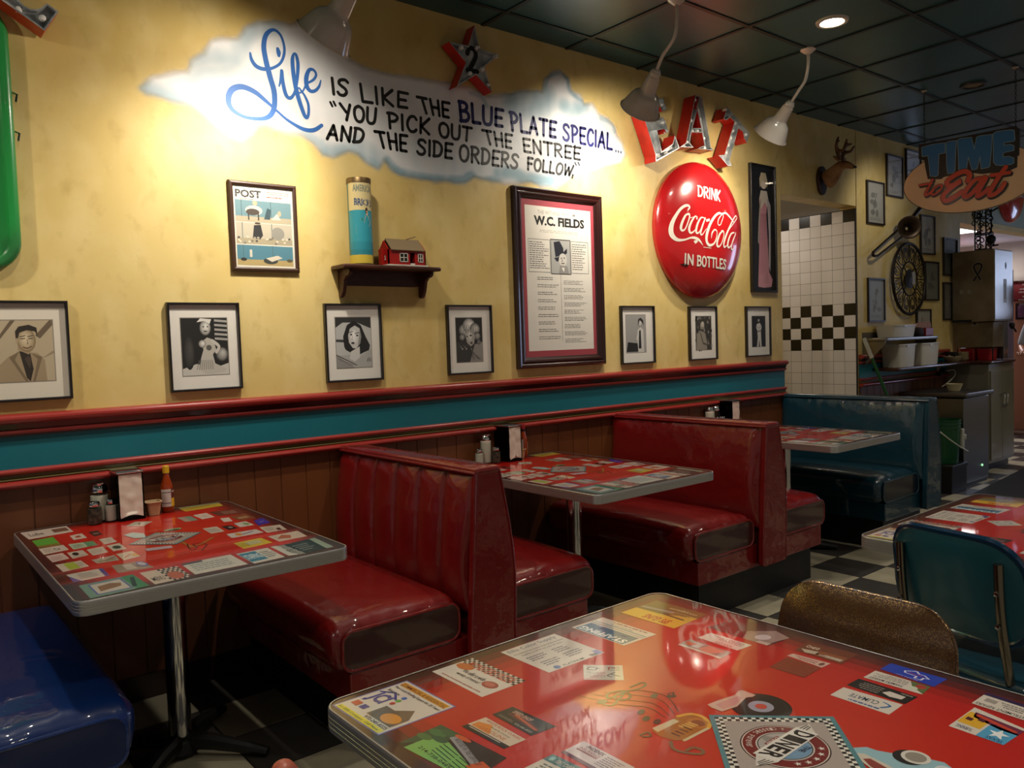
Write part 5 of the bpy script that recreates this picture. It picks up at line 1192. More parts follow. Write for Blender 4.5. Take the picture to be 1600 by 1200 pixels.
# round enamelled button sign
CX, CZ, RR = 4.430, 2.101, .4575
def dome(u, v):
    r = min(1, math.hypot(u, v)); return .028+.112*(max(0, 1-r**2.6))**.62
bt = thing('round_button_sign', (CX, -.001, CZ-RR), 'big round domed red sign reading DRINK Coca-Cola IN BOTTLES', 'sign')
m = MB(); n1, n2 = 22, 72; vs = [(CX, -dome(0, 0), CZ)]; fs = []
rs = [math.sin(PI/2*(i+1)/n1) for i in range(n1)]
for r in rs:
    for k_ in range(n2): a = 2*PI*k_/n2; vs.append((CX+RR*r*math.cos(a), -dome(r, 0) if r < 1 else -.028, CZ+RR*r*math.sin(a)))
for k_ in range(n2): fs.append((0, 1+k_, 1+(k_+1) % n2))
for i in range(n1-1):
    for k_ in range(n2): fs.append((1+i*n2+k_, 1+(i+1)*n2+k_, 1+(i+1)*n2+(k_+1) % n2, 1+i*n2+(k_+1) % n2))
b0 = len(vs)
for k_ in range(n2): a = 2*PI*k_/n2; vs.append((CX+RR*.985*math.cos(a), -.002, CZ+RR*.985*math.sin(a)))
for k_ in range(n2): fs.append((1+(n1-1)*n2+k_, b0+k_, b0+(k_+1) % n2, 1+(n1-1)*n2+(k_+1) % n2))
m.smooth = True; m.add(vs, fs); build('domed_disc', m, mat('red_enamel', '#bd1a1d', .24, coat=1.0, coat_rough=.05, noise=('#a51418', 2.5, .4, .7)), bt, sharp=60)
def dpx(p):            # pixel -> disc coordinates, meeting the dome itself
    y = -.1
    for _ in range(8):
        q = at(p[0], p[1], y=y); u, v = (q.x-CX)/RR, (q.z-CZ)/RR; y = -dome(u, v)
    return (u, v)
def dfn(u, v, h):
    e = .01; d0 = dome(u, v); nx = -(dome(u+e, v)-d0)/e/RR; nz_ = -(dome(u, v+e)-d0)/e/RR
    N = Vector((nx, -1, nz_)).normalized(); return Vector((CX+u*RR, -d0, CZ+v*RR))+N*(h+.0006)
A = Art(dfn, None, .0002); kc = cr(1020, 300, 8.573); D = lambda p: dpx(kc(p)); WT = '#e4dccd'
def cs(pts, ws): A.lay(); A.line([D(p) for p in pts], [w_*.00056*1.0/ .4575 *.93 for w_ in ws], WT, smooth=True)
cs([(470, 240), (492, 205), (470, 180), (420, 190), (360, 240), (295, 340), (255, 430), (242, 520), (265, 590), (330, 640), (420, 640), (500, 615), (560, 615), (620, 645), (668, 712)], [14, 24, 30, 34, 34, 42, 54, 62, 58, 40, 24, 22, 34, 30, 6])
A.poly([D(p) for p in ((545, 655), (568, 695), (605, 665), (590, 640))], WT)
cs([(480, 300), (440, 310), (395, 400), (375, 480), (395, 515), (435, 490), (475, 390), (492, 320), (480, 290), (440, 300)], [16, 26, 34, 36, 26, 18, 18, 20, 18, 14])
cs([(492, 320), (500, 345), (560, 330)], [8, 8, 6]); cs([(588, 360), (590, 335), (560, 330), (510, 410), (485, 490), (500, 545), (545, 530), (590, 470)], [20, 16, 18, 30, 36, 28, 16, 8])
cs([(690, 350), (645, 345), (600, 420), (578, 510), (590, 550), (625, 530), (665, 440), (695, 350)], [12, 20, 30, 34, 26, 16, 16, 16]); cs([(700, 350), (660, 460), (638, 550), (660, 570), (715, 490)], [20, 26, 26, 16, 6])
A.line([D((712, 385)), D((760, 372))], .032/.93, WT, cap=False)
cs([(905, 435), (885, 445), (868, 420), (880, 360), (925, 300), (940, 330), (905, 435)], [10, 12, 12, 14, 14, 12, 10])
cs([(925, 295), (880, 285), (825, 330), (765, 430), (722, 560), (718, 660), (755, 712), (815, 690), (850, 610), (855, 530), (825, 505), (790, 550), (780, 620)], [22, 30, 36, 42, 48, 44, 36, 24, 16, 16, 20, 22, 6])
cs([(925, 292), (975, 285), (1030, 340), (1075, 400)], [20, 26, 28, 16])
cs([(935, 525), (895, 560), (862, 650), (858, 715), (885, 730), (920, 680), (948, 580), (940, 525), (915, 520)], [14, 28, 34, 32, 22, 16, 16, 18, 14])
cs([(955, 620), (1020, 500), (1090, 400), (1122, 345), (1100, 325), (1055, 400), (985, 560), (948, 680), (955, 740), (1000, 700)], [10, 10, 12, 20, 18, 22, 32, 32, 22, 8])
cs([(1085, 545), (1045, 560), (1010, 640), (998, 715), (1015, 745), (1050, 700), (1090, 600), (1105, 545)], [14, 24, 30, 32, 22, 14, 16, 16]); cs([(1105, 560), (1065, 660), (1045, 745), (1065, 770), (1100, 720)], [18, 26, 24, 16, 6])
for w_, pts in (('DRINK', ((357, 248), (468, 274), (470, 222), (356, 196))), ('IN', ((290, 590), (333, 596), (334, 547), (291, 540))), ('BOTTLES', ((353, 599), (497, 618), (499, 571), (354, 550)))):
    letters(A, w_, [dpx(cr(980, 230, 3.2423)(p)) for p in pts], .026, WT, gap=.16)
A.line([D((672, 738)), D((778, 752))], .008, WT, cap=False)
A.L += 2; A.poly([dpx(cr(980, 230, 3.2423)(p)) for p in ((263, 594), (290, 588), (310, 597), (300, 606), (285, 600))], '#2a1210')
build('white_lettering', A.mb, mat('white_enamel', attr=True, rough=.3, coat=.6), bt, sharp=None, fix=False)

# marquee letters in galvanised metal with red sides
M_galv = mat('galvanised_metal', '#c6c8c8', .34, .35, noise=('#8b8f91', 14, .4, .65), bump=(10, .2, .004))
M_redside = mat('red_painted_side', '#c0241a', .42, noise=('#96160f', 9, .45, .75))
M_redor = mat('orange_red_side', '#b3401c', .42)
def marquee(name, polys, label, cat, bulbs, y0=.012, y1=.105, extra=None):
    """polys: outer outlines in wall metres; open face channel: rim walls and a recessed metal back"""
    xs = [p[0] for P in polys for p in P]; zs = [p[1] for P in polys for p in P]
    t = thing(name, ((min(xs)+max(xs))/2, -y0, min(zs)), label, cat)
    m = MB(); f_ = MB(); b_ = MB()
    for P in polys:
        n = len(P); area = sum(P[i][0]*P[(i+1) % n][1]-P[(i+1) % n][0]*P[i][1] for i in range(n))
        if area < 0: P = P[::-1]
        In = []
        for i in range(n):
            a, p, c_ = Vector(P[i-1]), Vector(P[i]), Vector(P[(i+1) % n]); e1 = (p-a).normalized(); e2 = (c_-p).normalized(); n1 = Vector((-e1.y, e1.x)); n2 = Vector((-e2.y, e2.x)); b2 = (n1+n2)
            b2 = b2.normalized() if b2.length > .01 else n1; k_ = .006/max(.35, b2.dot(n1)); In.append(tuple(p+b2*k_))
        vs = [(p[0], -y0, p[1]) for p in P]+[(p[0], -y1, p[1]) for p in P]+[(p[0], -y1, p[1]) for p in In]+[(p[0], -y1+.03, p[1]) for p in In]
        m.add(vs, [(i, (i+1) % n, n+(i+1) % n, n+i) for i in range(n)])
        b_.add(vs, [(n+i, n+(i+1) % n, 2*n+(i+1) % n, 2*n+i) for i in range(n)]+[(2*n+i, 2*n+(i+1) % n, 3*n+(i+1) % n, 3*n+i) for i in range(n)])
        f_.add([(p[0], -y1+.03, p[1]) for p in In], [tuple(q) for q in tessellate_polygon([[Vector((p[0], p[1], 0)) for p in In]])])
    build('red_side', m, extra or M_redside, t, sharp=None); build('metal_rim', b_, M_galv, t, sharp=None); build('metal_face', f_, M_galv, t, sharp=None)
    for q in bulbs:
        build('small_bulb', MB().lathe([(0, 0), (.010, 0), (.010, .008), (.013, .018), (.009, .029), (0, .033)], 12, (q[0], -y1+.031, q[1]), (0, -1, 0)), mat('clear_bulb', '#f0ece4', .08, spec=.9), t)
    return t
ke = cr(960, 120, 6.6667)
def face(pts, y=-.10): return [wpx(*ke(p), y=y) for p in pts]
E_ = face([(330, 470), (355, 240), (440, 235), (500, 215), (540, 330), (470, 350), (450, 310), (400, 330), (415, 440), (440, 525), (495, 485), (510, 500), (565, 580), (510, 570), (450, 545), (480, 640), (500, 780), (560, 760), (605, 690), (620, 620), (672, 745), (430, 880), (440, 830), (395, 640)])
E_ = face([(262, 300), (500, 218), (540, 345), (490, 360), (462, 300), (372, 330), (412, 450), (470, 430), (490, 420), (505, 425), (562, 575), (535, 585), (510, 545), (440, 560), (488, 780), (600, 700), (625, 610), (672, 745), (425, 885), (425, 820)])
marquee('marquee_letter', [E_], 'metal marquee letter E with red sides, behind the middle gooseneck lamp', 'sign letter', face([(500, 290), (525, 470), (465, 825), (545, 790), (540, 570)]))
A_o = face([(838, 190), (905, 215), (1000, 745), (1028, 770), (905, 755), (935, 715), (905, 585), (805, 575), (775, 700), (820, 740), (675, 735), (735, 690)])
# the A keeps its counter as a real gap: two legs, a crossbar and a top
A1 = face([(838, 190), (880, 205), (862, 330), (800, 560), (778, 690), (822, 738), (676, 735), (740, 690)]); A2 = face([(875, 200), (908, 215), (1000, 735), (1028, 770), (862, 750), (932, 715), (900, 540), (850, 320)]); A3 = face([(802, 535), (902, 535), (912, 585), (795, 580)])
marquee('marquee_letter', [A1, A2, A3], 'metal marquee letter A with red sides, between the E and the T', 'sign letter', face([(843, 240), (872, 345), (895, 440), (800, 455), (815, 565), (868, 565), (935, 640), (760, 680), (940, 740)]))
T_ = face([(1160, 310), (1185, 330), (1400, 560), (1370, 700), (1330, 690), (1345, 610), (1320, 560), (1290, 530), (1180, 870), (1225, 935), (1155, 965), (1070, 845), (1140, 850), (1250, 470), (1210, 425), (1160, 445), (1090, 470), (1120, 420)])
T_ = face([(1172, 318), (1405, 590), (1375, 690), (1345, 640), (1330, 570), (1285, 540), (1195, 870), (1218, 930), (1175, 930), (1110, 850), (1080, 820), (1140, 815), (1245, 470), (1200, 425), (1160, 455), (1130, 440)])
marquee('marquee_letter', [T_], 'tilted metal marquee letter T with red sides, above the round red sign', 'sign letter', face([(1165, 340), (1262, 480), (1238, 560), (1213, 635), (1188, 712), (1165, 790), (1375, 600)]), extra=mat('bright_red_side', '#b3231a', .42))
ks = cr(600, 0, 4)
st = face([(0, 0)]) and [wpx(*ks(p), y=-.075) for p in ((560, 160), (590, 310), (712, 348), (622, 418), (668, 580), (568, 470), (448, 545), (505, 395), (400, 265), (520, 290))]
star = marquee('marquee_star', [st], 'red sided metal star with a black number 2, near the ceiling above the painted words', 'star sign', [wpx(*ks(p), y=-.07) for p in ((583, 300), (695, 352), (612, 435), (648, 535), (535, 462), (480, 300))], .012, .085)
A = Art(lambda u, v, h: Vector((u, -.058-h, v))); A.L = 5
A.line([wpx(*ks(p), y=-.06) for p in ((522, 335), (535, 300), (565, 312), (575, 350), (555, 400), (530, 440))], .024, '#0b0a0a', True); A.line([wpx(*ks(p), y=-.06) for p in ((522, 438), (585, 448))], .024, '#0b0a0a')
build('black_number', A.mb, M_print, star, sharp=None, fix=False)
ka = cr(0, 0, 13.333)
arr = [wpx(*ka(p), y=-.09) for p in ((-700, -500), (-560, -600), (330, -40), (500, 130), (620, 190), (760, 205), (870, 160), (970, 80), (1215, 250), (925, 655), (420, 290))]
marquee('marquee_sign_piece', [arr], 'end of a galvanised metal marquee sign with orange red side, top left corner', 'sign', [wpx(*ka(p), y=-.08) for p in ((375, 205), (885, 385))], .012, .095, extra=M_redor)
# green enamel sign at the left edge
gx0, gx1, gz0, gz1 = -.35, .472, 1.705, 2.66
def rr_(x0, x1, z0, z1, r): return [(p[0], p[1]) for p in rounded(x0, x1, z0, z1, r, 8)]
t = thing('green_metal_sign', ((gx0+gx1)/2, -.002, gz0), 'worn green enamel sign with rounded corner, cut by the left edge', 'sign')
Ms_ = mat('worn_green_enamel', '#1f8a3e', .32, coat=.5, noise=('#2a5c34', 4, .52, .78), bump=(6, .2, .004))
m = MB(); offs = [(0, .002), (0, .030), (.006, .040), (.022, .044), (.036, .040), (.042, .026), (.06, .024)]; rings = [rr_(gx0+o_, gx1-o_, gz0+o_, gz1-o_, .11-o_) for o_, d_ in offs]; N = len(rings[0])
vs = [(p[0], -d_, p[1]) for (o_, d_), R_ in zip(offs, rings) for p in R_]; m.smooth = True
m.add(vs, [(i*N+k_, i*N+(k_+1) % N, (i+1)*N+(k_+1) % N, (i+1)*N+k_) for i in range(len(offs)-1) for k_ in range(N)]); build('rolled_rim', m, Ms_, t, sharp=50)
m = MB(); m.add([(p[0], -.024, p[1]) for p in rings[-1]], [tuple(q) for q in tessellate_polygon([[Vector((p[0], p[1], 0)) for p in rings[-1]]])]); build('sign_face', m, Ms_, t, sharp=None)
for z in (2.36, 2.22): build('hook', MB().tube([(gx1+.0, -.004, z), (gx1+.018, -.012, z-.01), (gx1+.012, -.02, z-.04)], .004, 8), M_chrome, t)

# ------------------------------------------------------------------ shelf with canister and toy house
sx0, sx1, sz, sd = 1.712, 2.245, 1.772, .135
t = thing('wall_shelf', ((sx0+sx1)/2, 0, sz-.15), 'small brown wooden bracket shelf holding a tall tin and a toy house', 'shelf')
m = MB(); m.rbox(sx0, sx1, -sd, -.001, sz-.020, sz, .007, 3); build('shelf_board', m, M_shelfwood, t)
m = MB(); m.prism([(sx0+.05, sz-.02), (sx0+.05, sz-.085), (sx0+.08, sz-.09), (sx1-.08, sz-.09), (sx1-.05, sz-.085), (sx1-.05, sz-.02)], lambda p: (p[0], -.002, p[1]), lambda p: (p[0], -.016, p[1])); build('back_rail', m, M_shelfwood, t)
for x in (sx0+.035, sx1-.055):
    pr = [(0, sz-.02), (-.115, sz-.02), (-.118, sz-.035), (-.105, sz-.048), (-.08, sz-.052), (-.06, sz-.068), (-.055, sz-.09), (-.045, sz-.12), (-.03, sz-.14), (-.012, sz-.148), (0, sz-.14)]
    m = MB(); m.prism(pr, lambda p: (x, p[0]-.001, p[1]), lambda p: (x+.018, p[0]-.001, p[1])); build('bracket', m, M_shelfwood, t, bevel=.002)
# canister
ccx, ccy, cr_ = 1.838, -.073, .0545
t = thing('toy_brick_canister', (ccx, ccy, sz), 'tall teal and cream cardboard toy canister reading AMERICAN BRICKS, on the shelf', 'canister')
A = Art(lambda u, v, h: Vector((ccx+(cr_+h)*math.sin(u), ccy-(cr_+h)*math.cos(u), sz+v)), None, .00018)
H_ = .395
def crect(u0, v0, u1, v1, c_):
    n = max(1, int((u1-u0)/.12)+1)
    for i in range(n): A.rect(u0+(u1-u0)*i/n, v0, u0+(u1-u0)*(i+1)/n, v1, c_)
crect(-PI, 0, PI, H_, '#2f6f6a'); A.lay(); crect(-1.6, .25, 1.7, .385, '#c9b986'); crect(-1.6, .07, 1.7, .25, '#2b8fa0'); crect(-PI, .0, PI, .045, '#c2a93c'); crect(-1.5, .045, 1.7, .105, '#257a88'); A.lay()
A.text('AMERICAN', ((-1.05, .335), (.95, .33), (.95, .362), (-1.05, .368)), '#7a7f6c'); A.text('BRICKS', ((-.95, .27), (.75, .265), (.75, .298), (-.95, .305)), '#26456a')
A.lay(); A.poly([(-.85, .14), (-.85, .175), (-.5, .205), (-.2, .205), (1.0, .17), (1.0, .125), (.1, .13)], '#c2b03c'); A.lay(); A.poly([(-.6, .20), (-.3, .212), (.9, .175), (.8, .165), (-.25, .20)], '#2a6a48'); A.ell(.1, .248, .13, .014, '#3a2a20'); A.ell(.13, .236, .10, .012, '#c9a88a'); A.poly([(-.15, .19), (-.05, .225), (.3, .222), (.5, .19), (.3, .175)], '#b0a89c')
A.line([(-.7, .118), (.9, .112)], .006, '#c9c4a8', cap=False); A.poly([(-.9, .055), (.2, .075), (.9, .05), (.4, .045), (-.6, .045)], '#b9a24a'); 
build('printed_body', A.mb, mat('canister_print', attr=True, rough=.4, coat=.3), t, sharp=None, fix=False)
build('metal_lid', MB().lathe([(0, H_-.001), (cr_+.002, H_-.001), (cr_+.0025, H_-.018), (cr_+.0025, H_+.002), (cr_+.001, H_+.006), (cr_-.006, H_+.004), (0, H_+.003)], 36, (ccx, ccy, sz)), mat('tarnished_tin', '#6f5a3a', .4, .7), t)
build('base_rim', MB().lathe([(cr_, 0), (cr_+.002, 0), (cr_+.002, .006), (cr_, .006)], 36, (ccx, ccy, sz)), MATS['tarnished_tin'], t)
# toy house
M_tr = mat('red_toy_brick', '#9c1410', .35, coat=.2); M_tw = mat('white_toy_plastic', '#cfc9bc', .4); M_tf = mat('toy_roof_card', '#7d6a4e', .7)
hx0, hx1, hy0, hy1, hz = 1.955, 2.165, -.118, -.03, sz
t = thing('toy_brick_house', ((hx0+hx1)/2, (hy0+hy1)/2, hz), 'small red toy brick house with tan roof and white windows, on the shelf', 'toy house')
m = MB(); m.box(hx0-.01, hx1+.005, hy0-.012, hy1+.003, hz, hz+.006); build('base_plate', m, M_tw, t)
m = MB(); dz = .078
# front wall with a porch gap, side gables
m.box(hx0, hx0+.120, hy0, hy0+.006, hz+.006, hz+dz); m.box(hx1-.062, hx1, hy0, hy0+.006, hz+.006, hz+dz); m.box(hx0+.12, hx1-.062, hy0, hy0+.006, hz+.066, hz+dz)
m.box(hx0, hx1, hy1-.006, hy1, hz+.006, hz+dz)
for x in (hx0, hx1-.006):
    m.prism([(hy0, hz+.006), (hy1, hz+.006), (hy1, hz+dz), ((hy0+hy1)/2, hz+.122), (hy0, hz+dz)], lambda p: (x, p[0], p[1]), lambda p: (x+.006, p[0], p[1]))
m.box(hx1-.035, hx1-.005, hy0+.05, hy0+.07, hz+.09, hz+.135); m.box(hx0-.018, hx0, hy0+.03, hy0+.06, hz+.006, hz+.08)
build('brick_walls', m, M_tr, t)
m = MB(); ym = (hy0+hy1)/2
for s_ in (-1, 1):
    m.prism([(ym, hz+.128), (ym+s_*.054, hz+.072), (ym+s_*.056, hz+.076), (ym, hz+.134)], lambda p: (hx0+.012, p[0], p[1]), lambda p: (hx1-.012, p[0], p[1]))
build('roof', m, M_tf, t)
m = MB(); m.tube([(hx1-.08, ym, hz+.134), (hx1-.03, ym-.004, hz+.150)], .003, 6); build('ridge_stick', m, M_tf, t)
def twin(x0_, x1_, z0_, z1_, y, side=False):
    m = MB(); fr_ = .0035
    def bx_(a0, a1, b0, b1):
        if side: m.box(y-.003, y+.001, a0, a1, b0, b1)
        else: m.box(a0, a1, y-.003, y+.001, b0, b1)
    bx_(x0_, x1_, z0_, z0_+fr_); bx_(x0_, x1_, z1_-fr_, z1_); bx_(x0_, x0_+fr_, z0_, z1_); bx_(x1_-fr_, x1_, z0_, z1_); xm = (x0_+x1_)/2; bx_(xm-.0015, xm+.0015, z0_, z1_); zm = (z0_+z1_)/2; bx_(x0_, x1_, zm-.0015, zm+.0015)
    o = build('window_frame', m, M_tw, t); m2 = MB()
    if side: m2.add([(y-.0008, x0_, z0_), (y-.0008, x1_, z0_), (y-.0008, x1_, z1_), (y-.0008, x0_, z1_)], [(0, 1, 2, 3)])
    else: m2.add([(x0_, y-.0008, z0_), (x1_, y-.0008, z0_), (x1_, y-.0008, z1_), (x0_, y-.0008, z1_)], [(0, 1, 2, 3)])
    ORIG[o.name] = ORIG[t.name]; build('dark_pane', m2, M_black, o, sharp=None)
twin(hx0+.062, hx0+.108, hz+.02, hz+.062, hy0); twin(hx1-.045, hx1-.016, hz+.02, hz+.062, hy0); twin(hy0+.026, hy0+.052, hz+.024, hz+.052, hx0, True)
m = MB(); m.box(hx0+.122, hx1-.066, hy0-.006, hy0+.01, hz+.006, hz+.014); build('door_step', m, M_tw, t)

# ------------------------------------------------------------------ deer head
t = thing('deer_head_mount', (6.0, 0, 2.52), 'small mounted deer head with antlers on a dark plaque, above the doorway', 'deer head')
pq = [wpx(*p) for p in ((1272, 262), (1277, 280), (1283, 296), (1286, 300), (1290, 294), (1288, 280), (1284, 262))]
m = MB(); zc = 2.6; pl = [(6.03+.07*math.sin(a)*(1 if math.cos(a) > -.3 else .9), zc+.115*math.cos(a)) for a in [i*2*PI/20 for i in range(20)]]
m.prism(pl, lambda p: (p[0], -.001, p[1]), lambda p: (p[0], -.028, p[1])); build('plaque', m, M_dkwood, t, bevel=.006)
def skin(name, pts, edges, rad, m_, parent, loc, sub=2):
    me = bpy.data.meshes.new(name); me.from_pydata([Vector(p)-Vector(loc) for p in pts], edges, []); me.materials.append(m_)
    o = bpy.data.objects.new(name, me); COL.objects.link(o)
    if parent is not None: o.parent = parent
    else: o.location = loc
    ORIG[o.name] = Vector(loc)
    sk = o.modifiers.new('skin', 'SKIN'); sk.use_smooth_shade = True
    for i, v in enumerate(me.skin_vertices[0].data):
        r = rad[i]; v.radius = r if isinstance(r, tuple) else (r, r); v.use_root = (i == 0)
    sb = o.modifiers.new('sub', 'SUBSURF'); sb.levels = sub; sb.render_levels = sub
    return o
M_fur = mat('deer_fur', '#7a5330', .8, noise=('#a78358', 12, .4, .7)); M_ant = mat('antler', '#5b3d20', .5)
L0 = (6.0, 0, 2.52)
skin('head', [(6.03, -.03, 2.585), (6.03, -.10, 2.615), (6.025, -.155, 2.672), (6.02, -.20, 2.70), (6.015, -.255, 2.672), (6.012, -.295, 2.652)], [(0, 1), (1, 2), (2, 3), (3, 4), (4, 5)], [(.055, .10), (.045, .075), (.038, .05), (.040, .042), (.026, .026), (.016, .016)], M_fur, t, L0)
for s_ in (-1, 1):
    skin('ear', [(6.02+s_*.03, -.18, 2.72), (6.02+s_*.07, -.175, 2.745), (6.02+s_*.10, -.17, 2.75)], [(0, 1), (1, 2)], [.008, .014, .004], M_fur, t, L0, 1)
    skin('antler', [(6.02+s_*.015, -.185, 2.725), (6.02+s_*.04, -.175, 2.79), (6.02+s_*.075, -.18, 2.85), (6.02+s_*.06, -.20, 2.90), (6.02+s_*.05, -.235, 2.79), (6.02+s_*.055, -.265, 2.83), (6.02+s_*.095, -.225, 2.86)], [(0, 1), (1, 2), (2, 3), (1, 4), (4, 5), (2, 6)], [.016, .015, .013, .007, .012, .007, .006], M_ant, t, L0, 1)
    build('eye', MB().lathe([(0, -.007), (.006, -.003), (.006, .003), (0, .007)], 12, (6.02+s_*.030, -.215, 2.705)), mat('glass_eye', '#050505', .1), t)
build('nose', MB().rbox(6.0, 6.024, -.31, -.29, 2.642, 2.66, .007, 3), mat('wet_nose', '#120c0a', .2), t)

# ================================================================== THINGS ON THE BOOTH TABLES
M_salt = mat('salt_white', '#cfcac0', .7); M_pepper = mat('ground_pepper', '#5a4a3a', .8, noise=('#2c241c', 60, .4, .6)); M_sugar = mat('sugar', '#d9d2c4', .7)
M_napkin = mat('paper_napkin', '#cdbfb0', .8, bump=(18, .5, .006)); M_cup = mat('cream_cup', '#b99a72', .5); M_sauce = mat('hot_sauce', '#8a3208', .15, coat=.6)
M_disp = mat('black_chrome_box', '#15120f', .12, .9)
def faceted(n, r0, r1):    # fluted glass outline
    return lambda w: r0+(r1-r0)*abs(math.cos(n*w/2))
def jar(name, x, y, h, r, fill, label, cat, flap=False, z=TH, facets=10, fl=.8):
    t = thing(name, (x, y, z+.0008), label, cat); z += .0008
    m = MB(); N = facets*4; vs = []; fs = []; prof = [(.0, 1), (.90, 1), (1.0, 1), (1.0, .0), (.96, .0)]
    def ring(rr, zz, fx): return [(x+(rr-(fx*rr*.07 if k_ % 4 == 0 else 0))*math.cos(2*PI*k_/N), y+(rr-(fx*rr*.07 if k_ % 4 == 0 else 0))*math.sin(2*PI*k_/N), zz) for k_ in range(N)]
    P = [(r*.85, 0, 0), (r*.97, .004, 1), (r, h*.12, 1), (r*.96, h*.55, 1), (r*.93, h*.70, 1), (r*.80, h*.78, .5), (r*.72, h*.80, 0)]
    for (rr, zz, fx) in P: vs += ring(rr, z+zz, fx)
    fs = [(i*N+k_, i*N+(k_+1) % N, (i+1)*N+(k_+1) % N, (i+1)*N+k_) for i in range(len(P)-1) for k_ in range(N)]; fs.append(tuple(range(N)))
    m.smooth = True; m.add(vs, fs); build('glass_body', m, M_jar, t, sharp=25)
    build('contents', MB().lathe([(0, .005), (r*.86, .005), (r*.88, h*.2), (r*.84, h*.68*fl/.8), (0, h*.70*fl/.8)], 20, (x, y, z)), fill, t)
    if flap:
        m = MB().lathe([(r*.80, h*.77), (r*.84, h*.79), (r*.84, h*.86), (r*.78, h*.92), (r*.62, h*.98), (r*.3, h), (0, h)], 24, (x, y, z)); build('chrome_lid', m, M_chrome, t)
        m = MB(); m.rbox(x-.012, x+.012, y-.030, y-.004, z+h*.985, z+h*1.02, .003, 2); build('pour_flap', m, M_chrome, t)
    else:
        m = MB().lathe([(r*.72, h*.77), (r*.76, h*.79), (r*.76, h*.90), (r*.66, h*.97), (r*.3, h), (0, h)], 24, (x, y, z)); lid = build('chrome_lid', m, M_chrome, t)
    return t
def napkins(x, y, w, d, h, label, rot=0):
    t = thing('napkin_dispenser', (x, y, TH+.0008), label, 'napkin dispenser'); z = TH+.0008
    x0, x1, y0, y1 = x-w/2, x+w/2, y-d/2, y+d/2
    m = MB(); m.box(x0, x0+.003, y0, y1, z, z+h); m.box(x1-.003, x1, y0, y1, z, z+h); m.box(x0, x1, y0, y1, z, z+.006); build('case', m, M_disp, t, bevel=.001)
    m = MB(); m.rbox(x0-.002, x1+.002, y0-.004, y1+.003, z+h-.004, z+h+.004, .002, 2); build('chrome_top', m, M_chrome, t)
    for s_ in (-1, 1):
        yy = y0+.002 if s_ < 0 else y1-.002
        def nf(u, v):
            b_ = .004*math.sin(u*PI)*(1-v)+.0035*mnoise.noise((u*3, v*5, s_+x)); sag = .010*math.sin(u*PI)*(1 if v < .08 else 0)
            return Vector((x0+.005+(x1-x0-.010)*u, yy+s_*(b_+.001), z+.010+sag+(h-.018)*v))
        m = MB(); m.grid(nf, 14, 20); build('napkin_stack', m, M_napkin, t, sharp=None)
        m = MB(); a, b_ = (x0+.003, x1-.003); m.box(a, b_, yy-.001, yy+.001, z+.006, z+.018); build('lower_lip', m, M_disp, t)
    return t
def bottle(x, y, h, r, label, cap, neck, lab):
    t = thing('sauce_bottle', (x, y, TH+.0008), label, 'bottle'); z = TH+.0008
    build('bottle_body', MB().lathe([(0, 0), (r*.9, 0), (r, .004), (r, h*.50), (r*.9, h*.58), (r*.5, h*.76), (r*.40, h*.84), (0, h*.84)], 24, (x, y, z)), M_sauce, t)
    build('cap', MB().lathe([(0, h*.84), (r*.52, h*.84), (r*.52, h*.99), (r*.46, h), (0, h)], 20, (x, y, z)), cap, t)
    if neck: build('neck_sleeve', MB().lathe([(r*.47, h*.70), (r*.49, h*.70), (r*.49, h*.85), (r*.47, h*.85)], 20, (x, y, z)), neck, t)
    A = Art(lambda u, v, h_: Vector((x+(r+.0003+h_)*math.sin(u), y-(r+.0003+h_)*math.cos(u), z+v)), None, .0001)
    for (u0, u1, v0, v1, c_) in lab:
        n = max(1, int(abs(u1-u0)/.15)); 
        for i in range(n): A.rect(u0+(u1-u0)*i/n, v0, u0+(u1-u0)*(i+1)/n, v1, c_)
        A.lay()
    if cap.name.startswith('yellow'): A.text('Cajun', ((.45, .075), (1.2, .078), (1.2, .090), (.45, .086)), '#e8dcc8')
    build('paper_label', A.mb, M_print, t, sharp=None, fix=False)
def cup(x, y, z, w, h, label, m_=None, name='dipping_cup'):
    m_ = m_ or M_cup; t = thing(name, (x, y, z+.0008), label, 'cup'); z += .0008
    def sq(s_, zz, r=.22):
        return [(x+p[0], y+p[1], z+zz) for p in rounded(-s_/2, s_/2, -s_/2, s_/2, s_*r, 4)]
    R_ = [sq(w*.68, 0), sq(w*.97, h), sq(w*1.05, h), sq(w*1.05, h+.002), sq(w*.93, h+.002), sq(w*.64, .004)]; N = len(R_[0]); m = MB(); m.smooth = True
    m.add([p for q in R_ for p in q], [(i*N+k_, i*N+(k_+1) % N, (i+1)*N+(k_+1) % N, (i+1)*N+k_) for i in range(5) for k_ in range(N)]+[tuple(range(N)), tuple(5*N+k_ for k_ in range(N))]); build('cup_wall', m, m_, t, sharp=40)
    m = MB(); q = sq(w*1.06, h+.001); m.tube(q, .0016, 6, closed=True); build('rolled_rim', m, m_, t)
Y_cap = mat('yellow_cap', '#c9a01c', .35); R_cap = mat('red_cap', '#8a1218', .35); B_neck = mat('black_sleeve', '#0d0c0c', .35)
jar('sugar_pourer', .672, -.055, .145, .036, M_sugar, 'tall glass sugar pourer with chrome lid behind the pepper shaker, nearest booth table', 'sugar pourer', True, facets=12)
jar('pepper_shaker', .642, -.108, .088, .0275, M_pepper, 'glass pepper shaker on the nearest booth table, in front of the sugar pourer', 'pepper shaker')
jar('salt_shaker', .700, -.100, .090, .0225, M_salt, 'glass salt shaker on the nearest booth table, beside the napkin dispenser', 'salt shaker')
napkins(.765, -.085, .092, .115, .185, 'black and chrome napkin dispenser full of white napkins on the nearest booth table')
cup(.852, -.100, TH, .058, .052, 'square cream dipping cup on the nearest booth table, between napkins and sauce')
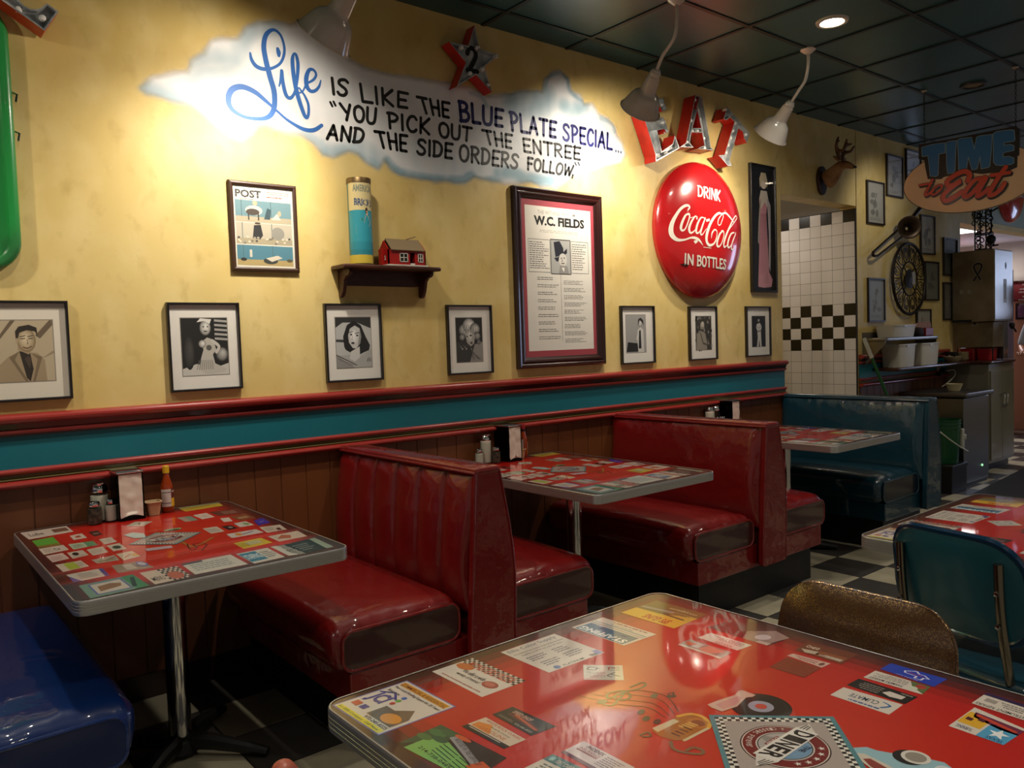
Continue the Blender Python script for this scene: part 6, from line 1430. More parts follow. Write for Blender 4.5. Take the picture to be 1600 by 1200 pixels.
bottle(.915, -.072, .185, .0245, 'yellow capped hot sauce bottle with paper label on the nearest booth table', Y_cap, None, [(-1.3, .35, .022, .092, '#b9b0a8'), (.35, 1.4, .055, .094, '#5a1c1a'), (.35, 1.4, .022, .055, '#c99a1c'), (-1.2, .3, .078, .081, '#5a5058'), (-1.2, .3, .035, .038, '#5a5058')])
jar('salt_shaker', 2.472, -.085, .085, .024, M_salt, 'glass salt shaker on the middle booth table, left of the sugar pourer', 'salt shaker')
jar('sugar_pourer', 2.528, -.070, .150, .032, M_sugar, 'tall glass sugar pourer with chrome lid on the middle booth table', 'sugar pourer', True, facets=12, fl=.95)
jar('pepper_shaker', 2.560, -.118, .088, .024, M_pepper, 'glass pepper shaker on the middle booth table, touching the napkin dispenser side', 'pepper shaker')
napkins(2.668, -.085, .088, .125, .190, 'black napkin dispenser with white napkins on the middle booth table')
cup(2.742, -.09, TH, .055, .050, 'cream paper dipping cup on the middle booth table')
bottle(2.795, -.062, .185, .0215, 'red capped sauce bottle with black neck sleeve on the middle booth table', R_cap, B_neck, [(-1.7, -.7, .03, .10, '#b9aaa0'), (.55, .95, .045, .085, '#c9b8a8')])
jar('sugar_pourer', 4.470, -.052, .148, .036, M_sugar, 'glass pourer full of white sugar on the farthest booth table', 'sugar pourer', True, facets=12, fl=.95)
jar('sugar_pourer', 4.545, -.046, .152, .036, M_pepper, 'nearly empty dark glass pourer on the farthest booth table, beside the napkins', 'sugar pourer', True, facets=12, fl=.3)
jar('pepper_shaker', 4.462, -.125, .085, .024, M_pepper, 'small pepper shaker on the farthest booth table, in front of the white sugar pourer', 'pepper shaker')
jar('salt_shaker', 4.518, -.118, .085, .024, M_salt, 'small salt shaker on the farthest booth table, in front of the dark pourer', 'salt shaker')
napkins(4.640, -.085, .088, .12, .185, 'napkin dispenser with white napkins on the farthest booth table')
cup(4.720, -.085, TH, .055, .050, 'cream dipping cup right of the napkins on the farthest booth table')

# ================================================================== CHAIRS
M_glit = mat('brown_glitter_vinyl', '#3c2312', .26, coat=.8, coat_rough=.08)
nt = M_glit.node_tree; b = nt.nodes['Principled BSDF']; tc = nt.nodes.new('ShaderNodeTexCoord'); vo = nt.nodes.new('ShaderNodeTexVoronoi'); vo.inputs['Scale'].default_value = 560
nt.links.new(tc.outputs['Object'], vo.inputs['Vector']); sp_ = nt.nodes.new('ShaderNodeSeparateColor'); nt.links.new(vo.outputs['Color'], sp_.inputs[0])
gt = nt.nodes.new('ShaderNodeMath'); gt.operation = 'GREATER_THAN'; gt.inputs[1].default_value = .74; nt.links.new(sp_.outputs[0], gt.inputs[0])
mx = nt.nodes.new('ShaderNodeMix'); mx.data_type = 'RGBA'; mx.inputs[6].default_value = (*lin('#4a2f1a'), 1); mx.inputs[7].default_value = (*lin('#b58e5c'), 1); nt.links.new(gt.outputs[0], mx.inputs[0]); nt.links.new(mx.outputs[2], b.inputs['Base Color'])
nt.links.new(gt.outputs[0], b.inputs['Metallic'])
M_tealv = mat('teal_vinyl', '#17505c', .34, coat=.4, coat_rough=.15, bump=(30, .12, .002)); M_tealr = mat('teal_vinyl_welt', '#0e2f4a', .18, coat=.8, coat_rough=.05); M_maroon = mat('cherry_vinyl', '#5c0f14', .25, coat=.6)
M_tube = mat('dull_chrome_tube', '#8f877a', .2, 1.0)
def chair(name, x, y, rz, label, vfront, vback, vseat, welt, wdt=.42, z0=.50, top=.835, wr=.0105, att=.62, bk=1.15):
    """seat looks along local +X; back at local x = 0"""
    t = thing(name, (x, y, 0), label, 'chair'); M = Matrix.Translation((x, y, 0)) @ Matrix.Rotation(rz, 4, 'Z')
    def bend(p):            # back curves round the sitter and leans away
        v = (p[2]-z0)/(top-z0); xx = p[0]+bk*p[1]**2-.05*v
        return (xx, p[1], p[2])
    # back pad: rounded outline, two skins and a welt between
    R_ = .095; out = []
    for (cy_, cz_, a0) in ((wdt/2-R_, top-R_, 0), (-(wdt/2-R_), top-R_, PI/2), (-(wdt/2-R_*.9), z0+R_*.9, PI), (wdt/2-R_*.9, z0+R_*.9, 3*PI/2)):
        for k_ in range(9): a = a0+k_*PI/16; out.append((cy_+R_*math.cos(a), cz_+R_*math.sin(a)))
    cz0 = (z0+top)/2
    for nm, sg, mt, puff in (('back_cushion', 1, vfront, .028), ('back_panel', -1, vback, .012)):
        m = MB(); m.M = M; vs = []; K_ = 10; n = len(out)
        for k_ in range(K_+1):
            f_ = 1-k_/K_
            for (yy, zz) in out: vs.append(bend((sg*(.006+puff*(1-f_**3.2)), yy*f_, cz0+(zz-cz0)*f_)))
        m.smooth = True; m.add(vs, [(k_*n+i, k_*n+(i+1) % n, (k_+1)*n+(i+1) % n, (k_+1)*n+i) for k_ in range(K_) for i in range(n)]); build(nm, m, mt, t, sharp=60)
    m = MB(); m.M = M; m.tube([bend((0, q[0]*1.0, q[1])) for q in out], wr, 8, closed=True); build('back_welt', m, welt, t)
    # seat
    m = MB(); m.M = M; m.rbox(.0, .41, -.205, .205, .425, .475, .025, 4, lambda p: (p.x, p.y, p.z+.012*max(0, (p.z-.45)/.025)*math.cos((p.x-.2)*5)*math.cos(p.y*5))); build('seat', m, vseat, t, sharp=None)
    m = MB(); m.M = M; m.tube([(p[0], p[1], .447) for p in rounded(-.003, .413, -.208, .208, .03, 5)], .010, 8, closed=True); build('seat_welt', m, welt, t)
    for s_ in (-1, 1):
        yy = s_*(wdt/2-.045)
        up = bend((-.022, yy, z0+att*(top-z0)))
        pts = catmull([up, (up[0]+.008, yy, z0+.1), (up[0]+.03, yy, z0-.02), (.035, yy*.98, .42), (.10, yy*.98, .395), (.34, yy*.98, .395)], 6)
        m = MB(); m.M = M; m.tube(pts, .0115, 12); build('back_tube', m, M_tube, t)
        for zz in (up[2]-.075, up[2]-.16):
            m = MB(); m.M = M; m.lathe([(.0065, 0), (.0065, .003), (0, .005)], 10, (up[0]-.008+(.0 if zz > z0+.1 else .006), yy, zz), (-1, 0, 0)); build('screw', m, M_chrome, t)
        for fx, tx in ((.05, -.03), (.36, .40)):
            m = MB(); m.M = M; m.tube([(fx, yy*.96, .42), (tx, yy*1.08, .012)], .0115, 12); build('leg', m, M_tube, t)
            m = MB(); m.M = M; m.lathe([(.014, 0), (.014, .018), (0, .018)], 12, (tx, yy*1.08, 0)); build('foot_cap', m, M_black, t)
    return t
chair('dining_chair', 2.235, -2.53, math.radians(-12), 'teal vinyl chair with bent chrome tubes, pushed up to the right hand table', M_tealv, M_tealv, M_vinyl_blue, M_tealr, wdt=.365, z0=.575, top=.845, att=.80)
chair('dining_chair', 1.775, -2.495, PI, 'brown glitter vinyl chair facing the big foreground table', M_glit, M_maroon, M_glit, M_glit, wdt=.425, z0=.47, top=.760, wr=.004, bk=.35)

# ================================================================== HANGING SIGN
SX = 5.95
t = thing('hanging_oval_sign', (SX, -1.12, 2.19), 'hanging oval sign with blue TIME and red script to Eat', 'sign')
ec, ea, eb, et = (-1.135, 2.405), .44, .225, math.radians(2)
def ov(a): x_, z_ = ea*math.cos(a), eb*math.sin(a); return (ec[0]+x_*math.cos(et)-z_*math.sin(et), ec[1]+x_*math.sin(et)+z_*math.cos(et))
ovp = [ov(2*PI*i/56) for i in range(56)]
ksn = cr(1400, 180, 7.5); sp2 = lambda p: (lambda q: (q.y, q.z))(at(*ksn(p), x=SX))
m = MB(); m.prism(ovp, lambda p: (SX, p[0], p[1]), lambda p: (SX+.02, p[0], p[1])); build('oval_board', m, mat('cream_sign_board', '#f2d8b2', .5), t)
m = MB(); m.tube([(SX-.0, p[0], p[1]) for p in ovp], .0022, 6, closed=True); build('thin_border', m, M_black, t)
blk = [sp2(p) for p in ((268, 345), (540, 300), (1400, 128), (1450, 165), (1445, 470), (1425, 480), (1420, 610), (1330, 650), (1010, 690), (900, 680), (720, 690), (560, 725), (530, 750), (375, 750), (345, 610), (335, 530), (268, 515))]
m = MB(); m.prism(blk, lambda p: (SX-.004, p[0], p[1]), lambda p: (SX+.016, p[0], p[1])); build('black_letter_board', m, mat('black_sign_paint', '#060606', .4), t)
A = Art(lambda u, v, h: Vector((SX-.0045-h, u, v)), None, .0003)
lets = [((305, 380), (430, 345), (575, 325), (578, 440), (505, 455), (495, 700), (470, 718), (405, 712), (395, 600), (378, 472), (312, 485)), ((592, 325), (620, 310), (708, 300), (690, 655), (670, 675), (610, 685), (600, 600)),
        ((725, 292), (770, 275), (885, 262), (922, 405), (948, 262), (980, 245), (1128, 228), (1118, 420), (1100, 600), (1080, 612), (1003, 628), (988, 480), (952, 628), (895, 640), (850, 480), (828, 632), (742, 640), (735, 470)),
        ((1142, 222), (1180, 195), (1340, 175), (1385, 178), (1395, 285), (1380, 305), (1268, 322), (1268, 355), (1340, 345), (1385, 360), (1382, 412), (1258, 440), (1255, 492), (1330, 485), (1382, 505), (1380, 562), (1350, 575), (1230, 588), (1175, 582), (1148, 550))]
for P in lets:
    q = [sp2(p) for p in P]; A.line(q+[q[0]], .006, '#9fc0c8'); A.lay(); A.poly(q, '#2474b8'); A.L -= 1
A.L += 3
def sc_(pts, w_, out):
    q = [sp2(p) for p in pts]; return q
SCR = [([(845, 770), (868, 700), (815, 660), (720, 690), (610, 770), (620, 830), (720, 800), (755, 775), (640, 860), (560, 940), (570, 1000), (640, 990), (780, 900)], 56), ([(1010, 745), (930, 760), (840, 860), (800, 940), (830, 958), (920, 890), (1040, 730)], 50), ([(1060, 735), (985, 870), (955, 945), (1000, 935), (1090, 860)], 48),
       ([(1290, 610), (1210, 720), (1120, 870), (1095, 935), (1150, 930), (1230, 870), (1275, 800)], 50), ([(1125, 705), (1230, 690), (1335, 672)], 40), ([(435, 755), (390, 840), (345, 930), (375, 930), (440, 880)], 26), ([(282, 822), (350, 810), (420, 800)], 24), ([(500, 825), (440, 870), (420, 920), (450, 930), (520, 880), (545, 825), (500, 822)], 22)]
for dx, dy, ex, c_ in ((12, 16, 16, '#170807'), (0, 0, 12, '#170807'), (0, 0, 0, '#d8492c')):
    A.lay()
    for pts, w_ in SCR: A.line([sp2((p[0]+dx, p[1]+dy)) for p in pts], (w_+ex)*.00058, c_, smooth=True)
build('painted_lettering', A.mb, M_paint, t, sharp=None, fix=False)
for yy in (-.845, -1.425):
    zt = 2.72 if yy > -1 else 2.74
    m = MB(); zz = CEIL-.01; k_ = 0
    while zz > zt-.05:
        m.tube([(SX+.006*(k_ % 2)*math.cos(a), yy+.006*((k_+1) % 2)*math.cos(a), zz-.011*(1-math.sin(a))) for a in [i*2*PI/10 for i in range(10)]], .0014, 5, closed=True); zz -= .017; k_ += 1
    build('hanging_chain', m, M_black, t)
    m = MB(); m.lathe([(0, 0), (.02, 0), (.018, -.006), (0, -.008)], 16, (SX, yy, CEIL-.006)); m.tube([(SX, yy, CEIL-.012), (SX, yy+.008, CEIL-.024), (SX, yy, CEIL-.03)], .002, 6); build('ceiling_hook', m, mat('pale_hook', '#b5a890', .5), t)

# ================================================================== FAR WALL PIECES
def sheet(seed, g_='#a9a59a', ink='#7d7a70'):
    def f(a):
        a.rect(0, 0, 1, 1, g_); a.lay(); r = random.Random(seed)
        for i in range(7): a.ell(r.uniform(.3, .7), r.uniform(.25, .75), r.uniform(.04, .16), r.uniform(.03, .12), ink, 10)
        a.lay(); a.line([(.35, .2), (.45, .5), (.6, .75)], .03, '#5f5d55', True); textbars(a, .15, .06, .85, .14, 2, '#6a675f', .3, seed)
    return f
FW = 'thin framed sheets on the wall past the doorway'
def fwp(px0, py0, px1, py1, label, seed, **k):
    a, b_ = wpx(px0, py0), wpx(px1, py1)
    frame_w('framed_picture', a[0], b_[0], b_[1], a[1], label, sheet(seed, **k), .014, .02, mat('thin_brown_frame', '#24150e', .4), '#a9a59a', None, FW)
fwp(1352, 281, 1380, 353, 'thin framed sheet just right of the doorway, level with the deer head', 1)
fwp(1383, 240, 1409, 311, 'thin framed sheet highest on the far wall, left of the hanging oval sign', 2)
fwp(1413, 232, 1437, 310, 'thin framed sheet partly hidden behind the left end of the oval sign', 3)
fwp(1436, 335, 1459, 399, 'thin framed pale sheet directly above the round iron grille right edge', 4)
fwp(1443, 408, 1465, 470, 'thin framed green grey sheet right of the round iron grille', 5, g_='#75796a', ink='#5a6052')
fwp(1472, 371, 1494, 432, 'thin framed dark sheet near the wall end, beside the steel machine top', 6, g_='#5f6660', ink='#3e443e')
fwp(1354, 434, 1381, 503, 'thin framed pale sheet left of the round iron grille, above the steel shelf', 7, g_='#9a9ea0')
fwp(1430, 483, 1453, 542, 'thin framed pale sheet low behind the red caddy on the steel shelf', 8)
fwp(1472, 441, 1487, 500, 'thin framed sheet mostly hidden behind the steel machine', 9, g_='#6f6a60')
# round iron scroll grille
gc, gr = (7.487, 1.853), .335
t = thing('round_iron_grille', (gc[0], -.02, gc[1]-gr), 'large round wrought iron scroll grille on the yellow far wall', 'wall ornament')
M_iron = mat('bronzed_iron', '#1d140d', .45, .4)
def gp(r, a, d=.035): return (gc[0]+r*math.cos(a), -d, gc[1]+r*math.sin(a))
for nm, r_, th in (('outer_ring', gr-.012, .014), ('inner_ring', .155, .008)):
    build(nm, MB().tube([gp(r_, 2*PI*i/48) for i in range(48)], th, 8, closed=True), M_iron, t)
m = MB()
for i in range(12): a = 2*PI*i/12; m.tube([gp(.155, a), gp(gr-.012, a)], .0055, 6)
for i in range(4): a = PI/4+i*PI/2; m.tube([gp(.05, a), gp(.155, a)], .006, 6)
build('spoke_bars', m, M_iron, t)
m = MB()
for i in range(12):
    a = 2*PI*(i+.5)/12
    for s_ in (-1, 1):
        m.tube(catmull([gp(.17, a), gp(.21, a+s_*.13), gp(.26, a+s_*.15), gp(.29, a+s_*.06), gp(.27, a+s_*.02), gp(.25, a+s_*.06)], 4), .0045, 5)
build('scrolls', m, M_iron, t)
m = MB().lathe([(0, 0), (.07, 0), (.085, .004), (.09, .012), (.06, .02), (.03, .028), (0, .03)], 28, (gc[0], -.028, gc[1]), (0, -1, 0)); build('round_boss', m, M_iron, t)
m = MB(); m.add([(gc[0]+.01, -.061, gc[1]-.05), (gc[0]+.06, -.061, gc[1]-.05), (gc[0]+.06, -.061, gc[1]+.06), (gc[0]+.01, -.061, gc[1]+.06)], [(0, 1, 2, 3)]); m.box(gc[0]+.01, gc[0]+.06, -.0605, -.052, gc[1]-.05, gc[1]+.06); build('small_plaque', m, mat('pale_plaque', '#8d877a', .5), t)
# trombone
bc = at(1417, 356, y=-.10); t = thing('trombone', (bc.x, -.06, bc.z-.2), 'old brass trombone hung slanting on the far wall, its bell facing out', 'trombone')
M_brass = mat('tarnished_brass', '#2e2010', .35, .7)
build('bell', MB().openlathe([(.014, .0), (.018, .03), (.03, .06), (.06, .085), (.098, .098), (.103, .097), (.098, .092), (.055, .078), (.02, .04)], 32, (bc.x+.05, -.07, bc.z), (-.75, -.66, 0)), M_brass, t)
q1, q2 = [at(p[0], p[1], y=-.05) for p in ((1402, 360), (1364, 394))]; r1, r2 = [at(p[0], p[1], y=-.05) for p in ((1412, 368), (1371, 400))]
m = MB(); m.tube([q1, q2], .010, 8); m.tube([r1, r2], .010, 8); m.tube(catmull([tuple(q2), tuple((q2+r2)/2+(q2-q1).normalized()*.035), tuple(r2)], 6), .012, 8); build('slide', m, M_brass, t)
e1, e2 = at(1424, 342, y=-.05), at(1440, 322, y=-.05); m = MB(); m.tube([bc+Vector((0, .05, 0)), e1, e2], [.014, .018, .022], 10); build('tuning_tube', m, M_brass, t)

# ------------------------------------------------------------------ steel wall shelf with bins
s0, s1, szv, sdp = 6.67, 7.68, 1.325, .205
t = thing('steel_wall_shelf', ((s0+s1)/2, 0, 1.1), 'stainless steel wall shelf on triangular brackets beyond the doorway', 'shelf')
m = MB(); m.rbox(s0, s1, -sdp, -.001, szv-.03, szv, .006, 2); build('shelf_top', m, M_steel, t)
for x in (s0+.01, s1-.02):
    m = MB(); m.prism([(0, szv-.03), (-sdp+.01, szv-.03), (-sdp+.01, szv-.05), (-.03, 1.10), (0, 1.10)], lambda p: (x, p[0]-.002, p[1]), lambda p: (x+.004, p[0]-.002, p[1])); build('bracket', m, M_steel, t)
m = MB(); m.box(s0, s1, -.006, -.001, szv, szv+.05); build('back_lip', m, M_steel, t)
M_bin = mat('white_plastic_bin', '#cfc8b8', .35)
def bin_(x0, x1, y0, y1, z0, h, label, mt=None, name='plastic_bin'):
    mt = mt or M_bin; t = thing(name, ((x0+x1)/2, (y0+y1)/2, z0+.0008), label, 'bin'); z0 += .0008
    cx_, cy_ = (x0+x1)/2, (y0+y1)/2
    def rg(s_, z, o_=0): return [(p[0], p[1], z) for p in rounded(cx_-(x1-x0)/2*s_-o_, cx_+(x1-x0)/2*s_+o_, cy_-(y1-y0)/2*s_-o_, cy_+(y1-y0)/2*s_+o_, .02, 3)]
    R_ = [rg(.88, z0), rg(.98, z0+h*.95), rg(.98, z0+h*.95, .006), rg(.98, z0+h, .006), rg(.94, z0+h), rg(.85, z0+.004)]; N = len(R_[0]); m = MB(); m.smooth = True
    m.add([p for q in R_ for p in q], [(i*N+k_, i*N+(k_+1) % N, (i+1)*N+(k_+1) % N, (i+1)*N+k_) for i in range(5) for k_ in range(N)]+[tuple(range(N)), tuple(5*N+k_ for k_ in range(N))]); build('bin_wall', m, mt, t, sharp=30)
    m = MB(); m.box(cx_-.03, cx_+.03, y0-.004, y0+.004, z0+h*.86, z0+h*.93); build('grip', m, mt, t)
bin_(at(1384, 520, y=-.12).x, at(1420, 520, y=-.12).x, -.19, -.02, szv, .105, 'white plastic bin standing on the steel wall shelf')
# counter board under the shelf
tb = MB(); tb.rbox(6.84, 8.32, -.23, -.001, 1.035, 1.062, .008, 3); tag(build('wooden_ledge', tb, mat('brown_ledge', '#4a2213', .3, coat=.4, noise=('#2c120a', 6, .4, .7, (.4, 4, 4)))), 'brown wooden ledge under the steel wall shelf', 'ledge')
bin_(at(1392, 545, y=-.12).x, at(1418, 545, y=-.12).x, -.20, -.02, 1.062, .20, 'tall white plastic bin under the steel shelf, left one of two')
bin_(at(1427, 545, y=-.12).x, at(1455, 545, y=-.12).x, -.20, -.02, 1.062, .20, 'tall white plastic bin under the steel shelf, right one of two')
t = thing('red_caddy', (7.56, -.1, szv+.0008), 'small red caddy filled with packets on the steel wall shelf', 'caddy')
m = MB(); m.box(7.46, 7.62, -.19, -.05, szv+.001, szv+.075); build('caddy_box', m, mat('red_plastic', '#7c1016', .4), t, bevel=.006)
rr = random.Random(3); m = MB()
for i in range(12): x = 7.467+.0125*i; m.box(x, x+.004, -.17, -.07, szv+.06, szv+.10+.03*rr.random())
build('packets', m, mat('pale_packets', '#b9938c', .6), t)
t = thing('black_item_pile', (7.38, -.12, szv+.0008), 'small dark lumpy bundle beside the red caddy on the steel shelf', 'bundle')
m = MB(); m.rbox(7.33, 7.445, -.19, -.06, szv+.001, szv+.08, .03, 4, lambda p: (p.x, p.y, p.z+.01*mnoise.noise((p.x*30, p.y*30, 0)))); build('dark_bundle', m, mat('dark_cloth', '#1b1013', .8), t)

# ------------------------------------------------------------------ broom with green handle
b0, b1 = at(1395, 640, y=-.30), at(1358, 530, y=-.42)
def stick(name, a, b_, label, cat, col, head=None, grip=None):
    a, b_ = Vector(a), Vector(b_); d = (b_-a).normalized(); foot = a+(a-b_)*((a.z-.0)/max(.001, (b_.z-a.z))) if False else a-d*((a.z-.12)/d.z)
    t = thing(name, (foot.x, foot.y, 0), label, cat)
    build('handle', MB().tube([foot, b_], .013, 10), col, t)
    if grip: build('grip', MB().tube([b_-d*.02, b_+d*.16], .016, 10), grip, t)
    m = MB(); m.rbox(foot.x-.11, foot.x+.11, foot.y-.03, foot.y+.03, .10, .14, .012, 2); build('head_block', m, col, t)
    m = MB(); rr = random.Random(2)
    for i in range(40): x = foot.x-.10+.20*i/39; m.tube([(x, foot.y+rr.uniform(-.02, .02), .105), (x+rr.uniform(-.01, .01), foot.y+rr.uniform(-.03, .03), .002)], .003, 4)
    build('bristles', m, M_black, t); return t
stick('broom', at(1395, 640, y=-.27), at(1361, 556, y=-.13), 'broom with green handle and white grip leaning beside the tiled doorway', 'broom', mat('green_handle', '#12501f', .35), grip=mat('white_grip', '#b9b5a8', .4))

# ------------------------------------------------------------------ steel work cabinet with bowl, bucket on crate
t = thing('steel_work_cabinet', (7.6, -.29, 0), 'low stainless steel cabinet beyond the dark blue booth', 'cabinet')
m = MB(); m.box(7.335, 7.87, -.555, -.035, .03, .775); build('cabinet_body', m, M_steel, t, bevel=.004)
m = MB(); m.rbox(7.30, 7.90, -.590, -.030, .785, .825, .008, 3); build('worktop', m, mat('worn_steel_top', '#77716b', .4, 1.0), t)
m = MB(); m.box(7.345, 7.86, -.545, -.045, 0, .03); build('toe_space', m, M_black, t)
m = MB(); m.lathe([(0, 0), (.010, 0), (.010, .006), (0, .008)], 12, (7.72, -.555, .155), (0, -1, 0)); build('indicator_lamp', m, mat('green_indicator', '#a8e0b0', .3, emit=1.5, emit_col='#9df0b0'), t)
t = thing('dipping_bowl', (7.53, -.40, .826), 'small cream bowl alone on the low steel cabinet', 'bowl')
build('bowl_wall', MB().openlathe([(0, 0), (.04, 0), (.045, .003), (.068, .06), (.071, .066), (.067, .066), (.042, .008), (0, .006)], 28, (7.53, -.40, .826)), mat('cream_plastic', '#c2b68c', .4), t)
build('foot_ring', MB().lathe([(.036, -.0005), (.04, 0), (.04, .004), (.036, .004)], 24, (7.53, -.40, .826)), MATS['cream_plastic'], t)
t = thing('black_crate', (7.12, -.47, 0), 'black box on the floor under the green bucket', 'crate')
m = MB(); m.box(6.98, 7.28, -.60, -.30, .0, .235); build('crate_body', m, M_black, t, bevel=.006)
m = MB(); m.box(6.972, 7.288, -.608, -.292, .21, .24); build('crate_rim', m, mat('black_rim', '#161413', .4), t, bevel=.004)
t = thing('green_bucket', (7.13, -.45, .242), 'green plastic bucket with white handle standing on the black box', 'bucket'); M_gb = mat('green_bucket_plastic', '#0d4a26', .35)
bz = .242; bx, by = 7.13, -.45
build('pail', MB().openlathe([(0, 0), (.128, 0), (.132, .01), (.146, .30), (.152, .30), (.152, .315), (.147, .315), (.147, .33), (.154, .33), (.154, .345), (.148, .345), (.148, .355), (.154, .36), (.154, .37), (.146, .37), (.143, .32), (.126, .01), (0, .008)], 36, (bx, by, bz)), M_gb, t)
h_ = at(1469, 670, x=bx-.10); e_ = at(1500, 692, y=by-.14)
m = MB(); m.tube(catmull([(bx-.155, by-.02, bz+.31), (bx-.13, by-.12, bz+.22), (bx-.02, by-.19, bz+.13), (bx+.09, by-.18, bz+.10), (bx+.125, by-.13, bz+.13), (bx+.13, by-.09, bz+.30)], 6), .006, 8); build('carry_handle', m, mat('white_plastic', '#a8a698', .4), t)
m = MB(); m.rbox(bx+.055, bx+.10, by-.155, by-.125, bz+.12, bz+.29, .008, 3); m.rbox(bx+.09, bx+.125, by-.16, by-.13, bz+.19, bz+.24, .01, 3); build('ladle_holder', m, MATS['white_plastic'], t)

# ------------------------------------------------------------------ counter cabinet with dishes and dispenser
t = thing('counter_cabinet', (8.62, -.19, 0), 'grey beige counter cabinet with brown edged top, under the steel dispenser', 'cabinet'); M_cab = mat('grey_beige_laminate', '#7d7663', .35, coat=.2)
KX0, KX1, KY0, KY1 = 8.345, 8.94, -.385, .145
m = MB(); m.box(KX0, KX1, KY0, -.001, .07, 1.03); m.box(8.70, KX1, -.001, KY1, .07, 1.03); build('cabinet_body', m, M_cab, t, bevel=.003)
m = MB(); m.rbox(KX0-.02, KX1+.02, KY0-.025, -.001, 1.032, 1.062, .006, 2); build('counter_top', m, mat('brown_counter', '#3f1d10', .3, coat=.5), t)
m = MB(); m.box(KX0+.03, KX1, KY0+.04, -.002, 0, .07); build('plinth', m, M_black, t)
for (x0, x1) in ((KX0+.012, 8.632), (8.640, KX1-.012)):
    m = MB(); m.box(x0, x1, KY0-.018, KY0-.001, .10, .965); d_ = build('door', m, M_cab, t, bevel=.002); ORIG[d_.name] = ORIG[t.name]
    xx = x1-.035 if x0 < 8.6 else x0+.035; m = MB(); m.tube(catmull([(xx, KY0-.018, .735), (xx, KY0-.045, .73), (xx, KY0-.05, .70), (xx, KY0-.045, .64), (xx, KY0-.03, .60)], 5), [.008]*5+[.007]*16, 8); build('door_handle', m, M_chrome, d_)
    m = MB(); m.tube([(xx-.03, KY0-.03, .735), (xx+.02, KY0-.03, .738)], .007, 8); build('latch', m, M_chrome, d_)
# plates
def plates(x, y, n, r, label, zt=1.063, dz=.016, up=.02, grp=None):
    first = None
    for i in range(n):
        lab = label % ('bottom' if i == 0 else 'top' if i == n-1 else ('second' if i == 1 else 'third' if i == 2 else 'fourth') )
        if first is None:
            first = thing('plate', (x, y, zt), lab, 'plate', grp)
            build('plate_dish', MB().openlathe([(0, 0), (r*.6, 0), (r*.66, .004), (r*.98, up), (r, up+.003), (r*.96, up+.003), (r*.62, .008), (0, .006)], 32, (x, y, zt)), mat('cream_china', '#b5a684', .3, coat=.4), first)
            build('foot_ring', MB().lathe([(r*.5, 0), (r*.55, 0), (r*.55, .003), (r*.5, .003)], 24, (x, y, zt-.0002)), MATS['cream_china'], first)
        else: dup(first, (x, y, zt+dz*i), lab, grp)
plates(8.415, -.115, 5, .068, 'cream plate, %s of the stack on the counter before the steel dispenser', grp='stacked cream plates')
plates(8.20, -.118, 2, .085, 'shallow cream plate, %s of the two left of the plate stack', dz=.014, up=.034, grp='pair of shallow plates')
# stainless drink dispenser / toaster tower
t = thing('steel_dispenser', (8.66, -.2, 1.063), 'tall brown grey steel dispenser cabinet on the counter with ribbon emblem', 'dispenser'); M_disps = mat('bronze_steel', '#75654b', .42, .5, bump=(3, .3, .02), noise=('#9a8a70', 3, .4, .7))
MX0, MX1, MY0, MY1 = 8.43, 8.88, -.405, -.026
m = MB(); m.box(MX0, MX1, MY0, MY1, 1.44, 2.135); build('upper_cabinet', m, M_disps, t, bevel=.006)
m = MB(); m.box(MX0+.06, MX1-.14, MY0+.03, MY1-.01, 1.19, 1.438); build('lower_cabinet', m, M_disps, t, bevel=.006)
m = MB(); m.box(MX1-.13, MX1-.02, MY0+.03, MY1-.01, 1.07, 1.438); build('side_column', m, M_steel, t, bevel=.004)
for (x, y) in ((MX0+.07, MY0+.04), (MX1-.155, MY0+.04), (MX0+.07, MY1-.02), (MX1-.155, MY1-.02)): m = MB(); m.tube([(x, y, 1.063), (x, y, 1.189)], .006, 8); build('leg', m, M_black, t)
m = MB(); m.box(MX0+.005, MX1-.005, MY0-.006, MY0-.0005, 1.46, 2.12); build('bright_side_panel', m, M_steel, t)
A = Art(lambda u, v, h: Vector((MX0-.0008-h, u, v)), None, .0003); kd = cr(1480, 340, 8.575); dp = lambda p: (lambda q: (q.y, q.z))(at(*kd(p), x=MX0))
A.line([dp(p) for p in ((350, 850), (400, 780), (455, 680), (468, 640), (440, 610), (400, 612), (360, 640), (350, 680), (390, 750), (455, 840))], .024, '#8f8874', True); A.lay(); A.line([dp(p) for p in ((355, 845), (400, 780), (455, 680), (462, 640), (440, 618), (400, 618), (365, 640), (358, 680), (395, 750), (450, 835))], .016, '#0e0c0a', True)
for q in ((190, 1000), (295, 1000)): 
    c_ = dp(q); A.rect(c_[0]-.014, c_[1]-.016, c_[0]+.014, c_[1]+.016, '#a8a08e'); A.lay(); A.rect(c_[0]-.006, c_[1]-.008, c_[0]+.006, c_[1]+.004, '#6f6858')
ke2 = cr(1480, 460, 8.575); c_ = (lambda q: (q.y, q.z))(at(*ke2((370, 385)), x=MX0+.06))
build('printed_marks', A.mb, M_print, t, sharp=None, fix=False)
A = Art(lambda u, v, h: Vector((MX0+.0592-h, u, v)), None, .0003); A.rect(c_[0]-.028, c_[1]-.032, c_[0]+.028, c_[1]+.032, '#8f8470'); A.lay(); A.poly([(c_[0], c_[1]-.02), (c_[0]+.022, c_[1]), (c_[0], c_[1]+.02), (c_[0]-.022, c_[1])], '#2a0f10'); build('square_sticker', A.mb, M_print, t, sharp=None, fix=False)
m = MB(); m.tube([(MX0-.02, MY1-.18, 1.452), (MX0-.02, MY1-.01, 1.452)], .012, 8); build('dark_handle', m, M_black, t)
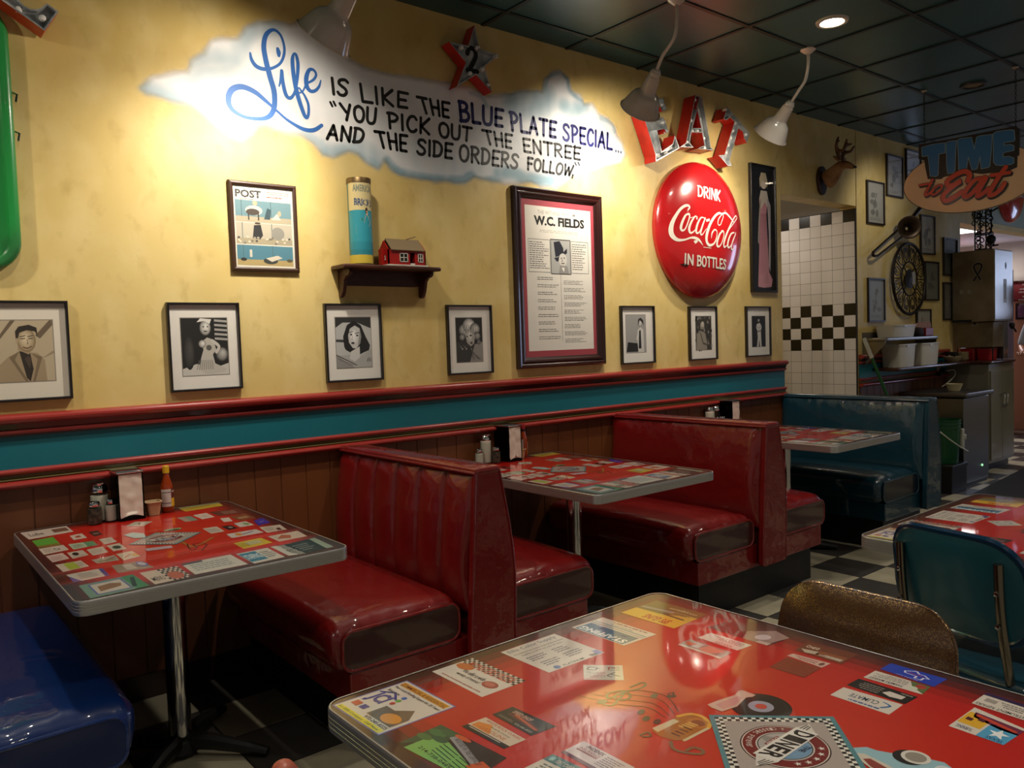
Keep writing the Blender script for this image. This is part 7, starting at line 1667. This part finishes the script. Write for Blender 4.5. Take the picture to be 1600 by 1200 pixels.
A = Art(lambda u, v, h: Vector((u, MY0-.0068-h, v)), None, .0003); A.rect(8.64, 1.62, 8.72, 1.85, '#b9bcc4'); A.lay(); A.line([(8.68, 1.66), (8.68, 1.80)], .02, '#4a2c3c'); A.L -= 1; A.ell(8.70, 1.98, .02, .035, '#c9ccd4'); A.lay(); A.ell(8.70, 1.98, .013, .024, '#1c2030'); build('side_stickers', A.mb, M_print, t, sharp=None, fix=False)
m = MB(); m.lathe([(0, 0), (.022, 0), (.026, -.03), (.01, -.06), (0, -.06)], 16, (MX1-.09, MY0-.03, 1.42)); m.tube([(MX1-.09, MY0-.03, 1.40), (MX1-.07, MY0-.06, 1.33)], .008, 8); build('tap', m, M_black, t)
# wrought iron piece on the top
t = thing('wrought_iron_stand', (8.62, -.24, 2.137), 'black wrought iron scroll stand on top of the steel dispenser', 'iron stand'); m = MB()
for (x, y) in ((8.55, -.29), (8.68, -.29), (8.55, -.19), (8.68, -.19)): m.tube([(x, y, 2.138), (x, y, 2.56)], .008, 6)
for z in (2.15, 2.30, 2.46, 2.55): m.tube([(8.55, -.29, z), (8.68, -.29, z), (8.68, -.19, z), (8.55, -.19, z)], .007, 6, closed=True)
build('posts_and_rings', m, M_black, t); m = MB(); rr = random.Random(8)
for i in range(26):
    z = 2.17+.36*rr.random(); y0_ = -.30+.12*rr.random(); s_ = rr.choice((-1, 1)); x0_ = 8.54+.15*rr.random()
    m.tube(catmull([(x0_, y0_, z), (x0_, y0_+s_*.03, z+.03), (x0_, y0_+s_*.05, z), (x0_, y0_+s_*.03, z-.02), (x0_, y0_+s_*.015, z)], 4), .0055, 5)
m.tube([(8.55, -.33, 2.50), (8.55, -.40, 2.53)], .009, 6); m.tube([(8.55, -.33, 2.17), (8.55, -.40, 2.175)], .008, 6)
build('scrolls', m, M_black, t)
t = thing('black_ball_finial', (8.47, -.375, 2.137), 'small black ball on a post at the right corner of the dispenser top', 'finial')
build('ball', MB().lathe([(.045*math.sin(PI*i/10), .09-.045*math.cos(PI*i/10)) for i in range(11)], 20, (8.47, -.362, 2.137)), M_black, t); build('post', MB().lathe([(0, 0), (.012, 0), (.012, .05), (0, .05)], 12, (8.47, -.362, 2.137)), M_brownwood, t)
# black machine, red bins on the counter behind
t = thing('black_coffee_maker', (8.30, -.06, 1.063), 'black appliance on the counter left of the plates', 'appliance'); m = MB(); m.rbox(8.275, 8.335, -.12, -.015, 1.0635, 1.155, .012, 3); build('body', m, M_black, t)
build('dial', MB().lathe([(0, 0), (.014, 0), (.014, .006), (0, .008)], 14, (8.275, -.06, 1.12), (-1, 0, 0)), M_chrome, t)
for i, (y0_, y1_) in enumerate(((-.195, -.055), (-.345, -.205))):
    bin_(8.52, 8.70, y0_, y1_, 1.0625, .115, 'red plastic tub under the steel dispenser, %s of two' % ('left' if i == 0 else 'right'), mat('red_tub', '#a3121c', .3), 'red_tub')
t = thing('power_outlet_cluster', (8.12, -.02, .93), 'wall power outlet with black plugs and a white cable below the ledge', 'outlet')
m = MB(); m.box(8.08, 8.16, -.022, -.0125, .93, 1.02); build('outlet_plate', m, mat('grey_plate', '#8c8478', .4), t); m = MB(); m.rbox(8.06, 8.11, -.07, -.023, .93, .97, .008, 2); m.rbox(8.13, 8.18, -.08, -.023, .955, 1.0, .008, 2); build('plug', m, M_black, t)
m = MB(); m.tube(catmull([(8.155, -.08, .975), (8.22, -.12, .98), (8.22, -.13, .93), (8.10, -.12, .87), (8.0, -.10, .83)], 8), .005, 6); build('white_cable', m, mat('white_cable', '#b9b3a4', .4), t)

# ------------------------------------------------------------------ beyond the pass
A = Art(wallfn, None, .0004); bx0, bx1, bz0, bz1 = 9.25, 10.9, 2.50, CEIL
t = thing('round_button_sign', (9.95, -.012, 2.5), 'second round red cola sign high on the far header, behind the oval sign', 'sign')
m = MB(); m.box(9.0, 11.0, -.012, -.0005, 2.50, 3.06); build('pale_backing_board', m, mat('pale_green_board', '#93a08d', .5), t)
c2x, c2z, r2 = 9.93, 2.83, .30
m = MB(); m.lathe([(r2, 0), (r2, .02), (r2*.96, .045), (r2*.8, .08), (r2*.5, .105), (0, .115)], 40, (c2x, -.012, c2z), (0, -1, 0)); build('domed_disc', m, MATS['red_enamel'], t)
A = Art(lambda u, v, h: Vector((c2x+u*r2, -.012-.117*(max(0, 1-(u*u+v*v)))**.55-.006-h, c2z+v*r2)), None, .0006)
for s_, x_ in (('C', -.62), ('o', -.36), ('c', -.16), ('a', .02), ('C', .22), ('o', .44), ('l', .60), ('a', .68)): A.text(s_, ((x_-.10, -.12+(.0 if s_ in 'Cl' else 0)), (x_+.08, -.12), (x_+.12, .10 if s_ not in 'Cl' else .24), (x_-.06, .10 if s_ not in 'Cl' else .24)), WT)
build('white_lettering', A.mb, MATS['white_enamel'], t, sharp=None, fix=False)
t = thing('red_menu_board', (11.99, .9, 1.66), 'red board with white writing on the orange kitchen wall', 'menu board')
A = Art(lambda u, v, h: Vector((11.975-h, u, v)), None, .001); km = cr(1480, 340, 8.575); mp_ = lambda p: (lambda q: (q.y, q.z))(at(*km(p), x=11.975))
a_, b_ = mp_((878, 785)), mp_((1029, 1100)); A.rect(b_[0]-.25, b_[1], a_[0], a_[1], '#8a1a20'); A.lay(); w0 = a_[0]-b_[0]
for i in range(4): A.text(('HOT', 'PIE', 'MENU', '10')[i], ((a_[0]-.04, a_[1]-.12-.11*i), (a_[0]-.24, a_[1]-.12-.11*i), (a_[0]-.24, a_[1]-.05-.11*i), (a_[0]-.04, a_[1]-.05-.11*i)), '#d9c9c4') if False else textbars(A, a_[0]-.26, a_[1]-.14-.10*i, a_[0]-.04, a_[1]-.06-.10*i, 2, '#cfb9b4', .45, 60+i)
A.line([(a_[0]-.30, a_[1]-.02), (a_[0]-.30, b_[1]+.04)], .008, '#cfb9b4'); build('painted_board', A.mb, M_print, t, sharp=None, fix=False)
m = MB(); m.box(11.976, 11.998, b_[0]-.26, a_[0]+.01, b_[1]-.01, a_[1]+.01); build('board_backing', m, mat('dark_red_board', '#5a1218', .5), t)
kp = cr(1480, 460, 8.575); mq = lambda p: (lambda q: (q.y, q.z))(at(*kp(p), x=11.97)); a_, b_ = mq((912, 120)), mq((1100, 330))
t = thing('purple_framed_picture', (11.98, a_[0], b_[1]), 'dark framed purple toned picture on the orange kitchen wall', 'picture')
m = MB(); m.box(11.975, 11.998, b_[0], a_[0], b_[1], a_[1]); build('frame', m, mat('dark_maroon_frame', '#2c0f16', .4), t)
A = Art(lambda u, v, h: Vector((11.974-h, b_[0]+.03+(a_[0]-b_[0]-.06)*u, b_[1]+.03+(a_[1]-b_[1]-.06)*v)), None, .001); A.rect(0, 0, 1, 1, '#a0709c'); A.lay(); textbars(A, .05, .05, .95, .95, 6, '#5c3458', .6, 77); build('printed_sheet', A.mb, M_print, t, sharp=None, fix=False)
# steel refrigerator and hood shapes deep in the kitchen
t = thing('tall_steel_fridge', (11.3, 1.2, 0), 'tall bluish steel refrigerator seen through the pass', 'refrigerator')
m = MB(); m.box(10.95, 11.6, .50, 1.02, .02, 2.12); build('body', m, mat('blue_steel', '#8e98ac', .3, .8), t, bevel=.01); m = MB(); m.tube([(10.92, .56, 1.1), (10.92, .56, 1.6)], .015, 8); build('handle', m, M_chrome, t)
t = thing('red_pipe_rail', (11.5, 1, 2.30), 'red rail along the kitchen ceiling beyond the dispenser', 'rail'); build('pipe', MB().tube([(10.2, .2, 2.20), (11.9, 2.4, 2.24)], .03, 8), mat('red_pipe', '#8e2c34', .4), t); build('bracket', MB().tube([(11.0, 1.25, 2.22), (11.0, 1.25, 2.50)], .012, 6), M_black, t)
t = thing('kitchen_ceiling_panel', (9.55, .6, 2.475), 'glowing white ceiling panel light in the kitchen beyond the pass', 'ceiling light')
m = MB(); m.box(9.15, 9.95, .25, 1.0, 2.475, 2.50); build('housing', m, M_white, t); m = MB(); m.add([(9.18, .28, 2.474), (9.92, .28, 2.474), (9.92, .97, 2.474), (9.18, .97, 2.474)], [(0, 1, 2, 3)]); build('diffuser', m, mat('lit_diffuser', '#ffffff', .5, emit=5, emit_col='#fff4f0'), t, sharp=None)
for i, (z0_, h_, w_, c_) in enumerate(((1.40, .10, .16, '#b9b2c4'), (1.52, .04, .2, '#6a3a4c'), (1.24, .12, .16, '#8c86a8'), (1.10, .10, .2, '#8a1a24'))):
    t = thing('kitchen_box', (10.2, .22, z0_), ('white box on the kitchen rack, second from the top', 'thin dark box topmost on the kitchen rack', 'lilac box on the kitchen rack, third down', 'red box lowest on the kitchen rack')[i], 'box')
    m = MB(); m.box(10.1, 10.32, .18, .18+w_+.12, z0_, z0_+h_); build('carton', m, mat('carton_%d' % i, c_, .5), t); m = MB(); m.box(10.095, 10.325, .175, .305+w_, z0_+h_, z0_+h_+.006); build('lid', m, mat('carton_lid_%d' % i, c_, .4), t)
t = thing('kitchen_rack', (10.2, .3, 0), 'steel rack carrying boxes beyond the counter', 'rack'); m = MB()
for (x, y) in ((10.05, .16), (10.36, .16), (10.05, .6), (10.36, .6)): m.tube([(x, y, 0), (x, y, 1.7)], .012, 6)
build('posts', m, M_steel, t)
for z in (1.09, 1.23, 1.39, 1.515): m = MB(); m.box(10.04, 10.37, .15, .61, z-.006, z-.0008); build('rack_shelf', m, M_steel, t)
# floor mat in the aisle
mt_ = MB(); mt_.prism([tuple(at(*p, z=0))[:2] for p in ((1515, 776), (1600, 733))]+[(10.9, -1.45), (6.3, -1.75)], lambda p: (p[0], p[1], .001), lambda p: (p[0], p[1], .012))
tag(build('rubber_floor_mat', mt_, mat('black_rubber_mat', '#141110', .6)), 'black rubber mat on the checkered aisle floor at the right edge', 'mat')

# ================================================================== PEOPLE
M_skin = mat('skin', '#a8694a', .45, noise=('#94543c', 14, .4, .7)); M_shirt = mat('pale_shirt', '#9aa0ae', .8); M_jean = mat('dark_trousers', '#1a2030', .8); M_hair = mat('dark_hair', '#14100e', .6)
def person(x, y, label):
    """standing at the end of the counter, forearms forward over the dishes"""
    t = thing('person', (x, y, 0), label, 'person'); L = (x, y, 0)
    P = [(0, 0, .95), (0, 0, 1.15), (-.01, 0, 1.38), (-.02, 0, 1.50), (-.04, 0, 1.57), (-.05, 0, 1.68), (-.05, 0, 1.76),
         (-.02, .19, 1.42), (-.08, .25, 1.16), (-.28, .17, 1.12), (-.36, .14, 1.125), (-.02, -.19, 1.42), (-.06, -.24, 1.16), (-.28, -.16, 1.12), (-.36, -.13, 1.125),
         (0, .10, .88), (-.02, .11, .48), (.02, .11, .09), (-.13, .12, .035), (0, -.10, .88), (-.02, -.11, .48), (.02, -.11, .09), (-.13, -.12, .035)]
    E = [(0, 1), (1, 2), (2, 3), (3, 4), (4, 5), (5, 6), (2, 7), (7, 8), (8, 9), (9, 10), (2, 11), (11, 12), (12, 13), (13, 14), (0, 15), (15, 16), (16, 17), (17, 18), (0, 19), (19, 20), (20, 21), (21, 22)]
    R = [(.13, .15), (.12, .14), (.12, .16), .058, .06, .098, .07, .058, .044, .034, .026, .058, .044, .034, .026, .088, .062, .042, .032, .088, .062, .042, .032]
    skin('body', [(x+p[0], y+p[1], p[2]) for p in P], E, R, M_skin, t, L)
    i_ = [0, 1, 2, 7, 8, 11, 12]; skin('shirt', [(x+P[k_][0], y+P[k_][1], P[k_][2]) for k_ in i_], [(0, 1), (1, 2), (2, 3), (3, 4), (2, 5), (5, 6)], [(.15, .17), (.14, .16), (.14, .175), .072, .06, .072, .06], M_shirt, t, L)
    i_ = [0, 15, 16, 17, 19, 20, 21]; skin('trousers', [(x+P[k_][0], y+P[k_][1], P[k_][2]) for k_ in i_], [(0, 1), (1, 2), (2, 3), (0, 4), (4, 5), (5, 6)], [(.14, .16), .10, .075, .06, .10, .075, .06], M_jean, t, L)
    skin('hair', [(x-.02, y, 1.70), (x-.01, y, 1.78), (x+.02, y, 1.70)], [(0, 1), (0, 2)], [.10, .085, .08], M_hair, t, L)
    for s_ in (-1, 1):
        h0 = Vector((x-.36, y+s_*.135, 1.125))
        pts = [h0, h0+Vector((-.05, 0, -.004)), h0+Vector((-.085, 0, -.006))]; ed = [(0, 1), (1, 2)]; rad = [.022, (.034, .016), (.036, .014)]
        skin('palm', pts, ed, rad, M_skin, t, L, 1)
        for k_, (oy, ln) in enumerate(((-.028, .058), (-.010, .066), (.009, .062), (.027, .050))):
            b_ = h0+Vector((-.085, oy, -.004)); skin('finger', [b_, b_+Vector((-ln*.5, 0, .002)), b_+Vector((-ln*.8, 0, -.014)), b_+Vector((-ln, 0, -.030))], [(0, 1), (1, 2), (2, 3)], [.009, .0085, .008, .007], M_skin, t, L, 1)
        b_ = h0+Vector((-.03, -s_*.022, 0)); skin('thumb', [b_, b_+Vector((-.025, -s_*.026, -.004)), b_+Vector((-.055, -s_*.030, -.014))], [(0, 1), (1, 2)], [.012, .010, .008], M_skin, t, L, 1)
    for s_ in (-1, 1):
        build('eye', MB().lathe([(.012*math.sin(PI*i/8), -.012*math.cos(PI*i/8)) for i in range(9)], 12, (x-.135, y+s_*.032, 1.675)), mat('eye_dark', '#1a120e', .2), t)
    skin('nose', [(x-.14, y, 1.67), (x-.162, y, 1.635)], [(0, 1)], [.010, .014], M_skin, t, L, 1); skin('mouth', [(x-.135, y-.022, 1.60), (x-.142, y, 1.598), (x-.135, y+.022, 1.60)], [(0, 1), (1, 2)], [.005, .006, .005], mat('lips', '#6a2c26', .4), t, L, 1)
    return t
person(9.40, -.60, 'person in a pale shirt at the right edge, reaching a hand to the counter')
# fingertips of the photographer's neighbour at the lower edge
f0 = at(434, 1176, y=CAM.y+.42); L = tuple(f0-Vector((0, 0, .30)))
t = thing('person', L, 'person of whom only two fingertips show at the bottom edge', 'person')
M_skin2 = mat('ruddy_skin', '#a34a38', .4, noise=('#b8654c', 40, .4, .7, (1, 1, .2)))
wv = f0+Vector((.01, -.01, -.15)); skin('body', [wv+Vector((.02, -.05, -.17)), wv, wv+Vector((0, .004, .04)), wv+Vector((0, .006, .075))], [(0, 1), (1, 2), (2, 3)], [.032, .026, (.036, .018), (.038, .018)], M_skin2, t, L)
for k_, (ox, up_) in enumerate(((0.0, 0), (-.020, -.014), (-.038, -.030), (-.054, -.05))):
    b_ = wv+Vector((.022+ox*.9, .004, .075)); e = f0+Vector((ox*.9, 0, up_-.006)); skin('finger', [b_, b_*.5+e*.5+Vector((0, .006, 0)), e*.85+b_*.15+Vector((0, .003, 0)), e], [(0, 1), (1, 2), (2, 3)], [.0095, .009, .0085, .0070], M_skin2, t, L)
b_ = wv+Vector((.036, 0, .03)); skin('thumb', [b_, b_+Vector((.022, .006, .022)), b_+Vector((.030, .008, .050))], [(0, 1), (1, 2)], [.013, .011, .009], M_skin2, t, L)
